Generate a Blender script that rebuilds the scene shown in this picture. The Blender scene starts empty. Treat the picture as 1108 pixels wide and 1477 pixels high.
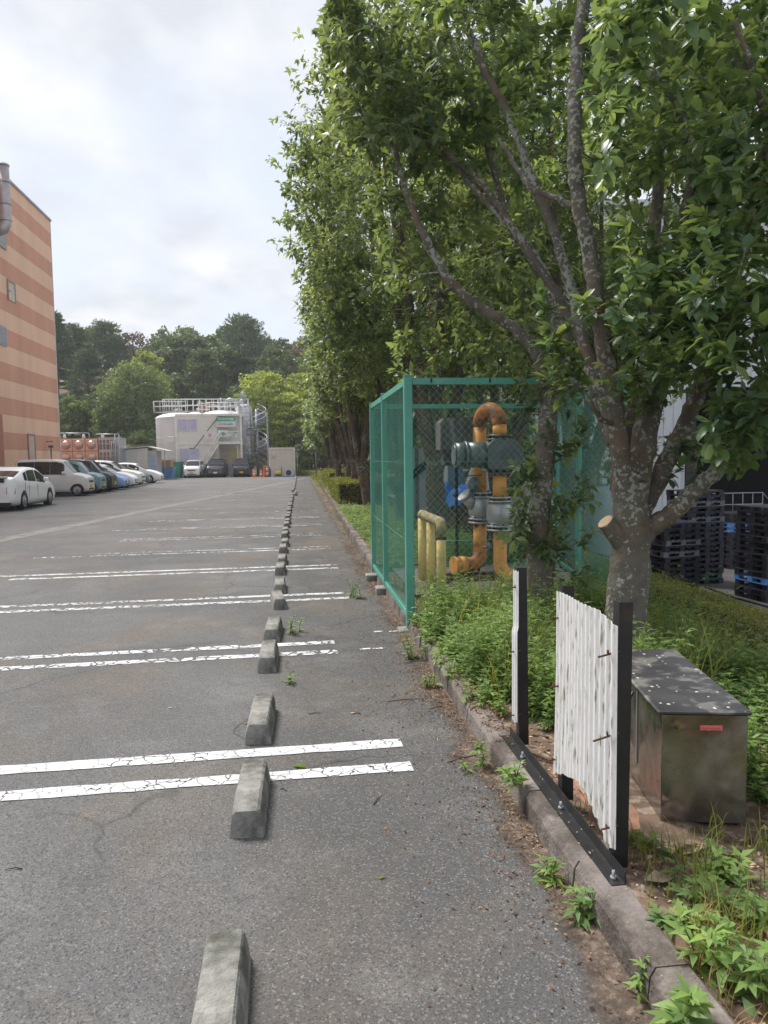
import bpy, math, random
import numpy as np
from mathutils import Vector, Matrix
sc = bpy.context.scene
col = sc.collection
R = math.radians
PI = math.pi
rng = np.random.default_rng(7)
rnd = random.Random(11)

# ------------------------------------------------------------------ camera
EYE = 1.65
pitch, yaw, roll = R(4.22), R(6.58), R(0.8)
fw = Vector((math.sin(yaw)*math.cos(pitch), math.cos(yaw)*math.cos(pitch), -math.sin(pitch)))
rt0 = Vector((math.cos(yaw), -math.sin(yaw), 0))
up0 = rt0.cross(fw)
rt = rt0*math.cos(roll) - up0*math.sin(roll)
up = up0*math.cos(roll) + rt0*math.sin(roll)
cd = bpy.data.cameras.new('camera')
cam = bpy.data.objects.new('camera', cd)
col.objects.link(cam)
cam.matrix_world = Matrix(((rt.x, up.x, -fw.x, 0), (rt.y, up.y, -fw.y, 0), (rt.z, up.z, -fw.z, EYE), (0, 0, 0, 1)))
cd.sensor_fit = 'VERTICAL'
cd.sensor_height = 24.0
cd.lens = 24.0*1067/1477
cd.clip_start = 0.05
cd.clip_end = 3000
sc.camera = cam

# ------------------------------------------------------------------ light
SUN_EL, SUN_AZ = R(56), R(-38)       # azimuth measured from +Y (lot direction) towards +X
sun = bpy.data.lights.new('sun', 'SUN')
sun.energy = 3.0
sun.angle = R(18)
sun.color = (1.0, 0.965, 0.91)
so = bpy.data.objects.new('sun', sun)
col.objects.link(so)
sd = Vector((math.sin(SUN_AZ)*math.cos(SUN_EL), math.cos(SUN_AZ)*math.cos(SUN_EL), math.sin(SUN_EL)))
so.rotation_euler = sd.to_track_quat('Z', 'Y').to_euler()
so.location = (0, 0, 40)

w = bpy.data.worlds.new('World')
sc.world = w
w.use_nodes = True
nt = w.node_tree
nt.nodes.clear()
def N(nt, t, **k):
    n = nt.nodes.new(t)
    for a, b in k.items():
        setattr(n, a, b)
    return n
def L(nt, a, b):
    nt.links.new(a, b)
sky = N(nt, 'ShaderNodeTexSky', sky_type='NISHITA', sun_disc=False)
sky.sun_elevation = SUN_EL
sky.sun_rotation = SUN_AZ
sky.air_density = 1.2
sky.dust_density = 2.0
skm = N(nt, 'ShaderNodeVectorMath', operation='SCALE')
skm.inputs['Scale'].default_value = 0.15
L(nt, sky.outputs[0], skm.inputs[0])
hz = N(nt, 'ShaderNodeMix', data_type='RGBA')          # thin high veil over the blue
hz.inputs[0].default_value = 0.78
hz.inputs[7].default_value = (0.66, 0.705, 0.79, 1)
L(nt, skm.outputs[0], hz.inputs[6])
tc = N(nt, 'ShaderNodeTexCoord')
sep = N(nt, 'ShaderNodeSeparateXYZ')
L(nt, tc.outputs['Generated'], sep.inputs[0])
mx = N(nt, 'ShaderNodeMath', operation='MAXIMUM'); mx.inputs[1].default_value = 0.0
L(nt, sep.outputs[2], mx.inputs[0])
ad = N(nt, 'ShaderNodeMath', operation='ADD'); ad.inputs[1].default_value = 0.35
L(nt, mx.outputs[0], ad.inputs[0])
dv = N(nt, 'ShaderNodeVectorMath', operation='DIVIDE')
cb = N(nt, 'ShaderNodeCombineXYZ')
for i in range(3):
    L(nt, ad.outputs[0], cb.inputs[i])
L(nt, tc.outputs['Generated'], dv.inputs[0]); L(nt, cb.outputs[0], dv.inputs[1])
mp = N(nt, 'ShaderNodeMapping')
mp.inputs['Location'].default_value = (3.1, 1.4, 0.3)
mp.inputs['Scale'].default_value = (1.15, 1.0, 2.0)
L(nt, dv.outputs[0], mp.inputs[0])
n1 = N(nt, 'ShaderNodeTexNoise'); n1.inputs['Scale'].default_value = 2.3; n1.inputs['Detail'].default_value = 9; n1.inputs['Roughness'].default_value = 0.52
n1.inputs['Distortion'].default_value = 0.25
L(nt, mp.outputs[0], n1.inputs['Vector'])
cr = N(nt, 'ShaderNodeValToRGB')
cr.color_ramp.elements[0].position = 0.36; cr.color_ramp.elements[0].color = (0, 0, 0, 1)
cr.color_ramp.elements[1].position = 0.60; cr.color_ramp.elements[1].color = (1, 1, 1, 1)
L(nt, n1.outputs['Fac'], cr.inputs[0])
n2 = N(nt, 'ShaderNodeTexNoise'); n2.inputs['Scale'].default_value = 5.5; n2.inputs['Detail'].default_value = 7
L(nt, mp.outputs[0], n2.inputs['Vector'])
cc = N(nt, 'ShaderNodeValToRGB')
cc.color_ramp.elements[0].position = 0.38; cc.color_ramp.elements[0].color = (0.62, 0.65, 0.71, 1)
cc.color_ramp.elements[1].position = 0.66; cc.color_ramp.elements[1].color = (0.80, 0.81, 0.84, 1)
L(nt, n2.outputs['Fac'], cc.inputs[0])
mc = N(nt, 'ShaderNodeMix', data_type='RGBA')
L(nt, cr.outputs[0], mc.inputs[0]); L(nt, hz.outputs[2], mc.inputs[6]); L(nt, cc.outputs[0], mc.inputs[7])
bg = N(nt, 'ShaderNodeBackground'); bg.inputs[1].default_value = 0.65
L(nt, mc.outputs[2], bg.inputs[0])
wo = N(nt, 'ShaderNodeOutputWorld')
L(nt, bg.outputs[0], wo.inputs[0])
sc.view_settings.view_transform = 'Standard'
sc.view_settings.look = 'None'
sc.view_settings.gamma = 1
sc.view_settings.exposure = 0.92
sc.render.engine = 'CYCLES'

# ------------------------------------------------------------------ pixel rays of the survey (used once to find world positions)
def ray(px, py):
    return fw + rt*((px-554)/1067.0) - up*((py-738.5)/1067.0)
def G(px, py, z=0.0):
    r = ray(px, py); t = (z-EYE)/r.z
    return Vector((r.x*t, r.y*t, z))
def atY(px, py, y):
    r = ray(px, py); t = y/r.y
    return Vector((r.x*t, y, EYE+r.z*t))

# ------------------------------------------------------------------ materials
MATS = {}
def mat(name, c, rough=0.7, metal=0.0, var=0.12, scale=3.0, bump=0.0, bscale=40.0, spec=0.5, c2=None, c2pos=(0.5, 0.6), c2scale=2.0, detail=6, coat=0.0, aniso=None):
    """painted / mineral surface: base colour with soft mottling, optional second colour in patches, optional bump"""
    m = bpy.data.materials.new(name); m.use_nodes = True
    nt = m.node_tree; b = nt.nodes['Principled BSDF']
    b.inputs['Roughness'].default_value = rough
    b.inputs['Metallic'].default_value = metal
    b.inputs['Specular IOR Level'].default_value = spec
    b.inputs['Coat Weight'].default_value = coat
    tc = N(nt, 'ShaderNodeTexCoord')
    vec = tc.outputs['Object']
    if aniso:
        mp = N(nt, 'ShaderNodeMapping'); mp.inputs['Scale'].default_value = aniso
        L(nt, vec, mp.inputs[0]); vec = mp.outputs[0]
    n = N(nt, 'ShaderNodeTexNoise'); n.inputs['Scale'].default_value = scale; n.inputs['Detail'].default_value = detail
    L(nt, vec, n.inputs['Vector'])
    mr = N(nt, 'ShaderNodeMapRange'); mr.inputs[1].default_value = 0.3; mr.inputs[2].default_value = 0.7
    mr.inputs[3].default_value = 1-var; mr.inputs[4].default_value = 1+var
    L(nt, n.outputs['Fac'], mr.inputs[0])
    vm = N(nt, 'ShaderNodeVectorMath', operation='SCALE')
    L(nt, mr.outputs[0], vm.inputs['Scale'])
    src = None
    if c2 is not None:
        n2 = N(nt, 'ShaderNodeTexNoise'); n2.inputs['Scale'].default_value = c2scale; n2.inputs['Detail'].default_value = 8; n2.inputs['Roughness'].default_value = 0.6
        L(nt, vec, n2.inputs['Vector'])
        r2 = N(nt, 'ShaderNodeMapRange'); r2.inputs[1].default_value = c2pos[0]; r2.inputs[2].default_value = c2pos[1]
        L(nt, n2.outputs['Fac'], r2.inputs[0])
        mi = N(nt, 'ShaderNodeMix', data_type='RGBA')
        mi.inputs[6].default_value = (*c, 1); mi.inputs[7].default_value = (*c2, 1)
        L(nt, r2.outputs[0], mi.inputs[0])
        L(nt, mi.outputs[2], vm.inputs[0])
    else:
        vm.inputs[0].default_value = c
    L(nt, vm.outputs[0], b.inputs['Base Color'])
    if bump > 0:
        nb = N(nt, 'ShaderNodeTexNoise'); nb.inputs['Scale'].default_value = bscale; nb.inputs['Detail'].default_value = 5
        L(nt, vec, nb.inputs['Vector'])
        bp = N(nt, 'ShaderNodeBump'); bp.inputs['Strength'].default_value = bump; bp.inputs['Distance'].default_value = 0.01
        L(nt, nb.outputs['Fac'], bp.inputs['Height']); L(nt, bp.outputs[0], b.inputs['Normal'])
    MATS[name] = m
    return m

def leafmat(name, c, ctr, rough=0.42, tr=0.35, var=0.35):
    """leaf: per-leaf tint attribute moves between darker and lighter foliage; light passes through the blade"""
    m = bpy.data.materials.new(name); m.use_nodes = True
    nt = m.node_tree; b = nt.nodes['Principled BSDF']; out = nt.nodes['Material Output']
    at = N(nt, 'ShaderNodeAttribute'); at.attribute_name = 'tint'
    oi = N(nt, 'ShaderNodeObjectInfo')
    mr = N(nt, 'ShaderNodeMapRange'); mr.inputs[3].default_value = 1-var; mr.inputs[4].default_value = 1+var
    L(nt, at.outputs['Fac'], mr.inputs[0])
    def tinted(cc):
        h = N(nt, 'ShaderNodeMix', data_type='RGBA')
        h.inputs[6].default_value = (*cc, 1)
        h.inputs[7].default_value = (min(1, cc[0]*1.5), min(1, cc[1]*1.2), cc[2]*0.85, 1)
        L(nt, at.outputs['Fac'], h.inputs[0])
        v = N(nt, 'ShaderNodeVectorMath', operation='SCALE')
        L(nt, h.outputs[2], v.inputs[0]); L(nt, mr.outputs[0], v.inputs['Scale'])
        return v.outputs[0]
    L(nt, tinted(c), b.inputs['Base Color'])
    b.inputs['Roughness'].default_value = rough
    b.inputs['Specular IOR Level'].default_value = 0.4
    t = N(nt, 'ShaderNodeBsdfTranslucent')
    L(nt, tinted(ctr), t.inputs[0])
    mi = N(nt, 'ShaderNodeMixShader'); mi.inputs[0].default_value = tr
    L(nt, b.outputs[0], mi.inputs[1]); L(nt, t.outputs[0], mi.inputs[2]); L(nt, mi.outputs[0], out.inputs[0])
    MATS[name] = m
    return m

def barkmat(name, c, c2, lichen=0.6, lscale=9.0):
    m = mat(name, c, rough=0.9, var=0.3, scale=9, bump=1.0, bscale=34, c2=c2, c2pos=(0.50, 0.66), c2scale=2.2)
    nt = m.node_tree; b = nt.nodes['Principled BSDF']
    src = b.inputs['Base Color'].links[0].from_socket
    tc = nt.nodes['Texture Coordinate']
    # rosettes of pale lichen: distorted voronoi discs, thinned out by a broad noise
    nd = N(nt, 'ShaderNodeTexNoise'); nd.inputs['Scale'].default_value = 34; nd.inputs['Detail'].default_value = 4
    L(nt, tc.outputs['Object'], nd.inputs['Vector'])
    ad = N(nt, 'ShaderNodeVectorMath', operation='MULTIPLY_ADD'); ad.inputs[1].default_value = (0.10, 0.10, 0.10)
    L(nt, nd.outputs['Color'], ad.inputs[0]); L(nt, tc.outputs['Object'], ad.inputs[2])
    v = N(nt, 'ShaderNodeTexVoronoi'); v.inputs['Scale'].default_value = lscale; v.inputs['Randomness'].default_value = 1
    L(nt, ad.outputs[0], v.inputs['Vector'])
    wn = N(nt, 'ShaderNodeSeparateColor'); L(nt, v.outputs['Color'], wn.inputs[0])
    th = N(nt, 'ShaderNodeMath', operation='MULTIPLY'); th.inputs[1].default_value = lichen
    L(nt, wn.outputs[0], th.inputs[0])
    pw = N(nt, 'ShaderNodeMath', operation='POWER'); pw.inputs[1].default_value = 2.0
    L(nt, th.outputs[0], pw.inputs[0])
    lt = N(nt, 'ShaderNodeMath', operation='LESS_THAN')
    L(nt, v.outputs['Distance'], lt.inputs[0]); L(nt, pw.outputs[0], lt.inputs[1])
    v2 = N(nt, 'ShaderNodeTexNoise'); v2.inputs['Scale'].default_value = 30; v2.inputs['Detail'].default_value = 3
    L(nt, tc.outputs['Object'], v2.inputs['Vector'])
    n3 = N(nt, 'ShaderNodeTexNoise'); n3.inputs['Scale'].default_value = 1.6; n3.inputs['Detail'].default_value = 2
    L(nt, tc.outputs['Object'], n3.inputs['Vector'])
    s = N(nt, 'ShaderNodeMath', operation='MULTIPLY'); L(nt, v2.outputs['Fac'], s.inputs[0]); L(nt, n3.outputs['Fac'], s.inputs[1])
    g = N(nt, 'ShaderNodeMapRange'); g.inputs[1].default_value = 0.345-0.07*lichen; g.inputs[2].default_value = 0.375-0.07*lichen
    L(nt, s.outputs[0], g.inputs[0])
    mxx = N(nt, 'ShaderNodeMath', operation='MAXIMUM'); L(nt, lt.outputs[0], mxx.inputs[0]); L(nt, g.outputs[0], mxx.inputs[1])
    mi = N(nt, 'ShaderNodeMix', data_type='RGBA')
    mi.inputs[7].default_value = (0.31, 0.325, 0.28, 1)
    L(nt, mxx.outputs[0], mi.inputs[0]); L(nt, src, mi.inputs[6]); L(nt, mi.outputs[2], b.inputs['Base Color'])
    return m

# ------------------------------------------------------------------ object helpers
def tag(o, label=None, cat=None, group=None, kind=None):
    if label: o['label'] = label
    if cat: o['category'] = cat
    if group: o['group'] = group
    if kind: o['kind'] = kind
    return o
def thing(name, label, cat, loc=(0, 0, 0), rz=0.0, group=None):
    o = bpy.data.objects.new(name, None)
    o.empty_display_size = 0.3
    col.objects.link(o)
    o.location = loc; o.rotation_euler = (0, 0, rz)
    return tag(o, label, cat, group)
def link(name, me, parent=None, loc=None):
    o = bpy.data.objects.new(name, me)
    col.objects.link(o)
    if parent: o.parent = parent
    if loc: o.location = loc
    return o
def npmesh(name, V, F4, mats, tint=None, smooth=False, mi=None, F3=None):
    """fast mesh from numpy: F4 (n,4) quads and optional F3 (m,3) triangles"""
    me = bpy.data.meshes.new(name)
    V = np.asarray(V, dtype=np.float32)
    me.vertices.add(len(V)); me.vertices.foreach_set('co', V.ravel())
    loops = []; starts = []; tot = 0
    nq = 0 if F4 is None else len(F4); ntr = 0 if F3 is None else len(F3)
    if nq: loops.append(np.asarray(F4).ravel()); starts.append(np.arange(nq)*4)
    if ntr: loops.append(np.asarray(F3).ravel()); starts.append(nq*4+np.arange(ntr)*3)
    lp = np.concatenate(loops).astype(np.int32); st = np.concatenate(starts).astype(np.int32)
    me.loops.add(len(lp)); me.loops.foreach_set('vertex_index', lp)
    me.polygons.add(nq+ntr); me.polygons.foreach_set('loop_start', st)
    if mi is not None: me.polygons.foreach_set('material_index', np.asarray(mi, dtype=np.int32))
    if smooth: me.polygons.foreach_set('use_smooth', np.ones(nq+ntr, dtype=bool))
    for m in (mats if isinstance(mats, (list, tuple)) else [mats]): me.materials.append(m)
    if tint is not None:
        a = me.attributes.new('tint', 'FLOAT', 'POINT'); a.data.foreach_set('value', np.asarray(tint, dtype=np.float32))
    me.update(); me.validate()
    return me

class MB:
    def __init__(s): s.v = []; s.f = []; s.sm = []
    def add(s, vs, fs, smooth=False, M=None):
        n = len(s.v)
        s.v += [tuple(M @ Vector(v)) if M is not None else tuple(v) for v in vs]
        s.f += [tuple(i+n for i in f) for f in fs]
        s.sm += [smooth]*len(fs)
        return s
    def box(s, x0, x1, y0, y1, z0, z1, M=None, b=0.0):
        if b > 0:
            b = min(b, (x1-x0)*.45, (y1-y0)*.45, (z1-z0)*.45)
            vs = []
            for sx, X in ((1, x0), (-1, x1)):
                for sy, Y_ in ((1, y0), (-1, y1)):
                    for sz, Z in ((1, z0), (-1, z1)):
                        vs += [(X, Y_+sy*b, Z+sz*b), (X+sx*b, Y_, Z+sz*b), (X+sx*b, Y_+sy*b, Z)]
            import itertools
            I = lambda a, c, d, k: (a*4+c*2+d)*3+k
            fs = [(I(0,0,0,0), I(0,0,1,0), I(0,1,1,0), I(0,1,0,0)), (I(1,0,0,0), I(1,1,0,0), I(1,1,1,0), I(1,0,1,0)),
                  (I(0,0,0,1), I(1,0,0,1), I(1,0,1,1), I(0,0,1,1)), (I(0,1,0,1), I(0,1,1,1), I(1,1,1,1), I(1,1,0,1)),
                  (I(0,0,0,2), I(0,1,0,2), I(1,1,0,2), I(1,0,0,2)), (I(0,0,1,2), I(1,0,1,2), I(1,1,1,2), I(0,1,1,2))]
            for a in (0, 1):
                for c in (0, 1):
                    fs += [(I(a,c,0,0), I(a,c,0,1), I(a,c,1,1), I(a,c,1,0)), (I(a,0,c,0), I(a,1,c,0), I(a,1,c,2), I(a,0,c,2)), (I(0,a,c,1), I(0,a,c,2), I(1,a,c,2), I(1,a,c,1))]
                    for d in (0, 1):
                        fs.append((I(a,c,d,0), I(a,c,d,1), I(a,c,d,2)))
            return s.add(vs, fs, False, M)
        vs = [(x0,y0,z0),(x1,y0,z0),(x1,y1,z0),(x0,y1,z0),(x0,y0,z1),(x1,y0,z1),(x1,y1,z1),(x0,y1,z1)]
        fs = [(0,3,2,1),(4,5,6,7),(0,1,5,4),(1,2,6,5),(2,3,7,6),(3,0,4,7)]
        return s.add(vs, fs, False, M)
    def tube(s, pts, r, n=8, caps=True, smooth=True, M=None):
        pts = [Vector(p) for p in pts]
        k = len(pts)
        rs = r if isinstance(r, (list, tuple)) else [r]*k
        vs = []; up_ = None
        for i, p in enumerate(pts):
            d = (pts[min(i+1, k-1)]-pts[max(i-1, 0)])
            if d.length < 1e-9: d = Vector((0, 0, 1))
            d.normalize()
            if up_ is None: up_ = d.orthogonal().normalized()
            up_ = (up_ - d*up_.dot(d))
            if up_.length < 1e-6: up_ = d.orthogonal()
            up_.normalize()
            q = d.cross(up_)
            for j in range(n):
                a = 2*PI*j/n
                vs.append(p + (up_*math.cos(a) + q*math.sin(a))*rs[i])
        fs = [(i*n+j, i*n+(j+1) % n, (i+1)*n+(j+1) % n, (i+1)*n+j) for i in range(k-1) for j in range(n)]
        n0 = len(s.v)
        s.add(vs, fs, smooth, M)
        if caps:
            s.f += [tuple(n0+j for j in reversed(range(n))), tuple(n0+(k-1)*n+j for j in range(n))]
            s.sm += [False, False]
        return s
    def cyl(s, a, b, r, n=16, M=None, smooth=True): return s.tube([a, b], r, n, True, smooth, M)
    def bar(s, a, b, wx, wy, M=None):
        """square bar a->b"""
        a = Vector(a); b = Vector(b); d = (b-a).normalized()
        u = Vector((0, 0, 1)).cross(d)
        if u.length < 1e-4: u = Vector((1, 0, 0))
        u.normalize(); q = d.cross(u)
        vs = [p + u*wx*i + q*wy*j for p in (a, b) for i, j in ((-.5,-.5),(.5,-.5),(.5,.5),(-.5,.5))]
        return s.add(vs, [(3,2,1,0),(4,5,6,7),(0,1,5,4),(1,2,6,5),(2,3,7,6),(3,0,4,7)], False, M)
    def prism(s, poly, h0, h1, axis='z', M=None):
        """poly of 2-D points extruded along axis between h0 and h1"""
        n = len(poly)
        def p3(p, h):
            return {'z': (p[0], p[1], h), 'x': (h, p[0], p[1]), 'y': (p[0], h, p[1])}[axis]
        vs = [p3(p, h0) for p in poly]+[p3(p, h1) for p in poly]
        fs = [tuple(reversed(range(n))), tuple(range(n, 2*n))]+[(i, (i+1) % n, n+(i+1) % n, n+i) for i in range(n)]
        return s.add(vs, fs, False, M)
    def lathe(s, prof, n=24, M=None, c=(0, 0, 0), smooth=True):
        vs = [(c[0]+r*math.cos(2*PI*j/n), c[1]+r*math.sin(2*PI*j/n), c[2]+z) for r, z in prof for j in range(n)]
        k = len(prof)
        fs = [(i*n+j, i*n+(j+1) % n, (i+1)*n+(j+1) % n, (i+1)*n+j) for i in range(k-1) for j in range(n)]
        return s.add(vs, fs, smooth, M)
    def grid(s, P, smooth=True, M=None):
        a = len(P); b = len(P[0])
        return s.add([p for row in P for p in row], [(i*b+j, i*b+j+1, (i+1)*b+j+1, (i+1)*b+j) for i in range(a-1) for j in range(b-1)], smooth, M)
    def mesh(s, name, m):
        me = bpy.data.meshes.new(name)
        me.from_pydata(s.v, [], s.f)
        me.polygons.foreach_set('use_smooth', s.sm)
        me.materials.append(m)
        me.update()
        # consistent outward normals
        import bmesh
        bm = bmesh.new(); bm.from_mesh(me); bmesh.ops.recalc_face_normals(bm, faces=bm.faces); bm.to_mesh(me); bm.free()
        return me
    def obj(s, name, m, parent=None, loc=None): return link(name, s.mesh(name, m), parent, loc)

def copy_thing(root, loc=None, rz=None, label=None, group=None, scale=None):
    r = root.copy(); col.objects.link(r)
    if loc is not None: r.location = loc
    if rz is not None: r.rotation_euler = (0, 0, rz)
    if scale is not None: r.scale = scale
    if label: r['label'] = label
    if group: r['group'] = group
    for ch in list(root.children):
        c = ch.copy(); col.objects.link(c); c.parent = r
        for g in list(ch.children):
            d = g.copy(); col.objects.link(d); d.parent = c
    return r
# ================================================================== materials used
green = mat('green_paint', (0.10, 0.36, 0.28), 0.45, var=0.08, c2=(0.16, 0.40, 0.32), c2pos=(0.55, 0.7), c2scale=6)
wire = mat('green_wire', (0.13, 0.43, 0.34), 0.5)
orange = mat('orange_pipe', (0.78, 0.36, 0.08), 0.55, var=0.15, c2=(0.24, 0.09, 0.035), c2pos=(0.56, 0.68), c2scale=5, bump=0.3)
rustpipe = mat('rusty_orange', (0.50, 0.19, 0.05), 0.7, var=0.2, c2=(0.16, 0.07, 0.035), c2pos=(0.45, 0.6), c2scale=6, bump=0.4)
yellow = mat('yellow_paint', (0.68, 0.51, 0.18), 0.6, var=0.18, c2=(0.28, 0.22, 0.10), c2pos=(0.56, 0.72), c2scale=5, bump=0.3)
rust = mat('rust', (0.10, 0.045, 0.028), 0.9, var=0.4, scale=20)
meterm = mat('grey_meter', (0.13, 0.16, 0.165), 0.4, var=0.2, metal=0.2)
darkhood = mat('dark_hood', (0.10, 0.10, 0.105), 0.4, var=0.35, c2=(0.26, 0.26, 0.27), c2pos=(0.5, 0.7), aniso=(6, 6, 0.8))
alu = mat('cast_aluminium', (0.48, 0.48, 0.50), 0.4, metal=0.55, var=0.2)
steel = mat('galvanised_steel', (0.36, 0.38, 0.40), 0.45, metal=0.5, var=0.15)
white = mat('white_paint', (0.62, 0.62, 0.61), 0.55, var=0.05)
black = mat('black_steel', (0.016, 0.016, 0.018), 0.45, var=0.4, scale=12, c2=(0.05, 0.035, 0.03), c2pos=(0.58, 0.75), c2scale=9)
concrete = mat('concrete', (0.25, 0.245, 0.225), 0.92, var=0.28, scale=16, bump=0.9, bscale=110, c2=(0.10, 0.10, 0.085), c2pos=(0.47, 0.66), c2scale=6)
kerbm = mat('kerb_concrete', (0.19, 0.165, 0.15), 0.95, var=0.35, scale=8, bump=0.9, bscale=60, c2=(0.085, 0.07, 0.06), c2pos=(0.44, 0.58), c2scale=3.5)
glassdark = mat('dark_glass', (0.02, 0.023, 0.026), 0.06, var=0.1, spec=0.8)
rubber = mat('black_rubber', (0.018, 0.018, 0.02), 0.85)
blackplastic = mat('black_plastic', (0.018, 0.018, 0.022), 0.5, var=0.2)
tarpblue = mat('blue_tarp', (0.03, 0.20, 0.72), 0.5, var=0.2, scale=6)

def asphalt():
    m = bpy.data.materials.new('asphalt'); m.use_nodes = True
    nt = m.node_tree; b = nt.nodes['Principled BSDF']
    b.inputs['Roughness'].default_value = 0.93
    b.inputs['Specular IOR Level'].default_value = 0.25
    tc = N(nt, 'ShaderNodeTexCoord'); O = tc.outputs['Object']
    def noise(sc_, det=4, rough=0.5, vec=None, dist=0):
        n = N(nt, 'ShaderNodeTexNoise'); n.inputs['Scale'].default_value = sc_; n.inputs['Detail'].default_value = det; n.inputs['Roughness'].default_value = rough
        n.inputs['Distortion'].default_value = dist
        L(nt, vec or O, n.inputs['Vector']); return n.outputs['Fac']
    def rng_(f, a, b_, c=0, d=1):
        r = N(nt, 'ShaderNodeMapRange'); r.inputs[1].default_value = a; r.inputs[2].default_value = b_; r.inputs[3].default_value = c; r.inputs[4].default_value = d
        L(nt, f, r.inputs[0]); return r.outputs[0]
    def mul(a, b_):
        r = N(nt, 'ShaderNodeMath', operation='MULTIPLY')
        L(nt, a, r.inputs[0])
        if isinstance(b_, float): r.inputs[1].default_value = b_
        else: L(nt, b_, r.inputs[1])
        return r.outputs[0]
    def mixc(f, a, b_):
        mi = N(nt, 'ShaderNodeMix', data_type='RGBA')
        L(nt, f, mi.inputs[0])
        for s_, v in ((6, a), (7, b_)):
            if isinstance(v, tuple): mi.inputs[s_].default_value = (*v, 1)
            else: L(nt, v, mi.inputs[s_])
        return mi.outputs[2]
    big = rng_(noise(0.35, 6, 0.6), 0.35, 0.65)
    c = mixc(big, (0.106, 0.105, 0.106), (0.166, 0.165, 0.165))
    # the strip beyond the wheel stops is darker, up to the kerb
    sx = N(nt, 'ShaderNodeSeparateXYZ'); L(nt, O, sx.inputs[0])
    ns = N(nt, 'ShaderNodeMath', operation='MULTIPLY_ADD'); ns.inputs[1].default_value = .9; L(nt, noise(0.9, 6, .6), ns.inputs[0]); L(nt, sx.outputs[0], ns.inputs[2])
    c = mixc(mul(rng_(ns.outputs[0], -.05, 0.5), .62), c, (0.062, 0.059, 0.057))
    # brown silt stains
    c = mixc(mul(rng_(noise(0.55, 7, 0.62, dist=0.6), 0.50, 0.66), 0.65), c, (0.17, 0.135, 0.105))
    # pale worn patches
    c = mixc(mul(rng_(noise(1.3, 8, 0.7), 0.52, 0.74), 0.55), c, (0.24, 0.235, 0.225))
    # tyre-darkened streaks along the aisle
    mp = N(nt, 'ShaderNodeMapping'); mp.inputs['Scale'].default_value = (0.25, 1.6, 1); L(nt, O, mp.inputs[0])
    c = mixc(mul(rng_(noise(0.8, 5, 0.6, vec=mp.outputs[0]), 0.55, 0.72), 0.35), c, (0.085, 0.082, 0.080))
    # aggregate
    v = N(nt, 'ShaderNodeTexVoronoi'); v.inputs['Scale'].default_value = 150; L(nt, O, v.inputs['Vector'])
    sp = N(nt, 'ShaderNodeSeparateColor'); L(nt, v.outputs['Color'], sp.inputs[0])
    c = mixc(rng_(sp.outputs[0], 0.80, 0.95, 0, 0.5), c, (0.27, 0.26, 0.25))
    c = mixc(rng_(sp.outputs[1], 0.62, 0.95, 0, 0.7), c, (0.05, 0.05, 0.05))
    v2 = N(nt, 'ShaderNodeTexVoronoi'); v2.inputs['Scale'].default_value = 42; L(nt, O, v2.inputs['Vector'])
    sp2 = N(nt, 'ShaderNodeSeparateColor'); L(nt, v2.outputs['Color'], sp2.inputs[0])
    pt = mul(rng_(sp2.outputs[0], 0.94, 0.97), rng_(v2.outputs['Distance'], 0.10, 0.22, 1, 0))
    c = mixc(mul(pt, 0.6), c, (0.34, 0.33, 0.31))
    # fine cracks
    nd = N(nt, 'ShaderNodeTexNoise'); nd.inputs['Scale'].default_value = 1.5; nd.inputs['Detail'].default_value = 4; L(nt, O, nd.inputs['Vector'])
    ad = N(nt, 'ShaderNodeVectorMath', operation='MULTIPLY_ADD'); ad.inputs[1].default_value = (0.8, 0.8, 0.8)
    L(nt, nd.outputs['Color'], ad.inputs[0]); L(nt, O, ad.inputs[2])
    v3 = N(nt, 'ShaderNodeTexVoronoi', feature='DISTANCE_TO_EDGE'); v3.inputs['Scale'].default_value = 0.42; L(nt, ad.outputs[0], v3.inputs['Vector'])
    c = mixc(mul(mul(rng_(v3.outputs['Distance'], 0.0, 0.007, 1, 0), rng_(noise(0.4), 0.42, 0.55)), 0.8), c, (0.045, 0.043, 0.04))
    L(nt, c, b.inputs['Base Color'])
    bp = N(nt, 'ShaderNodeBump'); bp.inputs['Strength'].default_value = 0.55; bp.inputs['Distance'].default_value = 0.006
    hh = N(nt, 'ShaderNodeMath', operation='ADD'); L(nt, v.outputs['Distance'], hh.inputs[0]); L(nt, noise(60, 4), hh.inputs[1])
    L(nt, hh.outputs[0], bp.inputs['Height']); L(nt, bp.outputs[0], b.inputs['Normal'])
    return m
asph = asphalt()

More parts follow.
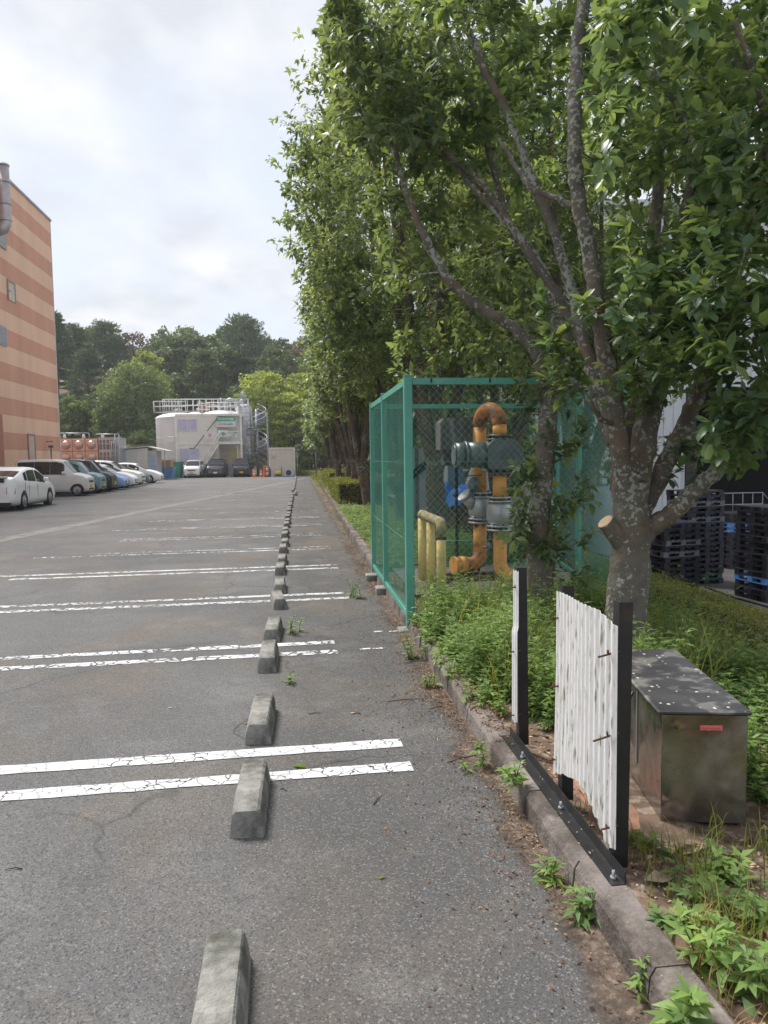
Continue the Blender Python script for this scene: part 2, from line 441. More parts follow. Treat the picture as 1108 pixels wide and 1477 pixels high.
def paintmat(name, wear):
    """old thermoplastic line: cracked and broken, the asphalt shows through the gaps"""
    m = bpy.data.materials.new(name); m.use_nodes = True
    nt = m.node_tree; b = nt.nodes['Principled BSDF']; out = nt.nodes['Material Output']
    b.inputs['Roughness'].default_value = 0.8
    tc = N(nt, 'ShaderNodeTexCoord'); O = tc.outputs['Object']
    n = N(nt, 'ShaderNodeTexNoise'); n.inputs['Scale'].default_value = 6; n.inputs['Detail'].default_value = 8; n.inputs['Roughness'].default_value = 0.65
    L(nt, O, n.inputs['Vector'])
    r = N(nt, 'ShaderNodeMapRange'); r.inputs[1].default_value = 0.35; r.inputs[2].default_value = 0.7
    L(nt, n.outputs['Fac'], r.inputs[0])
    mi = N(nt, 'ShaderNodeMix', data_type='RGBA'); mi.inputs[6].default_value = (0.64, 0.65, 0.68, 1); mi.inputs[7].default_value = (0.42, 0.42, 0.43, 1)
    L(nt, r.outputs[0], mi.inputs[0]); L(nt, mi.outputs[2], b.inputs['Base Color'])
    # cracks
    nd = N(nt, 'ShaderNodeTexNoise'); nd.inputs['Scale'].default_value = 9; nd.inputs['Detail'].default_value = 4; L(nt, O, nd.inputs['Vector'])
    ad = N(nt, 'ShaderNodeVectorMath', operation='MULTIPLY_ADD'); ad.inputs[1].default_value = (0.12, 0.12, 0.12)
    L(nt, nd.outputs['Color'], ad.inputs[0]); L(nt, O, ad.inputs[2])
    v = N(nt, 'ShaderNodeTexVoronoi', feature='DISTANCE_TO_EDGE'); v.inputs['Scale'].default_value = 11; L(nt, ad.outputs[0], v.inputs['Vector'])
    w2 = N(nt, 'ShaderNodeTexNoise'); w2.inputs['Scale'].default_value = 1.3; w2.inputs['Detail'].default_value = 3; L(nt, O, w2.inputs['Vector'])
    th = N(nt, 'ShaderNodeMapRange'); th.inputs[1].default_value = 0.3; th.inputs[2].default_value = 0.75; th.inputs[3].default_value = 0.0; th.inputs[4].default_value = 0.018+0.26*wear
    L(nt, w2.outputs['Fac'], th.inputs[0])
    c1 = N(nt, 'ShaderNodeMath', operation='GREATER_THAN'); L(nt, v.outputs['Distance'], c1.inputs[0]); L(nt, th.outputs[0], c1.inputs[1])
    mp = N(nt, 'ShaderNodeMapping'); mp.inputs['Scale'].default_value = (1, 2.2, 1); L(nt, O, mp.inputs[0])
    w3 = N(nt, 'ShaderNodeTexNoise'); w3.inputs['Scale'].default_value = 2.6; w3.inputs['Detail'].default_value = 9; w3.inputs['Roughness'].default_value = 0.72; L(nt, mp.outputs[0], w3.inputs['Vector'])
    c2 = N(nt, 'ShaderNodeMath', operation='LESS_THAN'); c2.inputs[1].default_value = 0.70-0.23*wear; L(nt, w3.outputs['Fac'], c2.inputs[0])
    al = N(nt, 'ShaderNodeMath', operation='MULTIPLY'); L(nt, c1.outputs[0], al.inputs[0]); L(nt, c2.outputs[0], al.inputs[1])
    tr = N(nt, 'ShaderNodeBsdfTransparent')
    ms = N(nt, 'ShaderNodeMixShader'); L(nt, al.outputs[0], ms.inputs[0]); L(nt, tr.outputs[0], ms.inputs[1]); L(nt, b.outputs[0], ms.inputs[2]); L(nt, ms.outputs[0], out.inputs[0])
    return m
paints = [paintmat('line_paint_fresh', 0.14), paintmat('line_paint_worn', 0.55), paintmat('line_paint_faded', 0.85), paintmat('line_paint_ghost', 1.02)]

soil = mat('soil', (0.115, 0.075, 0.052), 0.95, var=0.35, scale=9, bump=0.8, bscale=45, c2=(0.25, 0.19, 0.14), c2pos=(0.5, 0.62), c2scale=14)
redsoil = mat('red_soil', (0.25, 0.135, 0.09), 0.95, var=0.25, scale=12, bump=0.8, bscale=30)
grassg = mat('rough_ground', (0.07, 0.085, 0.035), 0.95, var=0.35, scale=0.6, c2=(0.19, 0.13, 0.08), c2pos=(0.47, 0.56), c2scale=0.25)

# ================================================================== setting
def terrain_h(x, y):
    z = np.full_like(x, -0.06)
    hill = np.clip((y-82+0.10*np.abs(x+10)*0)/60.0, 0, 1)
    hill = hill*hill*(3-2*hill)*15.0
    wob = 1.2*np.sin(x*0.07+1.3)*np.sin(y*0.05)+0.8*np.sin(x*0.17+y*0.11)
    amp = np.clip((y-85)/30, 0, 1)
    leftcut = np.clip((x+75)/20, 0, 1)
    z = z + hill*1.0 + wob*amp
    # embankment step behind the tank yard
    st = np.clip((y-80)/3.5, 0, 1)*np.clip((-x-1)/8.0, 0, 1)
    z = z + st*3.4
    # loading yard lies about two metres lower east of the planting strip
    low = np.clip((x-1.6)/1.2, 0, 1)*np.clip((84-y)/8, 0, 1)
    z = z*(1-low) + (-2.1)*low
    return z
xs = np.concatenate([np.linspace(-500, -80, 15), np.linspace(-75, -20, 20), np.linspace(-18, 1.5, 22), np.linspace(2, 5.4, 7), np.linspace(7, 60, 16), np.linspace(80, 500, 12)])
ys = np.concatenate([np.linspace(-60, -5, 6), np.linspace(0, 78, 26), np.linspace(80, 160, 40), np.linspace(170, 700, 16)])
X_, Y_ = np.meshgrid(xs, ys, indexing='ij')
Z_ = terrain_h(X_, Y_)
V = np.stack([X_, Y_, Z_], -1).reshape(-1, 3)
a, b_ = len(xs), len(ys)
ii, jj = np.meshgrid(np.arange(a-1), np.arange(b_-1), indexing='ij')
q = (ii*b_+jj).ravel()
me = npmesh('terrain', V, np.stack([q, q+b_, q+b_+1, q+1], 1), grassg, smooth=True)
tag(link('terrain', me), kind='structure')

# asphalt lot, finely divided near the camera so that it can dip and swell a little
def sheet(name, x0, x1, y0, y1, z, m, nx=2, ny=2, amp=0.0):
    gx = np.linspace(x0, x1, nx); gy = np.linspace(y0, y1, ny)
    A, B = np.meshgrid(gx, gy, indexing='ij')
    Zz = z + amp*(np.sin(A*0.9+0.4*B)+np.sin(B*0.7-A*0.3+1))
    Vv = np.stack([A, B, Zz], -1).reshape(-1, 3)
    i_, j_ = np.meshgrid(np.arange(nx-1), np.arange(ny-1), indexing='ij')
    q_ = (i_*ny+j_).ravel()
    return tag(link(name, npmesh(name, Vv, np.stack([q_, q_+ny, q_+ny+1, q_+1], 1), m, smooth=True)), kind='structure')
sheet('parking_lot', -60, 1.02, -8, 74.5, 0.0, asph)
patchm = mat('asphalt_patch', (0.085, 0.083, 0.082), 0.95, var=0.2, scale=4, bump=0.5, bscale=120)
yardm = mat('yard_concrete', (0.06, 0.058, 0.056), 0.9, var=0.2, scale=1.5)
sheet('yard_pavement', 5.0, 70, -5, 76, -2.05, yardm)

# pale joint line across the aisle (old patch seam)
seamm = mat('pale_seam', (0.178, 0.173, 0.166), 0.95, var=0.3, scale=3, c2=(.15, .145, .14), c2pos=(.45, .6), c2scale=1.5)
pA, pB = G(-60, 792), G(440, 690)
def strip(name, a, b, wd, z, m, kind='structure', k=24, jit=0.0):
    a = Vector((a[0], a[1], 0)); b = Vector((b[0], b[1], 0)); d = (b-a).normalized(); nn = Vector((-d.y, d.x, 0))
    vs = []
    for i in range(k+1):
        p = a.lerp(b, i/k); o1 = nn*(wd*.5*(1+jit*rnd.uniform(-1, 1)))
        vs += [(p.x+o1.x, p.y+o1.y, z), (p.x-o1.x, p.y-o1.y, z)]
    mb = MB(); mb.add(vs, [(2*i, 2*i+1, 2*i+3, 2*i+2) for i in range(k)])
    return tag(mb.obj(name, m), kind=kind)
strip('asphalt_seam', pA, pB, 0.42, 0.004, seamm, jit=0.4)

# ---- bay lines: pairs of white lines, more and more worn with distance
BAY0, BAYP = 3.97, 2.41
for k in range(-1, 27):
    yc = BAY0 + k*BAYP
    if k == 10 or yc > 67: continue
    wi = 0 if k <= 0 else (1 if k in (1, 2, 3) else (2 if k < 8 else 3))
    for s, (dy, xr) in enumerate(((-0.165, 0.57), (0.165, 0.56))):
        sk = 0.03
        xl = -4.6 + (rnd.uniform(0, 1.0) if k > 1 else 0)
        rtx = xr - (0.27 if k == 1 else 0)
        strip('parking_line', (xl, yc+dy-0.10+(xl*sk*0.3)), (rtx, yc+dy+0.005*k), 0.115, 0.004, paints[wi], k=40, jit=0.10)
# silt that has washed against the kerb foot
def siltmat():
    m = mat('silt', (0.105, 0.075, 0.056), 0.95, var=.4, scale=14, bump=.8, bscale=120, c2=(.20, .16, .125), c2pos=(.5, .62), c2scale=30)
    nt = m.node_tree; b = nt.nodes['Principled BSDF']; tc = nt.nodes['Texture Coordinate']
    sp = N(nt, 'ShaderNodeSeparateXYZ'); L(nt, tc.outputs['Object'], sp.inputs[0])
    n = N(nt, 'ShaderNodeTexNoise'); n.inputs['Scale'].default_value = 1.1; n.inputs['Detail'].default_value = 9; n.inputs['Roughness'].default_value = .68; L(nt, tc.outputs['Object'], n.inputs['Vector'])
    x = N(nt, 'ShaderNodeMapRange'); x.inputs[1].default_value = .60; x.inputs[2].default_value = 1.0; x.inputs[3].default_value = -.34; x.inputs[4].default_value = .16; L(nt, sp.outputs[0], x.inputs[0])
    a = N(nt, 'ShaderNodeMath', operation='ADD'); L(nt, n.outputs['Fac'], a.inputs[0]); L(nt, x.outputs[0], a.inputs[1])
    r = N(nt, 'ShaderNodeMapRange'); r.inputs[1].default_value = .46; r.inputs[2].default_value = .60; r.inputs[3].default_value = 0; r.inputs[4].default_value = .92; L(nt, a.outputs[0], r.inputs[0])
    L(nt, r.outputs[0], b.inputs['Alpha'])
    return m
sheet('silt', .35, 1.012, .5, 60, 0.0035, siltmat())
# two short pairs of white dashes beside the kerb
for px, py in ((545, 911.5), (568, 911), (527, 936.5), (545, 936)):
    p = G(px, py)
    strip('white_dash', (p.x-0.045, p.y), (p.x+0.045, p.y+0.01), 0.04, 0.004, paints[0], k=3, jit=0.1)

# ---- kerb
kb = MB()
y = 0.2
kx = lambda y: 1.0 + (0.0 if y < 8 else 0.012*(y-8)*0.8)
segs = []
while y < 73:
    l = 0.6
    z = 0.115 + rnd.uniform(-.006, .006); dx = rnd.uniform(-.006, .006)
    x0 = kx(y)+dx; wd = 0.15
    poly = [(x0, -0.05), (x0+0.012, z-0.03), (x0+0.03, z), (x0+wd-0.02, z), (x0+wd, z-0.02), (x0+wd, -0.05)]
    n0 = len(kb.v)
    kb.prism([(p[0], p[1]) for p in poly], y+0.004, y+l-0.004, 'y')
    y += l
tag(kb.obj('kerb', kerbm), kind='structure')

# ---- planting bed
def bed_h(x, y):
    return 0.085 + 0.02*np.sin(x*3.1+y*1.7)+0.015*np.sin(x*7+y*5.3) - 0.66*np.clip((x-2.9)/1.4, 0, 1)
gx = np.linspace(1.13, 5.0, 40); gy = np.concatenate([np.linspace(-1, 14, 120), np.linspace(14.5, 74, 100)])
A, B = np.meshgrid(gx, gy, indexing='ij')
A2 = A + np.clip((B-8)*0.0096, 0, 1)*(1-(A-1.13)/3.4)
Zb = bed_h(A, B) + 0.006*rng.standard_normal(A.shape)
ny = len(gy)
i_, j_ = np.meshgrid(np.arange(len(gx)-1), np.arange(ny-1), indexing='ij'); q_ = (i_*ny+j_).ravel()
tag(link('planting_bed', npmesh('planting_bed', np.stack([A2, B, Zb], -1).reshape(-1, 3), np.stack([q_, q_+ny, q_+ny+1, q_+1], 1), soil, smooth=True)), kind='structure')
# retaining face down to the loading yard
mb = MB(); mb.box(4.96, 5.12, -4, 72, -2.2, -.53)
tag(mb.obj('retaining_wall', concrete), 'concrete retaining wall below the hedge beside the loading yard', 'wall')
# bare reddish soil showing behind the corrugated sheet
def patch(name, cx, cy, rx, ry, m, hgt=0.05, zb=0.075):
    P_ = []
    for i in range(9):
        row = []
        for j in range(25):
            a_ = 2*PI*j/24; rr = i/8*(1+0.12*math.sin(3*a_)+0.08*math.sin(5*a_+1))
            row.append((cx+rx*rr*math.cos(a_), cy+ry*rr*math.sin(a_), zb+hgt*(1-(i/8)**2)+rnd.uniform(-.004, .004)))
        P_.append(row)
    m_ = MB(); m_.grid(P_); return tag(m_.obj(name, m), kind='structure')
patch('bare_soil', 1.35, 3.25, 0.17, 0.42, redsoil, 0.05, 0.075)
# gravel pad under the pipes
gravelm = mat('gravel_pad', (0.19, 0.185, 0.175), 0.95, var=0.45, scale=60, bump=1.0, bscale=90)
sheet('gravel_pad', 1.25, 3.45, 8.0, 10.1, 0.135, gravelm, 30, 30, 0.003)
# ================================================================== near things
def wheel_stop_mesh():
    # 60 cm precast stop: trapezoid section, chamfered ends, softly rounded arrises
    m = MB(); Lh, n = 0.30, 10
    prof = [(-0.078, 0), (-0.072, 0.06), (-0.060, 0.112), (-0.050, 0.122), (0.050, 0.122), (0.060, 0.112), (0.072, 0.06), (0.078, 0)]
    st = [(-Lh, 0.93, 0.93), (-Lh+0.012, 0.985, 0.985), (-Lh+0.02, 1, 1), (-0.1, 1, 1), (0.1, 1, 1), (Lh-0.02, 1, 1), (Lh-0.012, .985, .985), (Lh, .93, .93)]
    P_ = []
    for y, sx, sz in st:
        tp = 0.02 if abs(y) >= Lh-0.021 else 0
        P_.append([(x*sx, y-(math.copysign(tp, y)*(z/0.122)), z*sz) for x, z in prof])
    vs = [p for r in P_ for p in r]; k = len(prof)
    fs = [(i*k+j, i*k+j+1, (i+1)*k+j+1, (i+1)*k+j) for i in range(len(st)-1) for j in range(k-1)]
    m.add(vs, fs); n0 = (len(st)-1)*k
    m.f += [tuple(range(k)), tuple(n0+j for j in reversed(range(k)))]; m.sm += [False, False]
    return m.mesh('wheel_stop', concrete)
stopme = wheel_stop_mesh()
rough = []
for i in range(3):
    me_ = stopme.copy()
    for v in me_.vertices:
        v.co += Vector((rnd.uniform(-.003, .003), rnd.uniform(-.004, .004), rnd.uniform(-.004, .001) if v.co.z > .05 else 0))
    rough.append(me_)
ords = ['first', 'second', 'third', 'fourth', 'fifth', 'sixth', 'seventh', 'eighth', 'ninth', 'tenth', 'eleventh', 'twelfth', 'thirteenth', 'fourteenth', 'fifteenth', 'sixteenth', 'seventeenth', 'eighteenth', 'nineteenth', 'twentieth']
special = ['nearest wheel stop, cut off by the bottom edge of the picture', 'squat grey wheel stop lying just before the nearest double white line', 'mossy dark wheel stop just beyond the nearest double white line',
 'wheel stop touching the near edge of the second double white line', 'dark wheel stop just beyond the second double white line', 'dark slanted wheel stop with a green weed growing beside it']
si = 0
for k in range(-1, 26):
    for off in (0.27, 1.72):
        ynear = BAY0 + k*BAYP + off
        if k == -1 and off > 1: ynear = 3.17
        if k == -1 and off < 1: ynear = 1.78
        if ynear > 66: continue
        y = ynear+0.30
        xx = -0.262 + (-0.035)*min(1, max(0, (y-7)/10)) + (0.10)*min(1, max(0, (y-25)/30)) + rnd.uniform(-.012, .012)
        if 33 < y < 36.5: xx += 0.13
        if si == 5: xx += 0.02
        o = link('wheel_stop', rough[si % 3], loc=(xx, y, 0.0))
        o.rotation_euler = (0, 0, R(rnd.uniform(-1.6, 1.6) + (6 if si == 5 else 0)))
        if si < len(special): lb = special[si]
        elif si < 20: lb = '%s concrete wheel stop counted from the camera in the receding row' % ords[si]
        else: lb = 'tiny distant wheel stop in the merged far end of the row'
        tag(o, lb, 'wheel stop', 'concrete wheel stops in a row down the parking bays')
        si += 1

# ---- green chain-link cage
FX0, FX1, FY0, FYM, FY1 = 1.035, 3.13, 6.90, 8.85, 10.3
FXM, FXB = 3.46, 3.70
FT, FB = 2.40, 0.13
fence = thing('chain_link_fence', 'green chain link fence cage standing around the orange gas pipes', 'fence', (FX0, FY0, 0))
Mi = Matrix.Translation((-FX0, -FY0, 0))
def fpost(x, y, w_=0.07, top=FT, base=-0.02):
    m = MB(); m.box(x-w_/2, x+w_/2, y-w_/2, y+w_/2, base, top, Mi, b=0.006)
    m.box(x-w_/2-.003, x+w_/2+.003, y-w_/2-.003, y+w_/2+.003, top-.001, top+.012, Mi, b=0.004)
    p = m.obj('post', green, fence)
    for z in (0.12, top-0.07):
        b_ = MB(); b_.cyl((x, y-w_/2-.008, z), (x, y-w_/2+.002, z), .012, 8, Mi); b_.obj('bolt', wire, p)
fpost(FX0, FY0, 0.078)
for x, y in ((FX0, FYM), (FX0, FY1), (FX1, FY0), (FXM, FYM), (FXB, FY1)): fpost(x, y, 0.06)
def rail(a, b, wx=0.04, wy=0.055):
    m = MB(); m.bar(a, b, wx, wy, Mi); m.obj('rail', green, fence)
for z, hh in ((FT-0.045, 0.06), (FB, 0.05)):
    rail((FX0+.04, FY0, z), (FX1-.03, FY0, z), 0.04, hh)
    for ya, yb, xa, xb in ((FY0+.04, FYM-.03, FX1, FXM), (FYM+.03, FY1-.03, FXM, FXB)):
        rail((FX0, ya, z), (FX0, yb, z), 0.04, hh)
        rail((xa, ya, z), (xb, yb, z), 0.04, hh)
    rail((FX0+.03, FY1, z), (FXB-.03, FY1, z), 0.04, hh)
for i in range(4):        # clips along the front top rail
    x = FX0+0.22+i*0.56
    m = MB(); m.box(x-.008, x+.008, FY0-.026, FY0-.021, FT-.06, FT-.02, Mi); m.obj('clip', black, fence)
def chainlink(a, b, z0, z1, cell=0.068, r=0.0019):
    """woven diamonds: every wire is a zig-zag running up the panel, linked with its neighbours"""
    a = Vector(a); b = Vector(b); Ln = (b-a).length; d = (b-a)/Ln; nn = Vector((-d.y, d.x, 0))
    n = int(Ln/cell); h = z1-z0; m = int(h/(cell*.55))
    V_, F_ = [], []
    for i in range(n+1):
        pts = []
        for k in range(m+1):
            u = (i + (0.5 if k % 2 else -0.0))*cell
            if i == n and k % 2: u = i*cell
            off = 0.004*(1 if k % 2 else -1)
            p = a + d*min(u, Ln) + nn*off; pts.append(Vector((p.x, p.y, z0+h*k/m)))
            # partner wire leaning the other way
        for sgn in (0, 1):
            prev = None
            for k in range(m+1):
                if sgn == 0: p = pts[k]
                else:
                    u = (i + (-0.5 if k % 2 else 0.0))*cell
                    off = -0.004*(1 if k % 2 else -1)
                    q = a + d*max(min(u, Ln), 0) + nn*off; p = Vector((q.x, q.y, z0+h*k/m))
                base = len(V_)
                for ang in (0.5, 2.6, 4.7):
                    V_.append(p + d*(r*math.cos(ang)) + nn*(r*math.sin(ang)))
                if prev is not None:
                    for j in range(3): F_.append((prev+j, prev+(j+1) % 3, base+(j+1) % 3, base+j))
                prev = base
    return np.array([tuple(v) for v in V_]) - np.array([FX0, FY0, 0]), np.array(F_)
for a, b in (((FX0, FY0-.012), (FX1, FY0-.012)), ((FX0-.012, FY0), (FX0-.012, FYM)), ((FX0-.012, FYM), (FX0-.012, FY1)), ((FX0, FY1), (FXB, FY1)), ((FX1, FY0), (FXM, FYM)), ((FXM, FYM), (FXB, FY1))):
    Vv, Ff = chainlink((*a, 0), (*b, 0), FB+.02, FT-.06)
    link('wire_mesh', npmesh('wire_mesh', Vv, Ff, wire), fence)
m = MB()
for z in (0.85, 1.6):
    m.cyl((FX0, FY0-.012, z), (FX1, FY0-.012, z), .002, 4, Mi); m.cyl((FX0-.012, FY0, z), (FX0-.012, FY1, z), .002, 4, Mi)
m.obj('tension_wire', wire, fence)
# sheet steel door edge beyond the second post
for x, y in ((FX0-.01, FY0), (FX0-.02, FYM), (FX0-.05, FY1-.45)):
    m = MB(); m.box(-.11, .10, -.10, .10, -.02, .085 if y > 7 else .02, b=.012)
    o = m.obj('fence_footing', concrete, None, (x, y, 0)); o.rotation_euler = (0, 0, R(rnd.uniform(-6, 6)))
    tag(o, {0: 'flat concrete footing under the near corner post of the green fence', 1: 'concrete block under the middle left post of the green fence', 2: 'concrete block by the far left corner of the green fence'}[0 if y < 7 else (1 if y < 9 else 2)], 'footing', 'concrete blocks under the green fence')

# ---- yellow guard rail
gr = thing('guard_rail', 'yellow painted steel pipe guard rail inside the green fence', 'guard rail', (1.50, 7.72, 0.1))
gy_ = [0, 0.62, 1.22]
for i, dy in enumerate(gy_):
    m = MB(); m.tube([(0, dy, -.05), (0, dy, .80)], .052, 16); p = m.obj('post', yellow, gr)
m = MB(); m.tube([(0, -.005, .70), (0, -.004, .79), (0, .012, .835), (0, .05, .85), (0, .09, .85), (0, 1.22, .85), (0, 1.27, .84), (0, 1.275, .80)], .055, 16); m.obj('top_rail', mat('mossy_yellow', (0.42, 0.33, 0.15), 0.8, var=0.2, scale=8, c2=(0.16, 0.16, 0.11), c2pos=(0.42, 0.6), c2scale=8, bump=.4), gr)
m = MB(); m.tube([(0, -.0, .67), (0, 0, .70)], .058, 16); m.obj('weld_collar', rust, gr)

# ---- gas pipe assembly
gp = thing('gas_pipework', 'orange gas riser pipes with flanges and silver valves inside the cage', 'pipework', (2.25, 8.7, 0.135))
def flange(parent, c, r=.15, t=.022, axis=(0, 0, 1), m_=None, bolts=8, gap=.012):
    c = Vector(c); ax = Vector(axis).normalized(); m = MB()
    for s in (-1, 1): m.cyl(c+ax*(s*gap-(t if s < 0 else 0)), c+ax*(s*gap+(t if s > 0 else 0)), r, 20)
    o = m.obj('flange', m_ or alu, parent)
    u = ax.orthogonal().normalized(); q = ax.cross(u)
    for i in range(bolts):
        a_ = 2*PI*i/bolts; p = c+(u*math.cos(a_)+q*math.sin(a_))*r*.82
        bm_ = MB(); bm_.cyl(p-ax*.05, p+ax*.05, .011, 6); bm_.obj('bolt', rust, o)
    return o
A_ = Vector((-.02, .25, 0)); B_ = Vector((.13, -.12, 0)); rp = .083
m = MB(); m.tube([A_+Vector((0, 0, .28)), A_+Vector((0, 0, .70))], rp, 20); m.obj('riser_pipe', orange, gp)
m = MB(); m.tube([A_+Vector((0, 0, 1.06)), A_+Vector((0, 0, 1.88))], rp, 20); m.obj('riser_pipe', orange, gp)
tb = []
mid = (A_+B_)/2; hd = (B_-A_)/2; rr = hd.length
for i in range(17):
    a_ = PI*i/16; tb.append(mid - hd*math.cos(a_) + Vector((0, 0, 1.88+.19*math.sin(a_))))
m = MB(); m.tube(tb, rp+.006, 20); m.obj('return_bend', rustpipe, gp)
m = MB(); m.tube([B_+Vector((0, 0, 1.74)), B_+Vector((0, 0, 1.885))], rp, 20); m.obj('riser_pipe', orange, gp)
flange(gp, B_+Vector((0, 0, 1.73)), .15, m_=darkhood)
# rotary meter body
mt = MB()
C_ = B_+Vector((.02, 0, 1.53))
mt.prism([(-.20, -.14), (-.20, .10), (-.13, .17), (.12, .17), (.20, .08), (.23, -.10), (.15, -.17), (-.15, -.17)], -.15, .15, 'y', Matrix.Translation(C_))
mb_ = mt.obj('meter_body', meterm, gp)
m2 = MB(); m2.cyl(C_+Vector((-.20, 0, 0)), C_+Vector((-.42, 0, 0)), .15, 24); m2.cyl(C_+Vector((-.42, 0, 0)), C_+Vector((-.45, 0, 0)), .165, 24)
m2.cyl(C_+Vector((-.45, 0, 0)), C_+Vector((-.56, 0, 0)), .145, 24); m2.cyl(C_+Vector((-.56, 0, 0)), C_+Vector((-.58, 0, 0)), .12, 24); m2.obj('gear_housing', meterm, mb_)
m2 = MB(); m2.prism([(.09*math.cos(2*PI*i/8+.39), .09*math.sin(2*PI*i/8+.39)) for i in range(8)], -.165, -.15, 'y', Matrix.Translation(C_+Vector((.05, 0, 0)))); m2.box(-.05, .15, -.172, -.165, -.012, .012, Matrix.Translation(C_)); m2.obj('end_cover', mat('meter_plate', (0.10, 0.125, 0.13), .35), mb_)
for dx in (-.2, -.43):
    m2 = MB(); m2.cyl(C_+Vector((dx, 0, -.16)), C_+Vector((dx, 0, -.19)), .04, 10); m2.obj('drain_plug', alu, mb_)
flange(gp, B_+Vector((0, 0, 1.33)), .14, m_=darkhood)
m = MB(); m.tube([B_+Vector((0, 0, 1.02)), B_+Vector((0, 0, 1.31))], rp, 20); m.obj('riser_pipe', orange, gp)
flange(gp, B_+Vector((0, 0, 1.00)), .15)
flange(gp, B_+Vector((0, 0, .66)), .16)
m = MB(); m.lathe([(.09, .68), (.13, .70), (.155, .76), (.16, .83), (.155, .90), (.13, .96), (.09, .98)], 24, c=tuple(B_)); v1 = m.obj('valve_body', alu, gp)
m = MB(); m.tube([B_+Vector((.14, -.03, .83)), B_+Vector((.24, -.05, .83))], .04, 12); m.obj('valve_stem', alu, v1)
flange(gp, A_+Vector((0, 0, 1.04)), .14)
flange(gp, A_+Vector((0, 0, .72)), .14)
m = MB(); m.lathe([(.09, .74), (.12, .76), (.14, .82), (.145, .88), (.14, .94), (.12, 1.0), (.09, 1.02)], 24, c=tuple(A_)); v2 = m.obj('valve_body', alu, gp)
m = MB(); m.tube([A_+Vector((-.08, -.03, .90)), A_+Vector((-.20, -.06, 1.03))], .075, 16); m.cyl(A_+Vector((-.19, -.058, 1.02)), A_+Vector((-.22, -.065, 1.05)), .095, 16); m.obj('valve_stem', alu, v2)
m = MB(); m.lathe([(0, .0), (.05, .0), (.07, .03), (.07, .09), (.05, .13), (.02, .16), (0, .16)], 16, c=tuple(A_+Vector((-.10, -.10, 1.10)))); m.cyl(A_+Vector((-.10, -.10, 1.06)), A_+Vector((-.10, -.10, 1.10)), .03, 10); m.tube([A_+Vector((-.24, -.12, 1.27)), A_+Vector((.0, -.1, 1.285))], .008, 6); m.obj('pressure_regulator', meterm, gp)
# lower elbows
m = MB(); m.tube([A_+Vector((0, 0, .32)), A_+Vector((-.01, -.01, .25)), A_+Vector((-.05, -.02, .20)), A_+Vector((-.11, -.03, .18)), A_+Vector((-.20, -.05, .18))], rp+.008, 20); m.obj('elbow_pipe', rustpipe, gp)
m = MB(); m.tube([A_+Vector((-.20, -.05, .18)), A_+Vector((-.28, -.07, .18))], .105, 20); m.tube([A_+Vector((-.28, -.07, .18)), A_+Vector((-.36, -.09, .18))], [.09, .115], 20); m.obj('end_cap', orange, gp)
m = MB(); m.tube([B_+Vector((0, 0, .64)), B_+Vector((0, 0, .24)), B_+Vector((.015, -.02, .16)), B_+Vector((.06, -.08, .10)), B_+Vector((.13, -.17, .07))], rp, 20); m.obj('riser_pipe', orange, gp)
m = MB(); m.tube([B_+Vector((.11, -.15, .075)), B_+Vector((.15, -.20, .06))], .115, 20); m.tube([B_+Vector((.15, -.20, .06)), B_+Vector((.22, -.29, .03))], .095, 20); m.obj('pipe_coupling', orange, gp)
m = MB(); m.tube([B_+Vector((.22, -.29, .03)), B_+Vector((.32, -.42, -.02))], .08, 20); m.obj('spool_pipe', alu, gp)
m = MB()
m.tube([B_+Vector((-.10, .05, .30)), B_+Vector((-.10, .05, .62)), B_+Vector((-.06, .03, .64))], .02, 8); m.cyl(B_+Vector((-.10, .05, .36)), B_+Vector((-.10, .05, .48)), .045, 10); m.cyl(B_+Vector((-.19, .05, .42)), B_+Vector((-.08, .05, .42)), .016, 8)
m.obj('bypass_line', meterm, gp)
m = MB(); m.bar((-.75, .0, .03), (.9, .15, .03), .10, .05); m.bar((-.55, .35, .03), (.8, .42, .03), .10, .05)
o = m.obj('steel_skid', rust, gp)
m = MB(); m.bar((.62, -.05, 0), (.62, -.05, 1.35), .05, .05); m.bar((.62, -.05, 1.32), (.25, -.05, 1.32), .04, .04); m.obj('support_frame', mat('rusty_frame', (.24, .10, .05), .85, var=.3), gp)
m = MB(); m.box(.45, .75, -.10, .10, 1.02, 1.42, b=.015); m.obj('junction_box', mat('grey_box', (.42, .42, .39), .6), gp)

# dark hooded recorder on its own stand
hb = thing('hooded_control_box', 'dark weathered sheet metal hood over a control box left of the pipes', 'control box', (2.02, 9.15, .135))
m = MB()
prof = [(-.27, 1.60), (-.27, 1.93), (-.22, 1.985), (.22, 2.0), (.27, 1.95), (.27, 1.60)]
m.prism(prof, -.16, .16, 'y'); m.obj('hood', darkhood, hb)
m = MB(); m.box(-.22, .22, -.12, .12, 1.40, 1.62, b=.01); m.obj('box_body', mat('box_grey', (.05, .055, .06), .6), hb)
for x in (-.02, .26):
    m = MB(); m.bar((x, .1, 0), (x, .1, 1.5), .035, .035); m.obj('leg', black, hb)
m = MB(); m.box(-.30, .20, -.45, -.02, -.01, .012, b=.004)
tag(m.obj('manhole_cover', rust, None, (2.55, 8.45, .14)), 'rusty square manhole cover on gravel under the orange pipes', 'manhole cover')

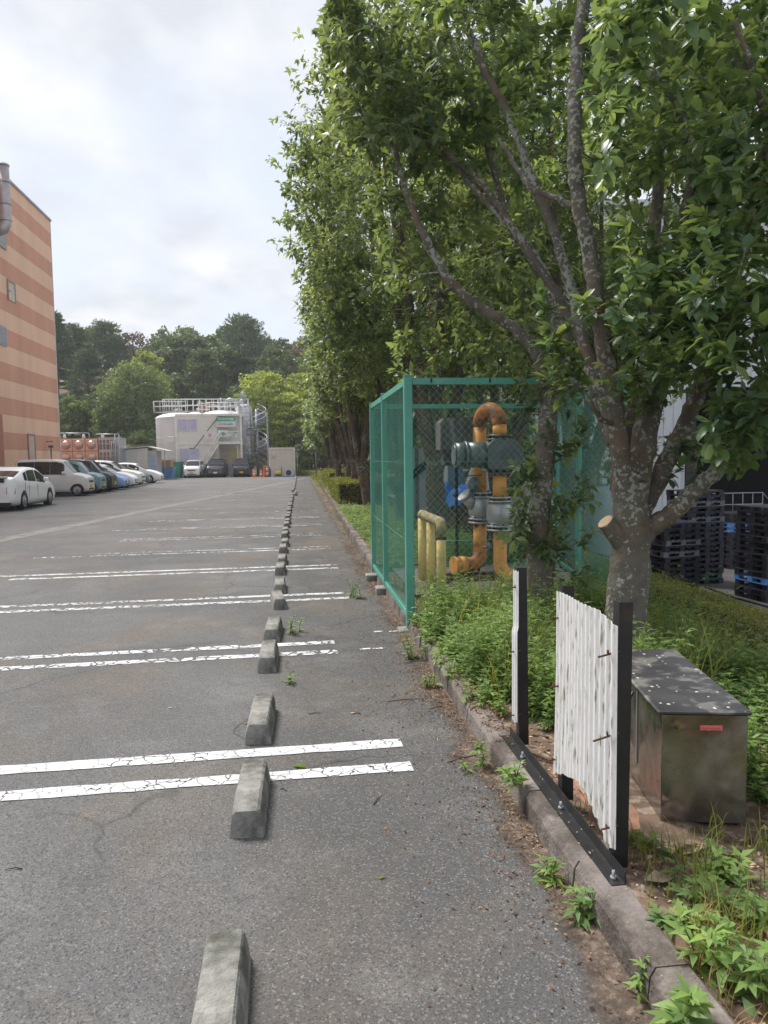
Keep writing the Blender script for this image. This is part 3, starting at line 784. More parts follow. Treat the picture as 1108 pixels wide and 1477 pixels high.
# ---- corrugated sheet frame on the kerb
KZ = 0.115
def gk(px, py, z): return G(px, py, z)
fr = thing('sheet_frame', 'black angle iron frame bolted on the kerb carrying broken corrugated sheet', 'frame', (1.13, 2.50, KZ))
Fo = Vector((1.13, 2.50, KZ))
angX, yA, yB, yC = 1.135, 2.53, 3.08, 3.72
def angle_post(y, h, tilt=0.0):
    m = MB(); t = .005; w_ = .052
    T = Matrix.Translation(Vector((angX, y, KZ))-Fo) @ Matrix.Rotation(tilt, 4, 'Y')
    m.prism([(0, 0), (w_, 0), (w_, t), (t, t), (t, w_), (0, w_)], 0, h, 'z', T)
    return m.obj('post', black, fr)
angle_post(yA, 1.00, 0.01); angle_post(yB, .965); angle_post(yC, .95, -0.012)
m = MB()
m.prism([(1.075, KZ), (1.130, KZ), (1.130, KZ+.050), (1.125, KZ+.050), (1.125, KZ+.005), (1.075, KZ+.005)], 2.42, 3.86, 'y', Matrix.Translation(-Fo))
m.obj('base_angle', black, fr)
for y in (2.46, 3.0, 3.55):
    m = MB(); m.cyl((1.10, y, KZ+.004), (1.10, y, KZ+.035), .006, 8, Matrix.Translation(-Fo)); m.cyl((1.10, y, KZ+.004), (1.10, y, KZ+.014), .012, 6, Matrix.Translation(-Fo)); m.obj('anchor_bolt', steel, fr)

def corrmat():
    m = mat('weathered_white_sheet', (0.80, 0.795, 0.78), .6, var=.06, scale=20, c2=(0.26, 0.27, 0.17), c2pos=(0.545, 0.66), c2scale=5.0, aniso=(16, 16, 2.2), detail=9)
    return m
cm = corrmat()
cm2 = mat('clean_white_sheet', (0.78, 0.78, 0.77), .55, var=.05)
sh = thing('corrugated_sheet', 'white corrugated plastic sheet streaked green, broken along its curled bottom edge', 'corrugated sheet', (1.12, 2.5, .3))
So = Vector((1.12, 2.5, .3))
def sheetgeo(y0, y1, ztop, zbot, curl, n=120, k=30, th=.0016, pitch_=.0415, amp=.0045, xb=1.118):
    rows_f, rows_b = [], []
    for i in range(n+1):
        u = i/n; y = y0+(y1-y0)*u
        c = amp*math.cos(2*PI*(y-y0)/pitch_)
        zt, zb_ = ztop(u), zbot(u)
        rf, rb = [], []
        for j in range(k+1):
            v = j/k; z = zb_+(zt-zb_)*v
            x = xb+c+curl(u, v)
            rf.append(Vector((x, y, z))-So); rb.append(Vector((x+th, y, z))-So)
        rows_f.append(rf); rows_b.append(rb)
    m = MB(); m.grid(rows_f); m.grid([list(reversed(r)) for r in rows_b])
    for a_, b2 in ((rows_f[0], rows_b[0]), (rows_f[-1], rows_b[-1]), ([r[0] for r in rows_f], [r[0] for r in rows_b]), ([r[-1] for r in rows_f], [r[-1] for r in rows_b])):
        m.grid([a_, b2], False)
    return m
jag = [rnd.uniform(-.006, .006) for _ in range(200)]
def zb1(u):
    y = u
    base = .205 if u < .10 else (.205+(.33-.205)*min(1, (u-.10)/.28)**.8)
    base = base - .10*max(0, (u-.55)/.45)
    return base + jag[int(u*60)]*(1 if u > .05 else .4)
m = sheetgeo(yA-.035, yB+.03, lambda u: 1.035+.035*min(1, u/.22)-.02*max(0, u-.22)+jag[int(u*40)]*.15, zb1, lambda u, v: -.030*math.exp(-((u-.0)/.10)**2)*0 - .018*math.sin(PI*min(1, u*1.3)) - .012*(1-v)**2*u)
m.obj('sheet', cm, sh)
for y, xs_ in ((yA-.01, 0), (yB+.01, -.006)):
    for z in (.30, .62, .95):
        p = Vector((1.118+xs_-.022, y+rnd.uniform(-.01, .01), z+rnd.uniform(-.02, .02)))-So
        tl = rnd.uniform(.012, .05) if y < 2.7 else .012
        m = MB(); m.cyl(p+Vector((.05, 0, 0)), p+Vector((-tl, -.004, -tl*.5)), .004, 8); m.lathe([(0, .004), (.008, .003), (.009, 0), (.0, 0)], 12, Matrix.Translation(p+Vector((.006, 0, 0))) @ Matrix.Rotation(-PI/2, 4, 'Y'))
        m.obj('hook_bolt', rust, sh)
s2 = thing('corrugated_sheet', 'narrow leftover strip of white corrugated sheet on the farther black post', 'corrugated sheet', (1.12, 2.5, .3))
m = sheetgeo(yC-.035, yC+.045, lambda u: 1.05+jag[int(u*20)], lambda u: .245+jag[int(u*30)]*2, lambda u, v: -.01*(1 if v < .62 else .3), n=20); m.obj('sheet', cm2, s2)
for z in (.29, .63, .97):
    p = Vector((1.11, yC-.01, z))-So
    m = MB(); m.cyl(p+Vector((.03, 0, 0)), p+Vector((-.03, -.004, -.006)), .004, 8); m.lathe([(0, .004), (.008, .003), (.009, 0), (0, 0)], 12, Matrix.Translation(p) @ Matrix.Rotation(-PI/2, 4, 'Y'))
    m.obj('hook_bolt', rust, s2)

# ---- stainless box
def steelbox():
    m = mat('stained_stainless', (0.34, 0.325, 0.305), .22, metal=.85, var=.22, scale=3, c2=(0.16, 0.13, 0.11), c2pos=(0.42, 0.66), c2scale=3.5)
    nt = m.node_tree; b = nt.nodes['Principled BSDF']
    tc = nt.nodes['Texture Coordinate']
    n = N(nt, 'ShaderNodeTexNoise'); n.inputs['Scale'].default_value = 5; n.inputs['Detail'].default_value = 7; L(nt, tc.outputs['Object'], n.inputs['Vector'])
    r = N(nt, 'ShaderNodeMapRange'); r.inputs[1].default_value = .35; r.inputs[2].default_value = .7; r.inputs[3].default_value = .10; r.inputs[4].default_value = .5
    L(nt, n.outputs['Fac'], r.inputs[0]); L(nt, r.outputs[0], b.inputs['Roughness'])
    n2 = N(nt, 'ShaderNodeTexNoise'); n2.inputs['Scale'].default_value = 3.2; n2.inputs['Detail'].default_value = 1; n2.inputs['Distortion'].default_value = 1.2; L(nt, tc.outputs['Object'], n2.inputs['Vector'])
    bp = N(nt, 'ShaderNodeBump'); bp.inputs['Strength'].default_value = .35; bp.inputs['Distance'].default_value = .05; L(nt, n2.outputs['Fac'], bp.inputs['Height']); L(nt, bp.outputs[0], b.inputs['Normal'])
    return m
ssm = steelbox()
def lidmat():
    m = mat('weathered_lid', (0.10, 0.10, 0.105), .35, metal=.6, var=.3, scale=4, c2=(0.30, 0.285, 0.27), c2pos=(0.50, 0.58), c2scale=6)
    nt = m.node_tree; b = nt.nodes['Principled BSDF']; tc = nt.nodes['Texture Coordinate']
    src = b.inputs['Base Color'].links[0].from_socket
    v = N(nt, 'ShaderNodeTexVoronoi'); v.inputs['Scale'].default_value = 34; L(nt, tc.outputs['Object'], v.inputs['Vector'])
    s = N(nt, 'ShaderNodeSeparateColor'); L(nt, v.outputs['Color'], s.inputs[0])
    mu = N(nt, 'ShaderNodeMath', operation='POWER'); mu.inputs[1].default_value = 5; L(nt, s.outputs[0], mu.inputs[0])
    m3 = N(nt, 'ShaderNodeMath', operation='MULTIPLY'); m3.inputs[1].default_value = .34; L(nt, mu.outputs[0], m3.inputs[0])
    lt = N(nt, 'ShaderNodeMath', operation='LESS_THAN'); L(nt, v.outputs['Distance'], lt.inputs[0]); L(nt, m3.outputs[0], lt.inputs[1])
    mi = N(nt, 'ShaderNodeMix', data_type='RGBA'); mi.inputs[7].default_value = (.55, .55, .50, 1); L(nt, lt.outputs[0], mi.inputs[0]); L(nt, src, mi.inputs[6]); L(nt, mi.outputs[2], b.inputs['Base Color'])
    m2 = N(nt, 'ShaderNodeMath', operation='SUBTRACT'); m2.inputs[0].default_value = .6; L(nt, lt.outputs[0], m2.inputs[1]); L(nt, m2.outputs[0], b.inputs['Metallic'])
    return m
BX = thing('steel_box', 'stained stainless steel box with a speckled flat lid in the planting bed', 'box', (1.745, 3.31, .09), R(-10.8))
bw, bd, bh = .345, .86, .47       # half extents handled below
x0b, x1b = -.165, .185; y0b, y1b = -.47, .50
m = MB(); m.box(x0b, x1b, y0b, y1b, 0, bh, b=.004); bb = m.obj('box_body', ssm, BX)
m = MB(); m.box(x0b-.022, x1b+.012, y0b-.015, y1b+.01, bh+.001, bh+.02, b=.006); lid = m.obj('lid', lidmat(), BX)
m = MB(); m.box(x0b-.006, x0b-.001, -.10, -.09, .1, bh-.02); m.obj('door_seam', steel, bb)
m = MB(); m.tube([(x0b-.003, .05, bh-.05), (x0b-.02, .05, bh-.09), (x0b-.02, .05, bh-.14)], .006, 8); m.obj('hasp', black, bb); m = MB(); m.tube([(x0b-.003, -.02, bh-.05), (x0b-.02, -.02, bh-.09), (x0b-.02, -.02, bh-.14)], .006, 8); m.obj('hasp', black, bb)
m = MB(); m.box(x0b+.155, x0b+.245, y0b-.004, y0b-.001, bh-.045-.022, bh-.045); stk = m.obj('sticker', mat('red_sticker', (.72, .16, .15), .5, var=.03), BX)
m = MB()
for r_ in range(2):
    xx = x0b+.160
    while xx < x0b+.238:
        wl = rnd.uniform(.002, .006); m.box(xx, xx+wl, y0b-.0052, y0b-.0042, bh-.055-.008*r_-.0025, bh-.055-.008*r_); xx += wl+rnd.uniform(.001, .004)
        if r_ == 1 and x0b+.18 < xx < x0b+.20: xx += .015
m.obj('lettering', mat('sticker_print', (.30, .03, .03), .6), stk)
for x, z in ((x0b+.045, bh-.03), (x0b+.06, bh-.06)):
    m = MB(); m.cyl((x, y0b-.004, z), (x, y0b+.002, z), .005, 8); m.obj('rivet', rust, bb)
# ================================================================== clipped hedge, pallets, warehouse
leaf_hedge = leafmat('hedge_leaf', (0.15, 0.19, 0.045), (0.36, 0.42, 0.07), tr=.25, var=.4)
YZ = -2.05      # loading yard level
# pallets: stringer-block plastic pallets, real deck boards and fork openings
def pallet_parts(m1):
    m = MB(); W_, D_, H_ = 1.1, 1.1, .145
    for i in range(7):
        x = -W_/2 + i*(W_-.11)/6
        m.box(x, x+.11, -D_/2, D_/2, H_-.022, H_)
    for i in range(3):
        x = -W_/2 + i*(W_-.13)/2
        m.box(x, x+.13, -D_/2, D_/2, 0, .02)
    for ix in range(3):
        for iy in range(3):
            x = -W_/2+ix*(W_-.16)/2; y = -D_/2+iy*(D_-.16)/2
            m.box(x+.002, x+.158, y+.002, y+.158, .02, H_-.022)
    for iy in (0, 2):
        y = -D_/2+iy*(D_-.03)/2
        m.box(-W_/2+.001, W_/2-.001, y+.001, y+.029, H_-.045, H_-.0225); m.box(-W_/2+.131, W_/2-.131, y+.001, y+.029, .0, .02)
    return m.mesh('pallet', m1)
pm = {n: pallet_parts(mat('pallet_'+n, c, .5, var=.25, scale=5)) for n, c in {'black': (.014, .015, .022), 'navy': (.018, .022, .045), 'grey': (.13, .13, .15), 'blue': (.07, .20, .48), 'green': (.02, .09, .05)}.items()}
def stack(cx, cy, rz, seq, where):
    cnt = {}
    for c in seq: cnt[c] = cnt.get(c, 0)+1
    for i, c in enumerate(seq):
        o = link('pallet', pm[c], loc=(cx+rnd.uniform(-.02, .02), cy+rnd.uniform(-.02, .02), YZ+.002+i*.147))
        o.rotation_euler = (0, 0, rz+R(rnd.uniform(-1.5, 1.5)))
        if i == len(seq)-1: lb = '%s pallet on top of %s' % (c, where)
        elif i == 0: lb = '%s pallet at the bottom of %s' % (c, where)
        elif cnt[c] == 1: lb = 'the one %s pallet within %s' % (c, where)
        else: lb = '%s pallet, %s from the bottom, in %s' % (c, ords[i] if i < 20 else 'high', where)
        tag(o, lb, 'pallet', 'plastic pallets stacked in the loading yard')
K, Nv, Gy, Bl, Gn = 'black', 'navy', 'grey', 'blue', 'green'
def yard(px, D):   # a yard position at a given depth seen at pixel column px
    r = ray(px, 700); t = D/(r.dot(fw)); return r.x*t, r.y*t
x, y = yard(965, 19.5); stack(x, y, R(12), [K, K, K, Nv, K, K, K, Gy, K, Gy, K, K, Nv, Gn, K][:13], 'the short stack beside the tree')
x, y = yard(1003, 21.2); stack(x, y, R(10), [K, Gn, K, K, Nv, K, K, K, K, Nv, K, Nv, Gy, Nv, K, Gy, Nv, K], 'the stack before the white wall')
x, y = yard(1112, 18.6); stack(x, y, R(8), [K, K, Nv, Bl, K, K, K, K, K, K, K, K, K, K, K, K], 'the tall stack at the right edge')
x, y = yard(1058, 24.0); stack(x, y, R(8), [K, K, K, Nv, K, K, K, K, Bl, Bl, K, K], 'the bluish stack between two dark stacks')

# warehouse
wallm = mat('white_siding', (0.62, 0.63, 0.66), .5, var=.04, scale=1)
wh = thing('warehouse', 'tall white warehouse with a dark open loading bay behind the trees', 'warehouse', (12, 29, YZ))
def wall(name, x0, x1, y0, y1, z0, z1, m_, p=wh): mb = MB(); mb.box(x0, x1, y0, y1, z0, z1, b=.01); return mb.obj(name, m_, p)
bayx0 = 3.9
wall('wall', -3.0, bayx0, 0, .3, 0, 13.5, wallm)                  # white face left of the bay
wall('wall', bayx0, 22, 0, .3, 6.4, 13.5, wallm)                  # above the bay
wall('wall', -3.0, -2.7, .31, 14, 0, 13.5, wallm)                 # side going back
m = MB()
for i in range(60):
    xx = -2.95+i*.42
    m.box(xx, xx+.03, -.025, -.001, 6.45 if xx > bayx0-.05 else .02, 13.45)
m.obj('siding_rib', mat('siding_rib', (.55, .56, .60), .5), wh)
wall('column', bayx0+.002, bayx0+.45, -.05, .45, 0, 6.398, mat('dark_column', (.035, .03, .028), .7))
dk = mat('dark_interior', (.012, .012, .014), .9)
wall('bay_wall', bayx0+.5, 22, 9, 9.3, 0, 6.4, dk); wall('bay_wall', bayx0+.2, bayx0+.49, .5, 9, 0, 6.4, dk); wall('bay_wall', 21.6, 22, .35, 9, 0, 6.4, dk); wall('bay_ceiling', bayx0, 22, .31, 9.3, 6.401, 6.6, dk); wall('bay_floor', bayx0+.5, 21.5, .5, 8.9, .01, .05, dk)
wall('roof', -3.3, 22.3, -.3, 14.3, 13.5, 13.75, wallm)
m = MB(); m.cyl((-1.25, -.12, 0), (-1.25, -.12, 8), .06, 10); m.bar((-3, -.06, 2.7), (2, -.06, 2.7), .03, .03); m.bar((-3, -.06, 6.1), (2, -.06, 6.1), .04, .05); m.obj('downpipe', mat('brown_pipe', (.09, .05, .045), .6), wh)
m = MB(); m.box(-2.2, -1.9, -.15, -.06, 2.2, 6.0); m.obj('pilaster', wallm, wh)
# railing by the bay
rl = thing('handrail', 'thin grey steel handrail in front of the dark loading bay', 'handrail', (16.2, 27.4, YZ+1.2))
m = MB()
for z in (.9, .45): m.tube([(0, 0, z), (2.1, 0, z), (2.5, 0, z-.45)], .022, 6)
m.obj('rail', steel, rl)
for i in range(6):
    m = MB(); m.cyl((i*.42, 0, -1.2 if i in (0, 5) else 0.0), (i*.42, 0, .9), .018, 6); m.obj('baluster', steel, rl)
# yard odds and ends seen through the fence
def odd(px, D, z): x, y = yard(px, D); return (x, y, z)
tn = thing('storage_tank', 'pale grey vertical round tank behind the green fence', 'tank', odd(868, 17, YZ))
m = MB(); m.lathe([(0, 0), (.38, 0), (.38, 2.6), (.33, 2.8), (.2, 2.95), (0, 3.0)], 28); m.obj('tank_shell', mat('tank_grey', (.33, .36, .40), .45, var=.1), tn)
m = MB(); m.cyl((0, 0, 2.95), (0, 0, 3.15), .12, 12); m.obj('tank_cap', steel, tn)
ta = thing('steel_hopper', 'grey sheet steel hopper on legs seen through the left of the fence', 'hopper', odd(615, 18, YZ))
m = MB(); m.prism([(-.55, 2.2), (.45, 2.2), (.45, 3.2), (.15, 3.9), (-.55, 3.9)], -.5, .5, 'y'); m.obj('hopper_body', mat('hopper_grey', (.38, .40, .44), .4, var=.12), ta)
m = MB(); m.box(-.35, -.27, -.52, -.505, 2.2, 3.9); m.box(.1, .18, -.52, -.505, 2.2, 3.6); m.obj('seam_strip', darkhood, ta)
for x in (-.45, .35):
    for y in (-.4, .4):
        m = MB(); m.bar((x, y, 0), (x, y, 2.2), .08, .08); m.obj('leg', black, ta)
m = MB(); m.tube([(-.9, -.55, 2.9), (.0, -.55, 3.6)], .09, 10); m.obj('chute', black, ta)
cl = thing('blue_grey_column', 'slim blue-grey steel column behind the control box', 'column', odd(657, 16.5, YZ))
m = MB(); m.box(-.19, .19, -.12, .12, 0, 4.05, b=.01); m.obj('column_shaft', mat('bluegrey', (.13, .19, .30), .5), cl)
m = MB(); m.box(-.25, .25, -.2, .2, 0, .03); m.obj('base_plate', steel, cl)
m = MB(); m.box(-.235, -.193, -.13, .13, .1, 4.0); m.obj('edge_strip', wallm, cl)
def tarp(px, D, zt, wx, dy, lb):
    x, y = yard(px, D)
    P_ = []
    for i in range(13):
        row = []
        for j in range(13):
            u, v = i/12*2-1, j/12*2-1
            edge = max(abs(u), abs(v))
            z = zt + .12*u - .26*max(0, edge-.72)/.28 + .04*math.sin(7*u+3*v)
            row.append((x+wx*min(1, edge/.8*1)*0+wx*u*(.8+.2*(1-max(0, edge-.72))), y+dy*v*.9, z))
        P_.append(row)
    m = MB(); m.grid(P_); o = m.obj('tarpaulin', tarpblue); tag(o, lb, 'tarpaulin')
    m = MB(); m.box(x-wx*.78, x+wx*.78, y-dy*.75, y+dy*.75, YZ+.01, zt-.14, b=.02)
    o = m.obj('covered_crate', rust if px > 660 else darkhood); tag(o, 'rusty brown crate under the blue tarpaulin behind the control box' if px > 660 else 'dark crate under the small blue tarpaulin at the left', 'crate')
tarp(671, 15.5, 1.02, .38, .5, 'bright blue tarpaulin over a rusty crate behind the control box')
tarp(632, 16.5, 1.0, .26, .4, 'small blue tarpaulin beside the yellow guard rail, far side of the fence')
wt = thing('site_trailer', 'white wedge-shaped machine cover behind the grey meter', 'machine', odd(690, 18, YZ))
m = MB(); m.prism([(-.5, 1.0), (.5, 1.0), (.5, 3.9), (.1, 3.9), (-.5, 2.2)], -.5, .5, 'y'); m.obj('cover', wallm, wt)
m = MB(); m.box(-.48, .48, -.45, .45, 0.02, 1.0); m.obj('plinth', darkhood, wt)
# guard cable in front of the yard
cb_ = MB(); pts = [Vector((5.0, 6+i*2.0, .02-.05*(i % 2))) for i in range(10)]
cb_.tube(pts, .014, 6); tag(cb_.obj('black_cable', blackplastic), 'sagging black cable strung along the far side of the clipped hedge', 'cable')
# ================================================================== foliage
def nrm(a): return a/np.maximum(np.linalg.norm(a, axis=-1, keepdims=True), 1e-9)
def leaf_geo(P, D, U, S, Wd, kind, tint, droop=0.25, g=rng):
    """P base, D direction, U face normal hint, S length, Wd width ratio"""
    D = nrm(D); Sd = nrm(np.cross(D, U)); Nn = np.cross(Sd, D)
    if kind == 'big':
        t = np.array([0, .12, .12, .45, .45, .45, .78, .78, .78, 1.0])
        s = np.array([0, .0, .0, 1, 0, -1, .62, 0, -.62, 0])
        tt = np.array([0, .36, .36, .36, .78, .78, .78, 1.0]); ss = np.array([0, .92, 0, -.92, .80, 0, -.80, 0])
        F4 = np.array([[2, 1, 4, 5], [2, 5, 6, 3]]); F3 = np.array([[0, 1, 2], [0, 2, 3], [4, 7, 5], [5, 7, 6]])
        k = 8
    elif kind == 'mid':
        tt = np.array([0, .5, .5, .5, 1.0]); ss = np.array([0, 1., 0, -1., 0])
        F4 = None; F3 = np.array([[0, 1, 2], [0, 2, 3], [1, 4, 2], [2, 4, 3]]); k = 5
    else:
        tt = np.array([0, .5, .5, 1.0]); ss = np.array([0, 1., -1., 0]); F4 = np.array([[0, 1, 3, 2]]); F3 = None; k = 4
    n = len(P)
    dr = droop*(0.6+0.8*g.random(n))
    fold = 0.22
    zz = -dr[:, None]*tt[None]**2 + fold*np.abs(ss)[None]*Wd
    V = P[:, None]+S[:, None, None]*(D[:, None]*tt[None, :, None] + Sd[:, None]*(ss*Wd)[None, :, None] + Nn[:, None]*zz[:, :, None])
    off = (np.arange(n)*k)[:, None, None]
    f4 = None if F4 is None else (F4[None]+off).reshape(-1, 4)
    f3 = None if F3 is None else (F3[None]+off).reshape(-1, 3)
    return V.reshape(-1, 3), f4, f3, np.repeat(tint, k)
def leaf_mesh(name, P, D, U, S, Wd, kind, tint, m, droop=0.25):
    V, f4, f3, t = leaf_geo(P, D, U, S, Wd, kind, tint, droop)
    return npmesh(name, V, f4, m, tint=t, F3=f3, smooth=(kind != 'card'))
def rdir(n, g=rng): return nrm(g.standard_normal((n, 3)))
def whorls(T, axis, nl, size, spread=1.0, g=rng, tvar=None):
    """nl leaves set round each twig end T, spraying out along axis"""
    n = len(T); ax = nrm(axis)
    u = nrm(np.cross(ax, rdir(n, g))); v = np.cross(ax, u)
    a = (np.arange(nl)[None]*2.4 + g.random((n, 1))*6.3 + g.normal(0, .25, (n, nl)))
    el = g.uniform(0.05, 1.15, (n, nl))*spread
    D = ax[:, None]*np.cos(el*1.35)[..., None] + (u[:, None]*np.cos(a)[..., None] + v[:, None]*np.sin(a)[..., None])*np.sin(el*1.35)[..., None]
    D[..., 2] -= 0.12+.35*g.random((n, nl))
    P = T[:, None] - ax[:, None]*(g.random((n, nl))**1.5*0.15)[..., None] + D*0.012
    U = nrm(ax[:, None]*0.7 + np.array([0, 0, .8]) + g.normal(0, .28, (n, nl, 3)))
    S = size*(0.42+0.80*g.random((n, nl))**.7)*(.85+.3*g.random((n, 1)))
    base = (g.random(n) if tvar is None else tvar)
    tn = np.clip(base[:, None]*0.75 + g.random((n, nl))*0.3, 0, 1)
    return P.reshape(-1, 3), D.reshape(-1, 3), U.reshape(-1, 3), S.ravel(), tn.ravel()

class Tree:
    def __init__(s, base, g):
        s.base = Vector(base); s.g = g
        s.pos = []; s.par = []; s.chain = []; s.rad = []
        s.tubes = []
    def stem(s, pts, r0, r1, frm=None, sub=6, wob=0.006, n=10):
        """stem through control points (Catmull-Rom), adds nodes to grow from"""
        P_ = [Vector(p) for p in pts]; out = []
        ext = [P_[0]*2-P_[1]]+P_+[P_[-1]*2-P_[-2]]
        for i in range(1, len(ext)-2):
            for k in range(sub):
                t = k/sub; a, b, c, d = ext[i-1], ext[i], ext[i+1], ext[i+2]
                q = 0.5*((2*b)+(c-a)*t+(2*a-5*b+4*c-d)*t*t+(3*b-a-3*c+d)*t**3)
                out.append(q+Vector(s.g.normal(0, wob, 3)))
        out.append(P_[-1])
        k = len(out); rs = [(r0+(r1-r0)*(i/(k-1))**0.85)*(1+s.g.normal(0, .025)) for i in range(k)]
        s.tubes.append((out, rs, n))
        for q, r in zip(out, rs):
            s.pos.append(tuple(q)); s.rad.append(r)
    def grow(s, targets, maxr=0.02, tip=0.0035, bend=0.18):
        T = np.array(targets); pos = np.array(s.pos); rad = list(s.rad)
        d0 = np.array([np.min(np.linalg.norm(pos-t, axis=1)) for t in T])
        order = np.argsort(d0)
        buf = np.zeros((len(pos)+len(T)*5, 3)); buf[:len(pos)] = pos; n = len(pos)
        rr = np.zeros(len(buf)); rr[:n] = rad
        ax = np.zeros_like(T)
        cb = np.array(s.base)
        for i in order:
            t = T[i]
            d = np.linalg.norm(buf[:n]-t, axis=1)
            # prefer joints lower than the target, so twigs reach outwards and up
            cost = d + 0.45*np.maximum(0, buf[:n, 2]-t[2]+0.05)
            j = int(np.argmin(cost)); a = buf[j]; ln = d[j]
            r0 = min(rr[j]*0.6, max(tip*1.3, maxr*min(1, ln/1.2)))
            mid = (a+t)/2 + s.g.normal(0, bend*ln*0.35, 3) + np.array([0, 0, -0.06*ln])
            q = [a, a*0.5625+mid*0.375+t*0.0625, (a+2*mid+t)/4, a*0.0625+mid*0.375+t*0.5625, t]
            rs = [r0, r0*.85+tip*.15, r0*.6+tip*.4, r0*.35+tip*.65, tip]
            s.tubes.append(([Vector(x) for x in q], rs, 5 if ln > .5 else 4))
            for m in range(1, 5):
                buf[n] = q[m]; rr[n] = rs[m]; n += 1
            ax[i] = t-q[3]
        s.T = T; s.ax = nrm(nrm(ax)+np.array([0, 0, .35]))
        return s
    def bark(s, m, parent, name='trunk', rmin=0.0):
        V_, F_ = [], []; n0 = 0
        for pts, rs, n in s.tubes:
            if max(rs) < rmin: continue
            P_ = np.array([tuple(p) for p in pts]) - np.array(s.base); k = len(P_)
            d = np.gradient(P_, axis=0); d = nrm(d)
            u = nrm(np.cross(d, np.array([0.31, 0.52, 0.79]))); v = np.cross(d, u)
            a = np.arange(n)*2*PI/n
            ring = P_[:, None] + (u[:, None]*np.cos(a)[None, :, None]+v[:, None]*np.sin(a)[None, :, None])*np.array(rs)[:, None, None]
            V_.append(ring.reshape(-1, 3))
            i, j = np.meshgrid(np.arange(k-1), np.arange(n), indexing='ij')
            F_.append(np.stack([n0+i*n+j, n0+i*n+(j+1) % n, n0+(i+1)*n+(j+1) % n, n0+(i+1)*n+j], -1).reshape(-1, 4)); n0 += k*n
        return link(name, npmesh(name, np.concatenate(V_), np.concatenate(F_), m, smooth=True), parent)

def crown_points(g, c, r, n, shell=0.55, clump=0, lo=None):
    """points in an ellipsoid, denser towards the outside and gathered in clumps"""
    if clump:
        cc = rdir(clump, g)*(g.random((clump, 1))**(1/3)*0.55+0.42)
        p = cc[g.integers(0, clump, n)] + g.normal(0, .15, (n, 3))
        p = p*np.minimum(1, 1.06/np.maximum(np.linalg.norm(p, axis=1, keepdims=True), 1e-6))
    else:
        p = rdir(n, g)*(shell+(1-shell)*g.random((n, 1))**0.6)
    p = np.sign(p)*np.abs(p)**.78
    P_ = np.array(c)+p*np.array(r)*.94
    if lo is not None: P_ = P_[P_[:, 2] > lo]
    return P_

bark_lichen = barkmat('lichen_bark', (0.135, 0.12, 0.10), (0.155, 0.105, 0.068), 0.68, 19)
bark_brown = barkmat('brown_bark', (0.11, 0.09, 0.072), (0.17, 0.10, 0.06), 0.45, 9)
bark_dark = mat('dark_bark', (0.055, 0.047, 0.042), .95, var=.35, scale=4, bump=.5, bscale=15, c2=(.11, .085, .06), c2pos=(.5, .65))
leaf_main = leafmat('evergreen_leaf', (0.074, 0.146, 0.076), (0.29, 0.44, 0.13), rough=.33, tr=.33, var=.36)
leaf_row = leafmat('row_leaf', (0.070, 0.126, 0.072), (0.28, 0.40, 0.13), rough=.42, tr=.37, var=.40)
leaf_lite = leafmat('light_leaf', (0.10, 0.17, 0.035), (0.36, 0.45, 0.07), rough=.45, tr=.40, var=.35)

def P3(px, py, depth):
    r = ray(px, py); t = depth/r.dot(fw); return Vector((r.x*t, r.y*t, EYE+r.z*t))

# ---- the big evergreen beside the steel box: many stems from one short trunk
g = np.random.default_rng(21)
tb_ = Vector((2.36, 5.05, .05))
T1 = Tree(tb_, g); DD = 5.35
def S1(pts, r0, r1, **k): T1.stem([P3(x, y, d) for x, y, d in pts], r0, r1, **k)
T1.stem([tb_+Vector((0, 0, -.05)), P3(905, 945, DD), P3(903, 890, DD), P3(908, 820, DD), P3(912, 760, DD), P3(908, 712, DD), P3(908, 690, DD)], .168, .118, n=18, wob=.003)
S1([(912, 800, DD+.02), (935, 765, DD), (975, 735, DD-.05), (1010, 700, DD-.1), (1045, 665, DD-.2), (1070, 630, DD-.35), (1100, 590, DD-.6), (1150, 520, DD-.9)], .085, .03, n=12)      # low right limb
S1([(903, 720, DD-.02), (897, 670, DD-.06), (889, 610, DD-.1), (884, 560, DD-.1), (872, 500, DD-.1), (858, 420, DD-.1), (845, 340, DD-.1), (832, 260, DD-.1), (828, 180, DD-.1), (832, 80, DD), (850, -60, DD+.1)], .075, .045, n=12)   # pale lichened stem
S1([(912, 730, DD+.05), (925, 660, DD+.05), (938, 590, DD+.05), (960, 520, DD), (985, 450, DD), (1012, 380, DD), (1040, 300, DD), (1055, 200, DD+.1), (1070, 60, DD+.2)], .105, .045, n=12)
S1([(925, 740, DD+.12), (950, 690, DD+.14), (985, 620, DD+.15), (1010, 560, DD+.1), (1028, 480, DD+.1), (1060, 400, DD+.2), (1095, 300, DD+.3), (1130, 180, DD+.5)], .075, .04, n=12)
S1([(905, 740, DD+.22), (895, 680, DD+.3), (912, 600, DD+.4), (930, 530, DD+.5), (940, 440, DD+.6), (945, 330, DD+.7), (955, 200, DD+.8), (960, 60, DD+.9)], .085, .035, n=12)
S1([(890, 640, DD+.12), (872, 580, DD+.35), (848, 520, DD+.6), (830, 440, DD+.8), (812, 380, DD+.9), (795, 320, DD+1.0), (760, 240, DD+1.1), (735, 170, DD+1.2), (690, 80, DD+1.3), (650, -20, DD+1.4)], .055, .03)
S1([(893, 660, DD+.3), (868, 600, DD+.8), (845, 510, DD+1.1), (815, 445, DD+1.2), (785, 395, DD+1.3), (740, 330, DD+1.4), (700, 270, DD+1.5), (650, 225, DD+1.6), (610, 195, DD+1.7), (575, 130, DD+1.8)], .05, .02)
S1([(884, 610, DD-.12), (868, 605, DD-.2), (850, 580, DD-.3), (838, 560, DD-.35), (822, 545, DD-.45)], .022, .010)
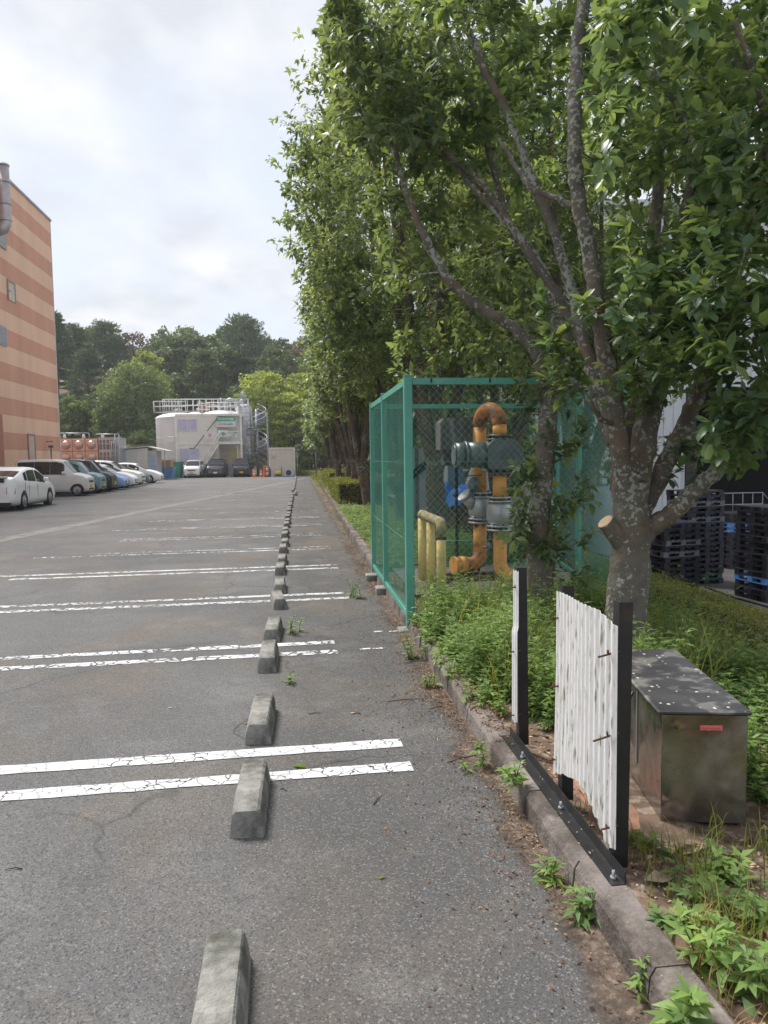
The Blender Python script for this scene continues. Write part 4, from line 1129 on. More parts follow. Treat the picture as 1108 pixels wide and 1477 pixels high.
S1([(828, 300, DD), (800, 285, DD+.1), (770, 275, DD+.1), (748, 245, DD+.2), (720, 200, DD+.3)], .03, .014)
S1([(1012, 380, DD), (985, 330, DD-.3), (1000, 240, DD-.5), (975, 150, DD-.6), (930, 90, DD-.7), (905, 20, DD-.8)], .04, .02)
S1([(1045, 665, DD-.2), (1075, 640, DD-.6), (1090, 600, DD-1.0), (1120, 540, DD-1.3)], .03, .012)
S1([(1040, 300, DD), (1080, 260, DD-.5), (1110, 200, DD-.9), (1090, 120, DD-1.2), (1060, 30, DD-1.3)], .035, .014)
# targets: whole crown plus the hanging sprays in front at the right
t_ = []
def cloud(px0, px1, py0, py1, d0, d1, n, test=None):
    for _ in range(n):
        x, y, d = g.uniform(px0, px1), g.uniform(py0, py1), g.uniform(d0, d1)
        if test and not test(x, y): continue
        t_.append(tuple(P3(x, y, d)))
cloud(1085, 1180, 505, 640, 4.0, 5.2, 42)
cloud(1020, 1085, 560, 665, 4.0, 4.9, 22)
cloud(960, 1060, 430, 545, 4.4, 5.4, 60)
cloud(890, 1010, 320, 500, 4.3, 5.3, 100)
cloud(1000, 1180, 240, 500, 3.9, 5.2, 175)
cloud(860, 1180, -120, 260, 3.9, 6.2, 370)
cloud(890, 980, 500, 580, 4.7, 5.4, 14)
cloud(1180, 1500, -200, 600, 4.0, 7.0, 260)
cloud(780, 850, 415, 575, 4.9, 5.2, 16)
cloud(600, 900, -250, 30, 5.6, 7.8, 150)
cloud(820, 1100, -800, -120, 4.0, 7.5, 210)
cloud(740, 860, 20, 180, 6.2, 7.6, 40)
cloud(560, 760, 60, 240, 6.8, 7.9, 90)
# loose twig sprays near the white wall
cloud(965, 1010, 625, 690, 5.1, 5.6, 7)
ca = nrm(g.standard_normal((500, 3)))
pp = np.array([3.4, 6.6, 5.6])+rdir(430, g)*(g.random((430, 1))**.4)*np.array([2.4, 1.9, 3.0])
pp = pp[(pp[:, 2] > 3.2) & ~((pp[:, 0]-.39*pp[:, 1] < .25) & (pp[:, 1] < 7.2))]
t_ += [tuple(p) for p in pp]
T1.grow(np.array(t_), maxr=.022, tip=.0036)
tree1 = thing('evergreen_tree', 'big multi-stemmed evergreen with lichen spotted bark standing behind the steel box', 'tree', tb_, 0, 'evergreen trees along the planting strip')
T1.bark(bark_lichen, tree1)
Pq, Dq, Uq, Sq, tq = whorls(T1.T, T1.ax, 11, .108, 1.0, g)
P2, D2, U2, S2, t2 = whorls(T1.T-T1.ax*.12, T1.ax, 6, .098, 1.1, g)
P_ = np.concatenate([Pq, P2])-np.array(tb_); 
link('crown', leaf_mesh('crown', P_, np.concatenate([Dq, D2]), np.concatenate([Uq, U2]), np.concatenate([Sq, S2]), .25, 'big', np.concatenate([tq, t2]), leaf_main, .22), tree1)
# sawn limb stub with a pale cut face
m = MB(); a_, b2 = P3(906, 790, DD)-tb_, P3(873, 752, DD-.07)-tb_
m.tube([a_, a_.lerp(b2, .6), b2], [.09, .070, .062], 16, caps=False)
m.obj('sawn_limb', bark_lichen, tree1)
dcut = (b2-a_).normalized()
m = MB(); m.tube([b2-dcut*.004, b2+dcut*.003], [.0625, .057], 16, True, False); m.obj('cut_face', mat('cut_wood', (.55, .40, .25), .8, var=.12, scale=20), tree1)
# root flare
m = MB(); m.lathe([(.29, -.06), (.235, .0), (.20, .08), (.182, .22), (.172, .35)], 20)
rf = m.obj('root_flare', bark_lichen, tree1)
for v in rf.data.vertices:
    a_ = math.atan2(v.co.y, v.co.x); v.co.x *= 1+.07*math.sin(5*a_)*(1-v.co.z*2); v.co.y *= 1+.07*math.sin(5*a_+1)*(1-v.co.z*2)

# ---- slim tree by the cage with the long lichened limb reaching left
g = np.random.default_rng(5)
tb_ = Vector((2.36, 7.02, .05)); D0 = 7.3
T2 = Tree(tb_, g)
def S2_(pts, r0, r1, **k): T2.stem([P3(x, y, d) for x, y, d in pts], r0, r1, **k)
T2.stem([tb_+Vector((0, 0, -.05))]+[P3(x, y, D0-.6) for x, y in ((782, 860), (776, 800), (778, 740), (784, 680), (790, 620), (792, 570), (788, 545))], .115, .075, n=14, wob=.004)
D0 -= .6
S2_([(788, 560, D0), (782, 530, D0), (768, 500, D0), (735, 470, D0), (695, 445, D0), (655, 412, D0), (628, 370, D0), (605, 325, D0), (590, 285, D0+.1), (575, 240, D0+.2), (560, 180, D0+.3)], .068, .02, n=12)
S2_([(790, 590, D0+.02), (800, 560, D0+.1), (806, 500, D0+.3), (790, 430, D0+.5), (770, 380, D0+.6), (735, 320, D0+.7), (700, 200, D0+.8), (670, 120, D0+.9), (640, 30, D0+1), (600, -80, D0+1)], .055, .02)
S2_([(792, 570, D0), (820, 540, D0-.1), (815, 470, D0-.1), (790, 400, D0), (745, 335, D0+.1), (690, 280, D0+.2), (650, 230, D0+.3), (620, 205, D0+.4), (580, 160, D0+.5), (550, 90, D0+.6), (520, 20, D0+.7)], .045, .015)
S2_([(785, 860, D0+.12), (796, 800, D0+.16), (800, 760, D0+.18)], .06, .05)
S2_([(655, 412, D0), (640, 420, D0-.1), (612, 405, D0-.2)], .02, .01)
t_ = []
cloud(470, 640, 20, 200, 6.2, 8.0, 210)
cloud(470, 520, -60, 120, 6.5, 8.0, 90)
cloud(520, 700, 150, 330, 7.3, 8.8, 130)
cloud(540, 640, 270, 420, 7.0, 8.2, 60)
cloud(560, 780, 440, 545, 7.4, 8.6, 85)
cloud(640, 800, 230, 440, 7.8, 9.0, 60)
cloud(480, 760, -420, 20, 6.4, 8.8, 170)
cloud(735, 850, 500, 590, 6.2, 6.9, 18)
cloud(790, 860, 600, 780, 6.5, 6.9, 30)
cloud(735, 785, 660, 790, 6.3, 6.7, 20)
cloud(780, 850, 760, 850, 6.4, 6.8, 10)
T2.grow(np.array(t_), maxr=.020, tip=.0036)
tree2 = thing('evergreen_tree', 'slim lichen-spotted tree beside the fence cage, one long limb reaching left', 'tree', tb_, 0, 'evergreen trees along the planting strip')
T2.bark(bark_lichen, tree2)
Pq, Dq, Uq, Sq, tq = whorls(T2.T, T2.ax, 11, .105, 1.05, g)
P2, D2, U2, S2, t2 = whorls(T2.T-T2.ax*.14, T2.ax, 6, .095, 1.1, g)
link('crown', leaf_mesh('crown', np.concatenate([Pq, P2])-np.array(tb_), np.concatenate([Dq, D2]), np.concatenate([Uq, U2]), np.concatenate([Sq, S2]), .24, 'mid', np.concatenate([tq, t2]), leaf_row, .3), tree2)

# ---- row of evergreens down the planting strip
def row_tree(base, hgt, left, right, lo, seed, lean=0, nt=900, leaf=.13, label='', m=leaf_row, nstem=5, depth=2.3, kind='card', nl=8):
    g = np.random.default_rng(seed)
    b_ = Vector(base); T = Tree(b_, g)
    th = lo*0.45
    top = b_+Vector((lean*.4, 0, th))
    r0 = .11+.008*hgt
    T.stem([b_+Vector((0, 0, -.05)), b_+Vector((lean*.15, 0, th*.5)), top], r0*1.15, r0*.85, n=10)
    cx = (left+right)/2
    for i in range(nstem):
        a = 2*PI*i/nstem+g.uniform(-.4, .4); sp = g.uniform(.3, .8)
        ex = cx+math.cos(a)*(right-left)/2*sp; ey = b_.y+math.sin(a)*depth*sp; ez = hgt*g.uniform(.7, .92)
        m1 = top.lerp(Vector((ex, ey, ez)), .35)+Vector((math.cos(a)*.2, math.sin(a)*.2, .1))
        T.stem([top-Vector((0, 0, .15)), m1, Vector((ex*.95+cx*.05, ey, (m1.z+ez)/2+.3)), Vector((ex, ey, ez))], r0*.6, .02, n=7)
    c = (cx, b_.y, (hgt+lo)/2); r = ((right-left)/2, depth, (hgt-lo)/2)
    pts = crown_points(g, c, r, int(nt*1.12), clump=60)
    T.grow(pts, maxr=.03, tip=.004)
    t = thing('evergreen_tree', label, 'tree', b_, 0, 'evergreen trees along the planting strip')
    T.bark(bark_brown, t)
    hgtf = np.clip((T.T[:, 2]-lo)/(hgt-lo), 0, 1)
    Pq, Dq, Uq, Sq, tq = whorls(T.T, T.ax, nl+3, leaf*.84, 1.1, g, tvar=np.clip(g.random(len(T.T)), 0, 1))
    P2, D2, U2, S2, t2 = whorls(T.T+g.normal(0, .16, T.T.shape), T.ax, nl, leaf*.84, 1.1, g)
    link('crown', leaf_mesh('crown', np.concatenate([Pq, P2])-np.array(b_), np.concatenate([Dq, D2]), np.concatenate([Uq, U2]), np.concatenate([Sq, S2]), .25, kind, np.concatenate([tq, t2]), m, .3), t)
    return t
row = [((2.35, 12.6, .06), 9.1, -.14, 4.6, 2.9, 0, 'evergreen just behind the green fence, first of the long row', 2000, .13, 2.5),
       ((2.45, 17.4, .06), 9.9, .05, 4.8, 2.9, 0, 'tall evergreen forming the highest left shoulder of the receding row', 1900, .14, 2.6),
       ((2.2, 22.8, .06), 9.0, 0.35, 4.6, 3.0, -.7, 'thick trunked evergreen leaning towards the lot just left of the green fence', 1500, .15, 2.6),
       ((2.15, 27.2, .06), 8.2, .55, 4.6, 3.0, -.2, 'straight trunked evergreen behind the leaning one, right of the clipped hedge block', 1200, .16, 2.5),
       ((2.1, 31.5, .06), 7.6, .7, 4.5, 3.0, .2, 'evergreen rising at the right end of the nearer clipped hedge block', 1000, .18, 2.5),
       ((2.0, 36.5, .06), 7.2, .8, 4.4, 2.8, -.1, 'dark slim trunked evergreen between the two clipped hedge blocks', 900, .20, 2.6),
       ((2.1, 42.5, .06), 7.0, .9, 4.5, 2.7, .1, 'evergreen behind the farther clipped hedge block', 800, .22, 3.0),
       ((2.2, 49, .06), 6.9, 1.0, 4.6, 2.6, -.2, 'evergreen near the far end of the row, pale trunk beside a lamp', 700, .25, 3.2),
       ((2.4, 56, .06), 7.0, .5, 5.0, 2.4, .1, 'last but one evergreen of the row beyond the hedge blocks', 650, .28, 3.4),
       ((2.6, 63.5, .06), 7.2, .3, 5.6, 1.8, .0, 'last evergreen of the row behind the beige container', 650, .32, 3.6),
       ((4.15, 10.9, -.45), 8.0, 2.3, 6.4, 2.6, .2, 'evergreen growing just outside the right rear of the fence cage', 1300, .13, 2.2),
       ((4.2, 15.6, -.45), 8.5, 2.6, 7.0, 2.6, .2, 'evergreen behind the grey gas meter on the yard side', 1100, .14, 2.6)]
row += [((6.6, 18.5, -2.05), 7.5, 4.6, 9.2, .3, .1, 'bushy dark tree rooted in the lower yard behind the pipes', 1300, .15, 2.4),
       ((6.2, 25.5, -2.05), 7.8, 4.2, 9.0, .2, .1, 'dense tree in the lower yard beyond the hooded control box', 1300, .17, 2.8),
       ((5.6, 34, -2.05), 7.6, 3.8, 9.0, .0, .1, 'dense tree in the lower yard far behind the yellow guard rail', 1300, .2, 3.5),
       ((7.0, 45, -2.05), 8.6, 4.0, 11.0, .0, .1, 'far bushy tree closing the view behind the cage', 1300, .25, 4.0)]
for i, (b_, h_, l_, r_, lo_, le_, lb_, nt_, lf_, dp_) in enumerate(row):
    row_tree(b_, h_, l_, r_, lo_, 40+i, le_, nt_, lf_, lb_, depth=dp_, m=leaf_row, kind='mid' if i in (0, 10) else 'card', nl=8)

# ---- far end of the lot: light green maples and the dark wood on the slope
def clump_tree(base, hgt, rad, lo, seed, m, n, leaf, mbark, label, cat='tree', name='broadleaf_tree', nclump=60, flat=.6, group='trees on the slope behind the tanks', cone=0.0, wd=.3, needle=False, trunk_r=.22):
    g = np.random.default_rng(seed); b_ = Vector(base)
    T = Tree(b_, g)
    T.stem([b_+Vector((0, 0, -.5)), b_+Vector((g.uniform(-.3, .3), 0, hgt*.5)), b_+Vector((g.uniform(-.3, .3), 0, hgt*.9))], trunk_r, .05, n=8)
    z = np.linspace(0, 1, nclump)
    zz = lo+(hgt-lo)*(z**.9)
    ang = np.arange(nclump)*2.399+g.uniform(0, 6)
    prof = (1-z)**.8*(1)*cone + (1-cone)*np.sqrt(np.clip(1-(2*z-.85)**2/1.4, 0.02, 1))
    rr_ = rad*prof*g.uniform(.25, 1.0, nclump)**.5
    C = np.stack([b_.x+np.cos(ang)*rr_, b_.y+np.sin(ang)*rr_, b_.z+zz+g.normal(0, .25, nclump)], 1)
    T.grow(C, maxr=.10, tip=.03)
    sz = rad*(.26 if not needle else (.21 if cone > .5 else .28))*g.uniform(.7, 1.25, nclump)
    per = n//nclump
    off = nrm(g.standard_normal((nclump, per, 3)))*(g.random((nclump, per, 1))**.45)
    Pl = (C[:, None]+off*sz[:, None, None]*np.array([1.15, 1.15, flat])).reshape(-1, 3)
    outw = nrm(off.reshape(-1, 3)+g.normal(0, .35, (nclump*per, 3)))
    if needle: Dl = nrm(outw*np.array([1, 1, .3])+np.array([0, 0, .45])); Ul = rdir(len(Pl), g)
    else: Dl = nrm(np.cross(outw, rdir(len(Pl), g))); Ul = outw
    S = leaf*g.uniform(.6, 1.3, len(Pl))
    tn = np.clip(np.repeat(g.random(nclump), per)*.6+g.random(len(Pl))*.45, 0, 1)
    t = thing(name, label, cat, b_, 0, group)
    T.bark(mbark, t)
    link('crown', leaf_mesh('crown', Pl-np.array(b_), Dl, Ul, S, wd, 'card', tn, m, .15), t)
    return t
lf_pine = leafmat('pine_needles', (0.052, 0.098, 0.058), (.14, .22, .09), rough=.6, tr=.2, var=.35)
lf_dark = leafmat('dark_broadleaf', (0.050, 0.088, 0.040), (.16, .25, .07), rough=.55, tr=.25, var=.4)
lf_mid = leafmat('mid_broadleaf', (0.080, 0.145, 0.050), (.22, .32, .07), rough=.5, tr=.3, var=.35)
lf_maple = leafmat('maple_leaf', (0.145, 0.225, 0.045), (.40, .52, .09), rough=.5, tr=.4, var=.35)
lf_brown = leafmat('bare_brown', (0.10, 0.075, 0.06), (.16, .12, .08), rough=.7, tr=.2, var=.3)
def hz_(x, y): return float(terrain_h(np.array([x*1.0]), np.array([y*1.0]))[0])
def at(px, D):
    r = ray(px, 640); t = D/r.dot(fw); return r.x*t, r.y*t
def forest(px, D, ytop, wpx, lo, m, n, leaf, label, name='broadleaf_tree', seed=0, **k):
    x, y = at(px, D); zb = hz_(x, y); ztop = EYE+(664+(430-px)*.014-ytop-7)/1067*D
    h_ = ztop-zb; rad = wpx/2/1067*D
    return clump_tree((x, y, zb-.1), h_, rad, h_*lo, seed, m, n, leaf, bark_dark, label, name=name, **k)
F_ = [
 # px, depth, top y, width px, low fraction, mat, n, leaf, label, name
 (86, 100, 450, 58, .25, lf_pine, 5200, .5, 'tall pine rising right at the corner of the orange building', 'pine_tree', dict(cone=.8, needle=True, wd=.14, flat=.35, nclump=90)),
 (112, 106, 468, 62, .2, lf_pine, 5200, .5, 'pine second from the orange building on the skyline', 'pine_tree', dict(cone=.7, needle=True, wd=.14, flat=.35, nclump=90)),
 (158, 108, 464, 74, .2, lf_pine, 6000, .5, 'broad layered dark pine above the stainless panel tank', 'pine_tree', dict(cone=.6, needle=True, wd=.14, flat=.32, nclump=100)),
 (132, 96, 500, 60, .15, lf_pine, 4500, .45, 'lower pine standing in front of the skyline pines at the left', 'pine_tree', dict(cone=.6, needle=True, wd=.14, flat=.35, nclump=80)),
 (196, 112, 480, 56, .3, lf_brown, 1100, .45, 'half bare brownish tree on the skyline right of the broad pine', 'broadleaf_tree', dict(nclump=60)),
 (214, 98, 506, 46, .2, lf_maple, 2500, .40, 'yellow-green tree crown peeping over the rounded tree, left of the tanks', 'broadleaf_tree', dict(nclump=50)),
 (246, 112, 492, 60, .1, lf_dark, 4200, .5, 'dark broadleaf tree on the skyline above the left white tank', 'broadleaf_tree', {}),
 (268, 108, 484, 66, .1, lf_dark, 4500, .5, 'dark broadleaf tree with feathery top, second above the left white tank', 'broadleaf_tree', {}),
 (304, 110, 488, 64, .1, lf_dark, 4500, .5, 'dark rounded tree on the skyline above the middle of the railings', 'broadleaf_tree', {}),
 (356, 104, 456, 74, .25, lf_pine, 6500, .5, 'tallest skyline pine with a heavy rounded head, above the right white tank', 'pine_tree', dict(cone=.15, needle=True, wd=.16, flat=.5, nclump=90)),
 (372, 100, 520, 64, .2, lf_pine, 4200, .45, 'low spreading pine below the tallest one', 'pine_tree', dict(cone=.2, needle=True, wd=.16, flat=.4, nclump=70)),
 (330, 100, 500, 66, .1, lf_dark, 4200, .45, 'dark tree behind the railings left of the tallest pine', 'broadleaf_tree', {}),
 (298, 96, 505, 74, .1, lf_dark, 5200, .42, 'wide dark conical tree directly behind the railings', 'broadleaf_tree', dict(cone=.5)),
 (408, 112, 492, 56, .15, lf_pine, 3800, .5, 'hazy blue-green tree on the skyline right of the tallest pine', 'broadleaf_tree', {}),
 (430, 108, 498, 50, .2, lf_brown, 1600, .5, 'brownish thin tree on the skyline just left of the tree row', 'broadleaf_tree', {}),
 (254, 94, 540, 50, .1, lf_dark, 3500, .4, 'dark shaded tree between the rounded tree and the conical tree', 'broadleaf_tree', {}),
 (200, 88, 530, 96, .08, lf_mid, 15000, .30, 'big rounded mid green camphor tree left of the white tanks', 'broadleaf_tree', dict(nclump=150, flat=.9)),
 (168, 86, 576, 56, .08, lf_mid, 4500, .30, 'low green tree at the left foot of the big rounded tree', 'broadleaf_tree', dict(flat=.9)),
 (104, 88, 572, 46, .1, lf_mid, 3800, .30, 'small bushy tree beside the corner of the orange building', 'broadleaf_tree', {}),
 (146, 92, 566, 66, .05, lf_dark, 4200, .38, 'dark undergrowth tree above the bare bank', 'broadleaf_tree', {}),
 (386, 84, 538, 84, .25, lf_maple, 6500, .30, 'bright yellow-green maple with layered sprays behind the spiral stair', 'maple_tree', dict(flat=.25, nclump=110)),
 (424, 82, 560, 76, .2, lf_maple, 5000, .30, 'yellow-green maple above the beige container', 'maple_tree', dict(flat=.25, nclump=90)),
 (440, 84, 536, 70, .2, lf_maple, 4500, .30, 'yellow-green maple meeting the near tree row', 'maple_tree', dict(flat=.25, nclump=90)),
 (404, 90, 500, 70, .2, lf_dark, 4200, .36, 'dark tree behind the yellow-green maples', 'broadleaf_tree', {}),
 (448, 88, 505, 60, .15, lf_mid, 4800, .32, 'mid green tree at the meeting of tree row and hillside', 'broadleaf_tree', {}),
 (474, 84, 520, 70, .1, lf_mid, 4200, .34, 'green tree closing the end of the lane right of the container', 'broadleaf_tree', {}),
 (350, 90, 560, 70, .1, lf_dark, 4000, .36, 'dark tree in the gap between the tanks and the maples', 'broadleaf_tree', {}),
 (456, 78, 612, 60, .02, lf_dark, 3200, .30, 'dark shrub at the end of the lane behind the container', 'shrub', dict(trunk_r=.08)),
 (60, 104, 480, 70, .2, lf_pine, 3000, .5, 'pine hidden mostly behind the orange building', 'pine_tree', dict(cone=.6, needle=True, wd=.14, flat=.35)),
]
F_ += [
 (498, 82, 560, 80, .02, lf_dark, 4200, .32, 'dark thicket seen between the far trunks, first right of the lane end', 'shrub', dict(trunk_r=.08)),
 (540, 80, 560, 84, .02, lf_dark, 4200, .32, 'dark thicket seen through the trunks left of the green fence', 'shrub', dict(trunk_r=.08)),
 (590, 80, 560, 90, .02, lf_dark, 4200, .32, 'dark thicket hidden behind the left panel of the green fence', 'shrub', dict(trunk_r=.08)),
 (212, 84, 622, 70, .02, lf_mid, 3200, .28, 'low green bushes behind the grey shed', 'shrub', dict(trunk_r=.06, flat=.9)),
 (182, 85, 630, 46, .02, lf_dark, 2200, .28, 'dark bush behind the silver end of the panel tank', 'shrub', dict(trunk_r=.06)),
]
for i, (px, D, yt, wp, lo, m_, n_, lf, lb, nm, kw) in enumerate(F_):
    forest(px, D, yt, wp*1.12, lo, m_, int(n_*1.25), lf, lb, nm, seed=100+i, **kw)
# a few deeper rows so no gap opens to the horizon
for i in range(16):
    px = 40+i*34; D = 128+14*(i % 3)
    x, y = at(px, D)
    clump_tree((x, y, hz_(x, y)-.2), 5.5+(i*37 % 5)*.6, 4.0, 1.0, 300+i, lf_dark, 2600, .7, bark_dark, 'dark hill tree far behind the skyline row, seen only through gaps', nclump=45, group='far trees on the hilltop')

# ================================================================== low plants
leaf_weed = leafmat('weed_leaf', (0.115, 0.215, 0.078), (.34, .50, .13), rough=.55, tr=.33, var=.35)
leaf_weed2 = leafmat('bright_weed_leaf', (0.125, 0.235, 0.085), (.38, .52, .11), rough=.55, tr=.35, var=.3)
grass_m = leafmat('grass_blade', (0.11, 0.15, 0.04), (.32, .38, .08), rough=.6, tr=.3, var=.4)
drygrass = leafmat('dry_grass', (0.26, 0.19, 0.10), (.30, .22, .1), rough=.8, tr=.2, var=.3)
def weed_points(g, bases, hmin, hmax, nleaf, lsize, lean=.25):
    """each weed: a leaning stem with leaves in threes all the way up"""
    n = len(bases); H = g.uniform(hmin, hmax, n)*(.78+.42*np.sin(bases[:, 0]*5.3+1.2)*np.sin(bases[:, 1]*4.1+.4)); ln = g.normal(0, lean, (n, 2))
    t = (np.arange(nleaf)+.6)/nleaf
    P = bases[:, None] + np.stack([ln[:, None, 0]*H[:, None]*t**1.5, ln[:, None, 1]*H[:, None]*t**1.5, H[:, None]*t*np.ones((n, 1))], -1)
    a = g.random((n, 1))*6.3+np.arange(nleaf)*2.4
    D = np.stack([np.cos(a), np.sin(a), .15+.5*t[None]*np.ones((n, 1))], -1)+g.normal(0, .15, (n, nleaf, 3))
    out = []
    for k, da in enumerate((0, .75, -.75)):
        c, s_ = math.cos(da), math.sin(da)
        Dk = np.stack([D[..., 0]*c-D[..., 1]*s_, D[..., 0]*s_+D[..., 1]*c, D[..., 2]], -1)
        out.append((P.reshape(-1, 3), Dk.reshape(-1, 3), (lsize*(1.15-.45*t)[None]*g.uniform(.7, 1.2, (n, nleaf))*(1 if k == 0 else .75)).ravel()))
    P_ = np.concatenate([o[0] for o in out]); D_ = np.concatenate([o[1] for o in out]); S_ = np.concatenate([o[2] for o in out])
    U_ = nrm(np.array([0, 0, 1.])+g.normal(0, .25, P_.shape))
    tn = np.clip(np.tile(np.repeat(g.random(n), nleaf)*.7, 3)+g.random(len(P_))*.35, 0, 1)
    tip = np.stack([bases[:, 0]+ln[:, 0]*H, bases[:, 1]+ln[:, 1]*H, bases[:, 2]+H], 1)
    return P_, D_, U_, S_, tn, tip
def blades(g, bases, hmin, hmax, wd, lean=.6, seg=4):
    """curved grass blades as real thin strips"""
    n = len(bases); H = g.uniform(hmin, hmax, n); a = g.random(n)*6.3; le = g.uniform(.15, 1, n)*lean
    t = np.linspace(0, 1, seg+1)
    dx = np.cos(a)[:, None]*le[:, None]*H[:, None]*t**2; dy = np.sin(a)[:, None]*le[:, None]*H[:, None]*t**2
    dz = H[:, None]*(t-.35*le[:, None]*t**2.5)
    C = bases[:, None]+np.stack([dx, dy, dz], -1)
    sd = np.stack([-np.sin(a), np.cos(a), np.zeros(n)], -1)[:, None]*(wd*(1-t**2)*.5+.0004)[None, :, None]
    V = np.stack([C-sd, C+sd], 2).reshape(-1, 3)
    k = (seg+1)*2; i = np.arange(seg)*2
    F = (np.stack([i, i+1, i+3, i+2], 1)[None]+(np.arange(n)*k)[:, None, None]).reshape(-1, 4)
    return V, F, np.repeat(g.random(n), k)
def in_poly(px, py, poly):
    c = False; j = len(poly)-1
    for i in range(len(poly)):
        xi, yi = poly[i]; xj, yj = poly[j]
        if (yi > py) != (yj > py) and px < (xj-xi)*(py-yi)/(yj-yi)+xi: c = not c
        j = i
    return c
g = np.random.default_rng(77)
def scatter(n, x0, x1, y0, y1, keep, z=.085):
    P_ = np.stack([g.uniform(x0, x1, n), g.uniform(y0, y1, n), np.full(n, z)], 1)
    k = np.array([keep(p[0], p[1]) for p in P_]); P_ = P_[k]
    P_[:, 2] = bed_h(P_[:, 0], P_[:, 1])
    return P_
def clear(x, y):
    if 1.40 < x-.19*(y-3.3) < 2.0 and 2.72 < y < 3.95: return False          # steel box
    if (x-2.36)**2+(y-5.05)**2 < .09: return False
    if 1.7 < x < 3.2 and 8.05 < y < 10: return False
    return True
dens = lambda x, y: (0.5+0.5*math.sin(x*4.1+y*2.3)*math.sin(y*3.7-x*1.9))
W1 = scatter(3400, 1.12, 3.3, 4.0, 7.0, lambda x, y: clear(x, y) and (x-1.12 > .30*(1-min(1, (y-3.9)/1.2))) and dens(x, y) > .10)
W2 = scatter(1400, 2.05, 3.9, 2.6, 5.0, lambda x, y: clear(x, y))
W3 = scatter(260, 1.2, 2.3, 3.75, 4.6, lambda x, y: clear(x, y) and x > 1.45 and dens(x, y) > .3)
W4 = scatter(500, 1.15, 3.4, 6.9, 8.2, lambda x, y: dens(x, y) > .35)
W5 = scatter(1200, 2.2, 3.9, 5.0, 11.0, lambda x, y: clear(x, y))
def weeds_obj(name, B, hmin, hmax, nl, ls, m, label, wd=.17):
    P_, D_, U_, S_, tn, tip = weed_points(g, B, hmin, hmax, nl, ls)
    V, f4, f3, t = leaf_geo(P_, D_, U_, S_, wd, 'mid', tn, .35, g)
    # stems
    n = len(B); sV, sF = [], []
    k = 3; a = np.arange(3)*2.09
    for lv, f in enumerate((0, .5, 1)):
        c = B+(tip-B)*np.array([f**1.5, f**1.5, f]); rr_ = .0022*(1.2-f)
        sV.append(c[:, None]+np.stack([np.cos(a), np.sin(a), a*0], -1)[None]*rr_)
    SV = np.stack(sV, 1).reshape(-1, 3)
    Fq = []
    for lv in range(2):
        for j in range(3): Fq.append([lv*3+j, lv*3+(j+1) % 3, lv*3+3+(j+1) % 3, lv*3+3+j])
    SF = (np.array(Fq)[None]+(np.arange(n)*9)[:, None, None]).reshape(-1, 4)+len(V)
    me = npmesh(name, np.concatenate([V, SV]), SF if f4 is None else np.concatenate([f4, SF]), m, tint=np.concatenate([t, np.full(len(SV), .4)]), F3=f3)
    return tag(link(name, me), label, 'weeds', kind='stuff')
weeds_obj('weeds', W1[::3], .22, .62, 13, .085, leaf_weed2, 'taller narrow-leaved pale green weeds standing among the broad ones', wd=.085)
weeds_obj('weeds', np.concatenate([W1[1::3], W1[2::3], W3]), .12, .46, 11, .062, leaf_weed, 'dense leafy green weeds filling the bed between kerb and big tree')
weeds_obj('weeds', np.concatenate([W2, W5[W5[:, 0] < 3.45]]), .12, .36, 10, .062, leaf_weed, 'tall leafy green weeds between the steel box and the clipped hedge')
weeds_obj('weeds', W4, .08, .26, 7, .06, leaf_weed2, 'sparse low weeds growing through the front of the fence cage')
W6 = scatter(2600, 1.2, 3.4, 9.9, 22, lambda x, y: True)
weeds_obj('weeds', W6, .08, .35, 6, .09, leaf_weed, 'low green weeds on the ground behind the fence cage')
W7 = scatter(230, 1.02, 1.22, 4.3, 6.85, lambda x, y: dens(x*2, y*1.4) > .25); W7[:, 2] = .09
weeds_obj('weeds', W7, .06, .22, 6, .055, leaf_weed2, 'low weeds spilling over the kerb towards the gutter')
def grass_obj(name, B, h0, h1, wd, m, label, lean=.7):
    V, F, t = blades(g, B, h0, h1, wd, lean)
    return tag(link(name, npmesh(name, V, F, m, tint=t)), label, 'grass', kind='stuff')
def tufts(centres, per, spread):
    c = np.repeat(centres, per, 0); c = c+np.concatenate([g.normal(0, spread, (len(c), 2)), np.zeros((len(c), 1))], 1); return c
grass_obj('grass', tufts(scatter(170, 1.17, 2.6, 1.2, 2.75, lambda x, y: True), 12, .03), .05, .22, .004, grass_m, 'thin green grass in the near corner of the planting bed')
grass_obj('grass', tufts(scatter(80, 1.16, 1.75, 1.2, 3.6, lambda x, y: clear(x, y) and dens(x*1.3, y) > .45), 14, .022), .03, .12, .003, drygrass, 'short dry straw coloured grass beside the kerb')
grass_obj('grass', tufts(scatter(45, 2.3, 3.9, 3.0, 6.5, lambda x, y: True), 9, .05), .30, .75, .009, grass_m, 'long arching grass blades before the clipped hedge', 1.1)
grass_obj('grass', tufts(scatter(150, 1.15, 3.4, 6.6, 8.6, lambda x, y: clear(x, y)), 10, .05), .10, .40, .005, grass_m, 'wispy grass around the yellow guard rail')
grass_obj('grass', tufts(scatter(700, 1.2, 4.2, 11, 34, lambda x, y: dens(x*.5, y*.4) > .3), 16, .10), .03, .10, .012, grass_m, 'patchy grass under the evergreen row')
grass_obj('grass', tufts(scatter(900, 1.3, 4.2, 34, 72, lambda x, y: True), 14, .16), .05, .18, .03, grass_m, 'green grass beside the far kerb')
grass_obj('grass', tufts(scatter(210, 1.2, 3.6, 4.2, 6.9, lambda x, y: clear(x, y)), 8, .05), .25, .62, .007, grass_m, 'tall grass blades mixed into the weeds before the cage', .9)
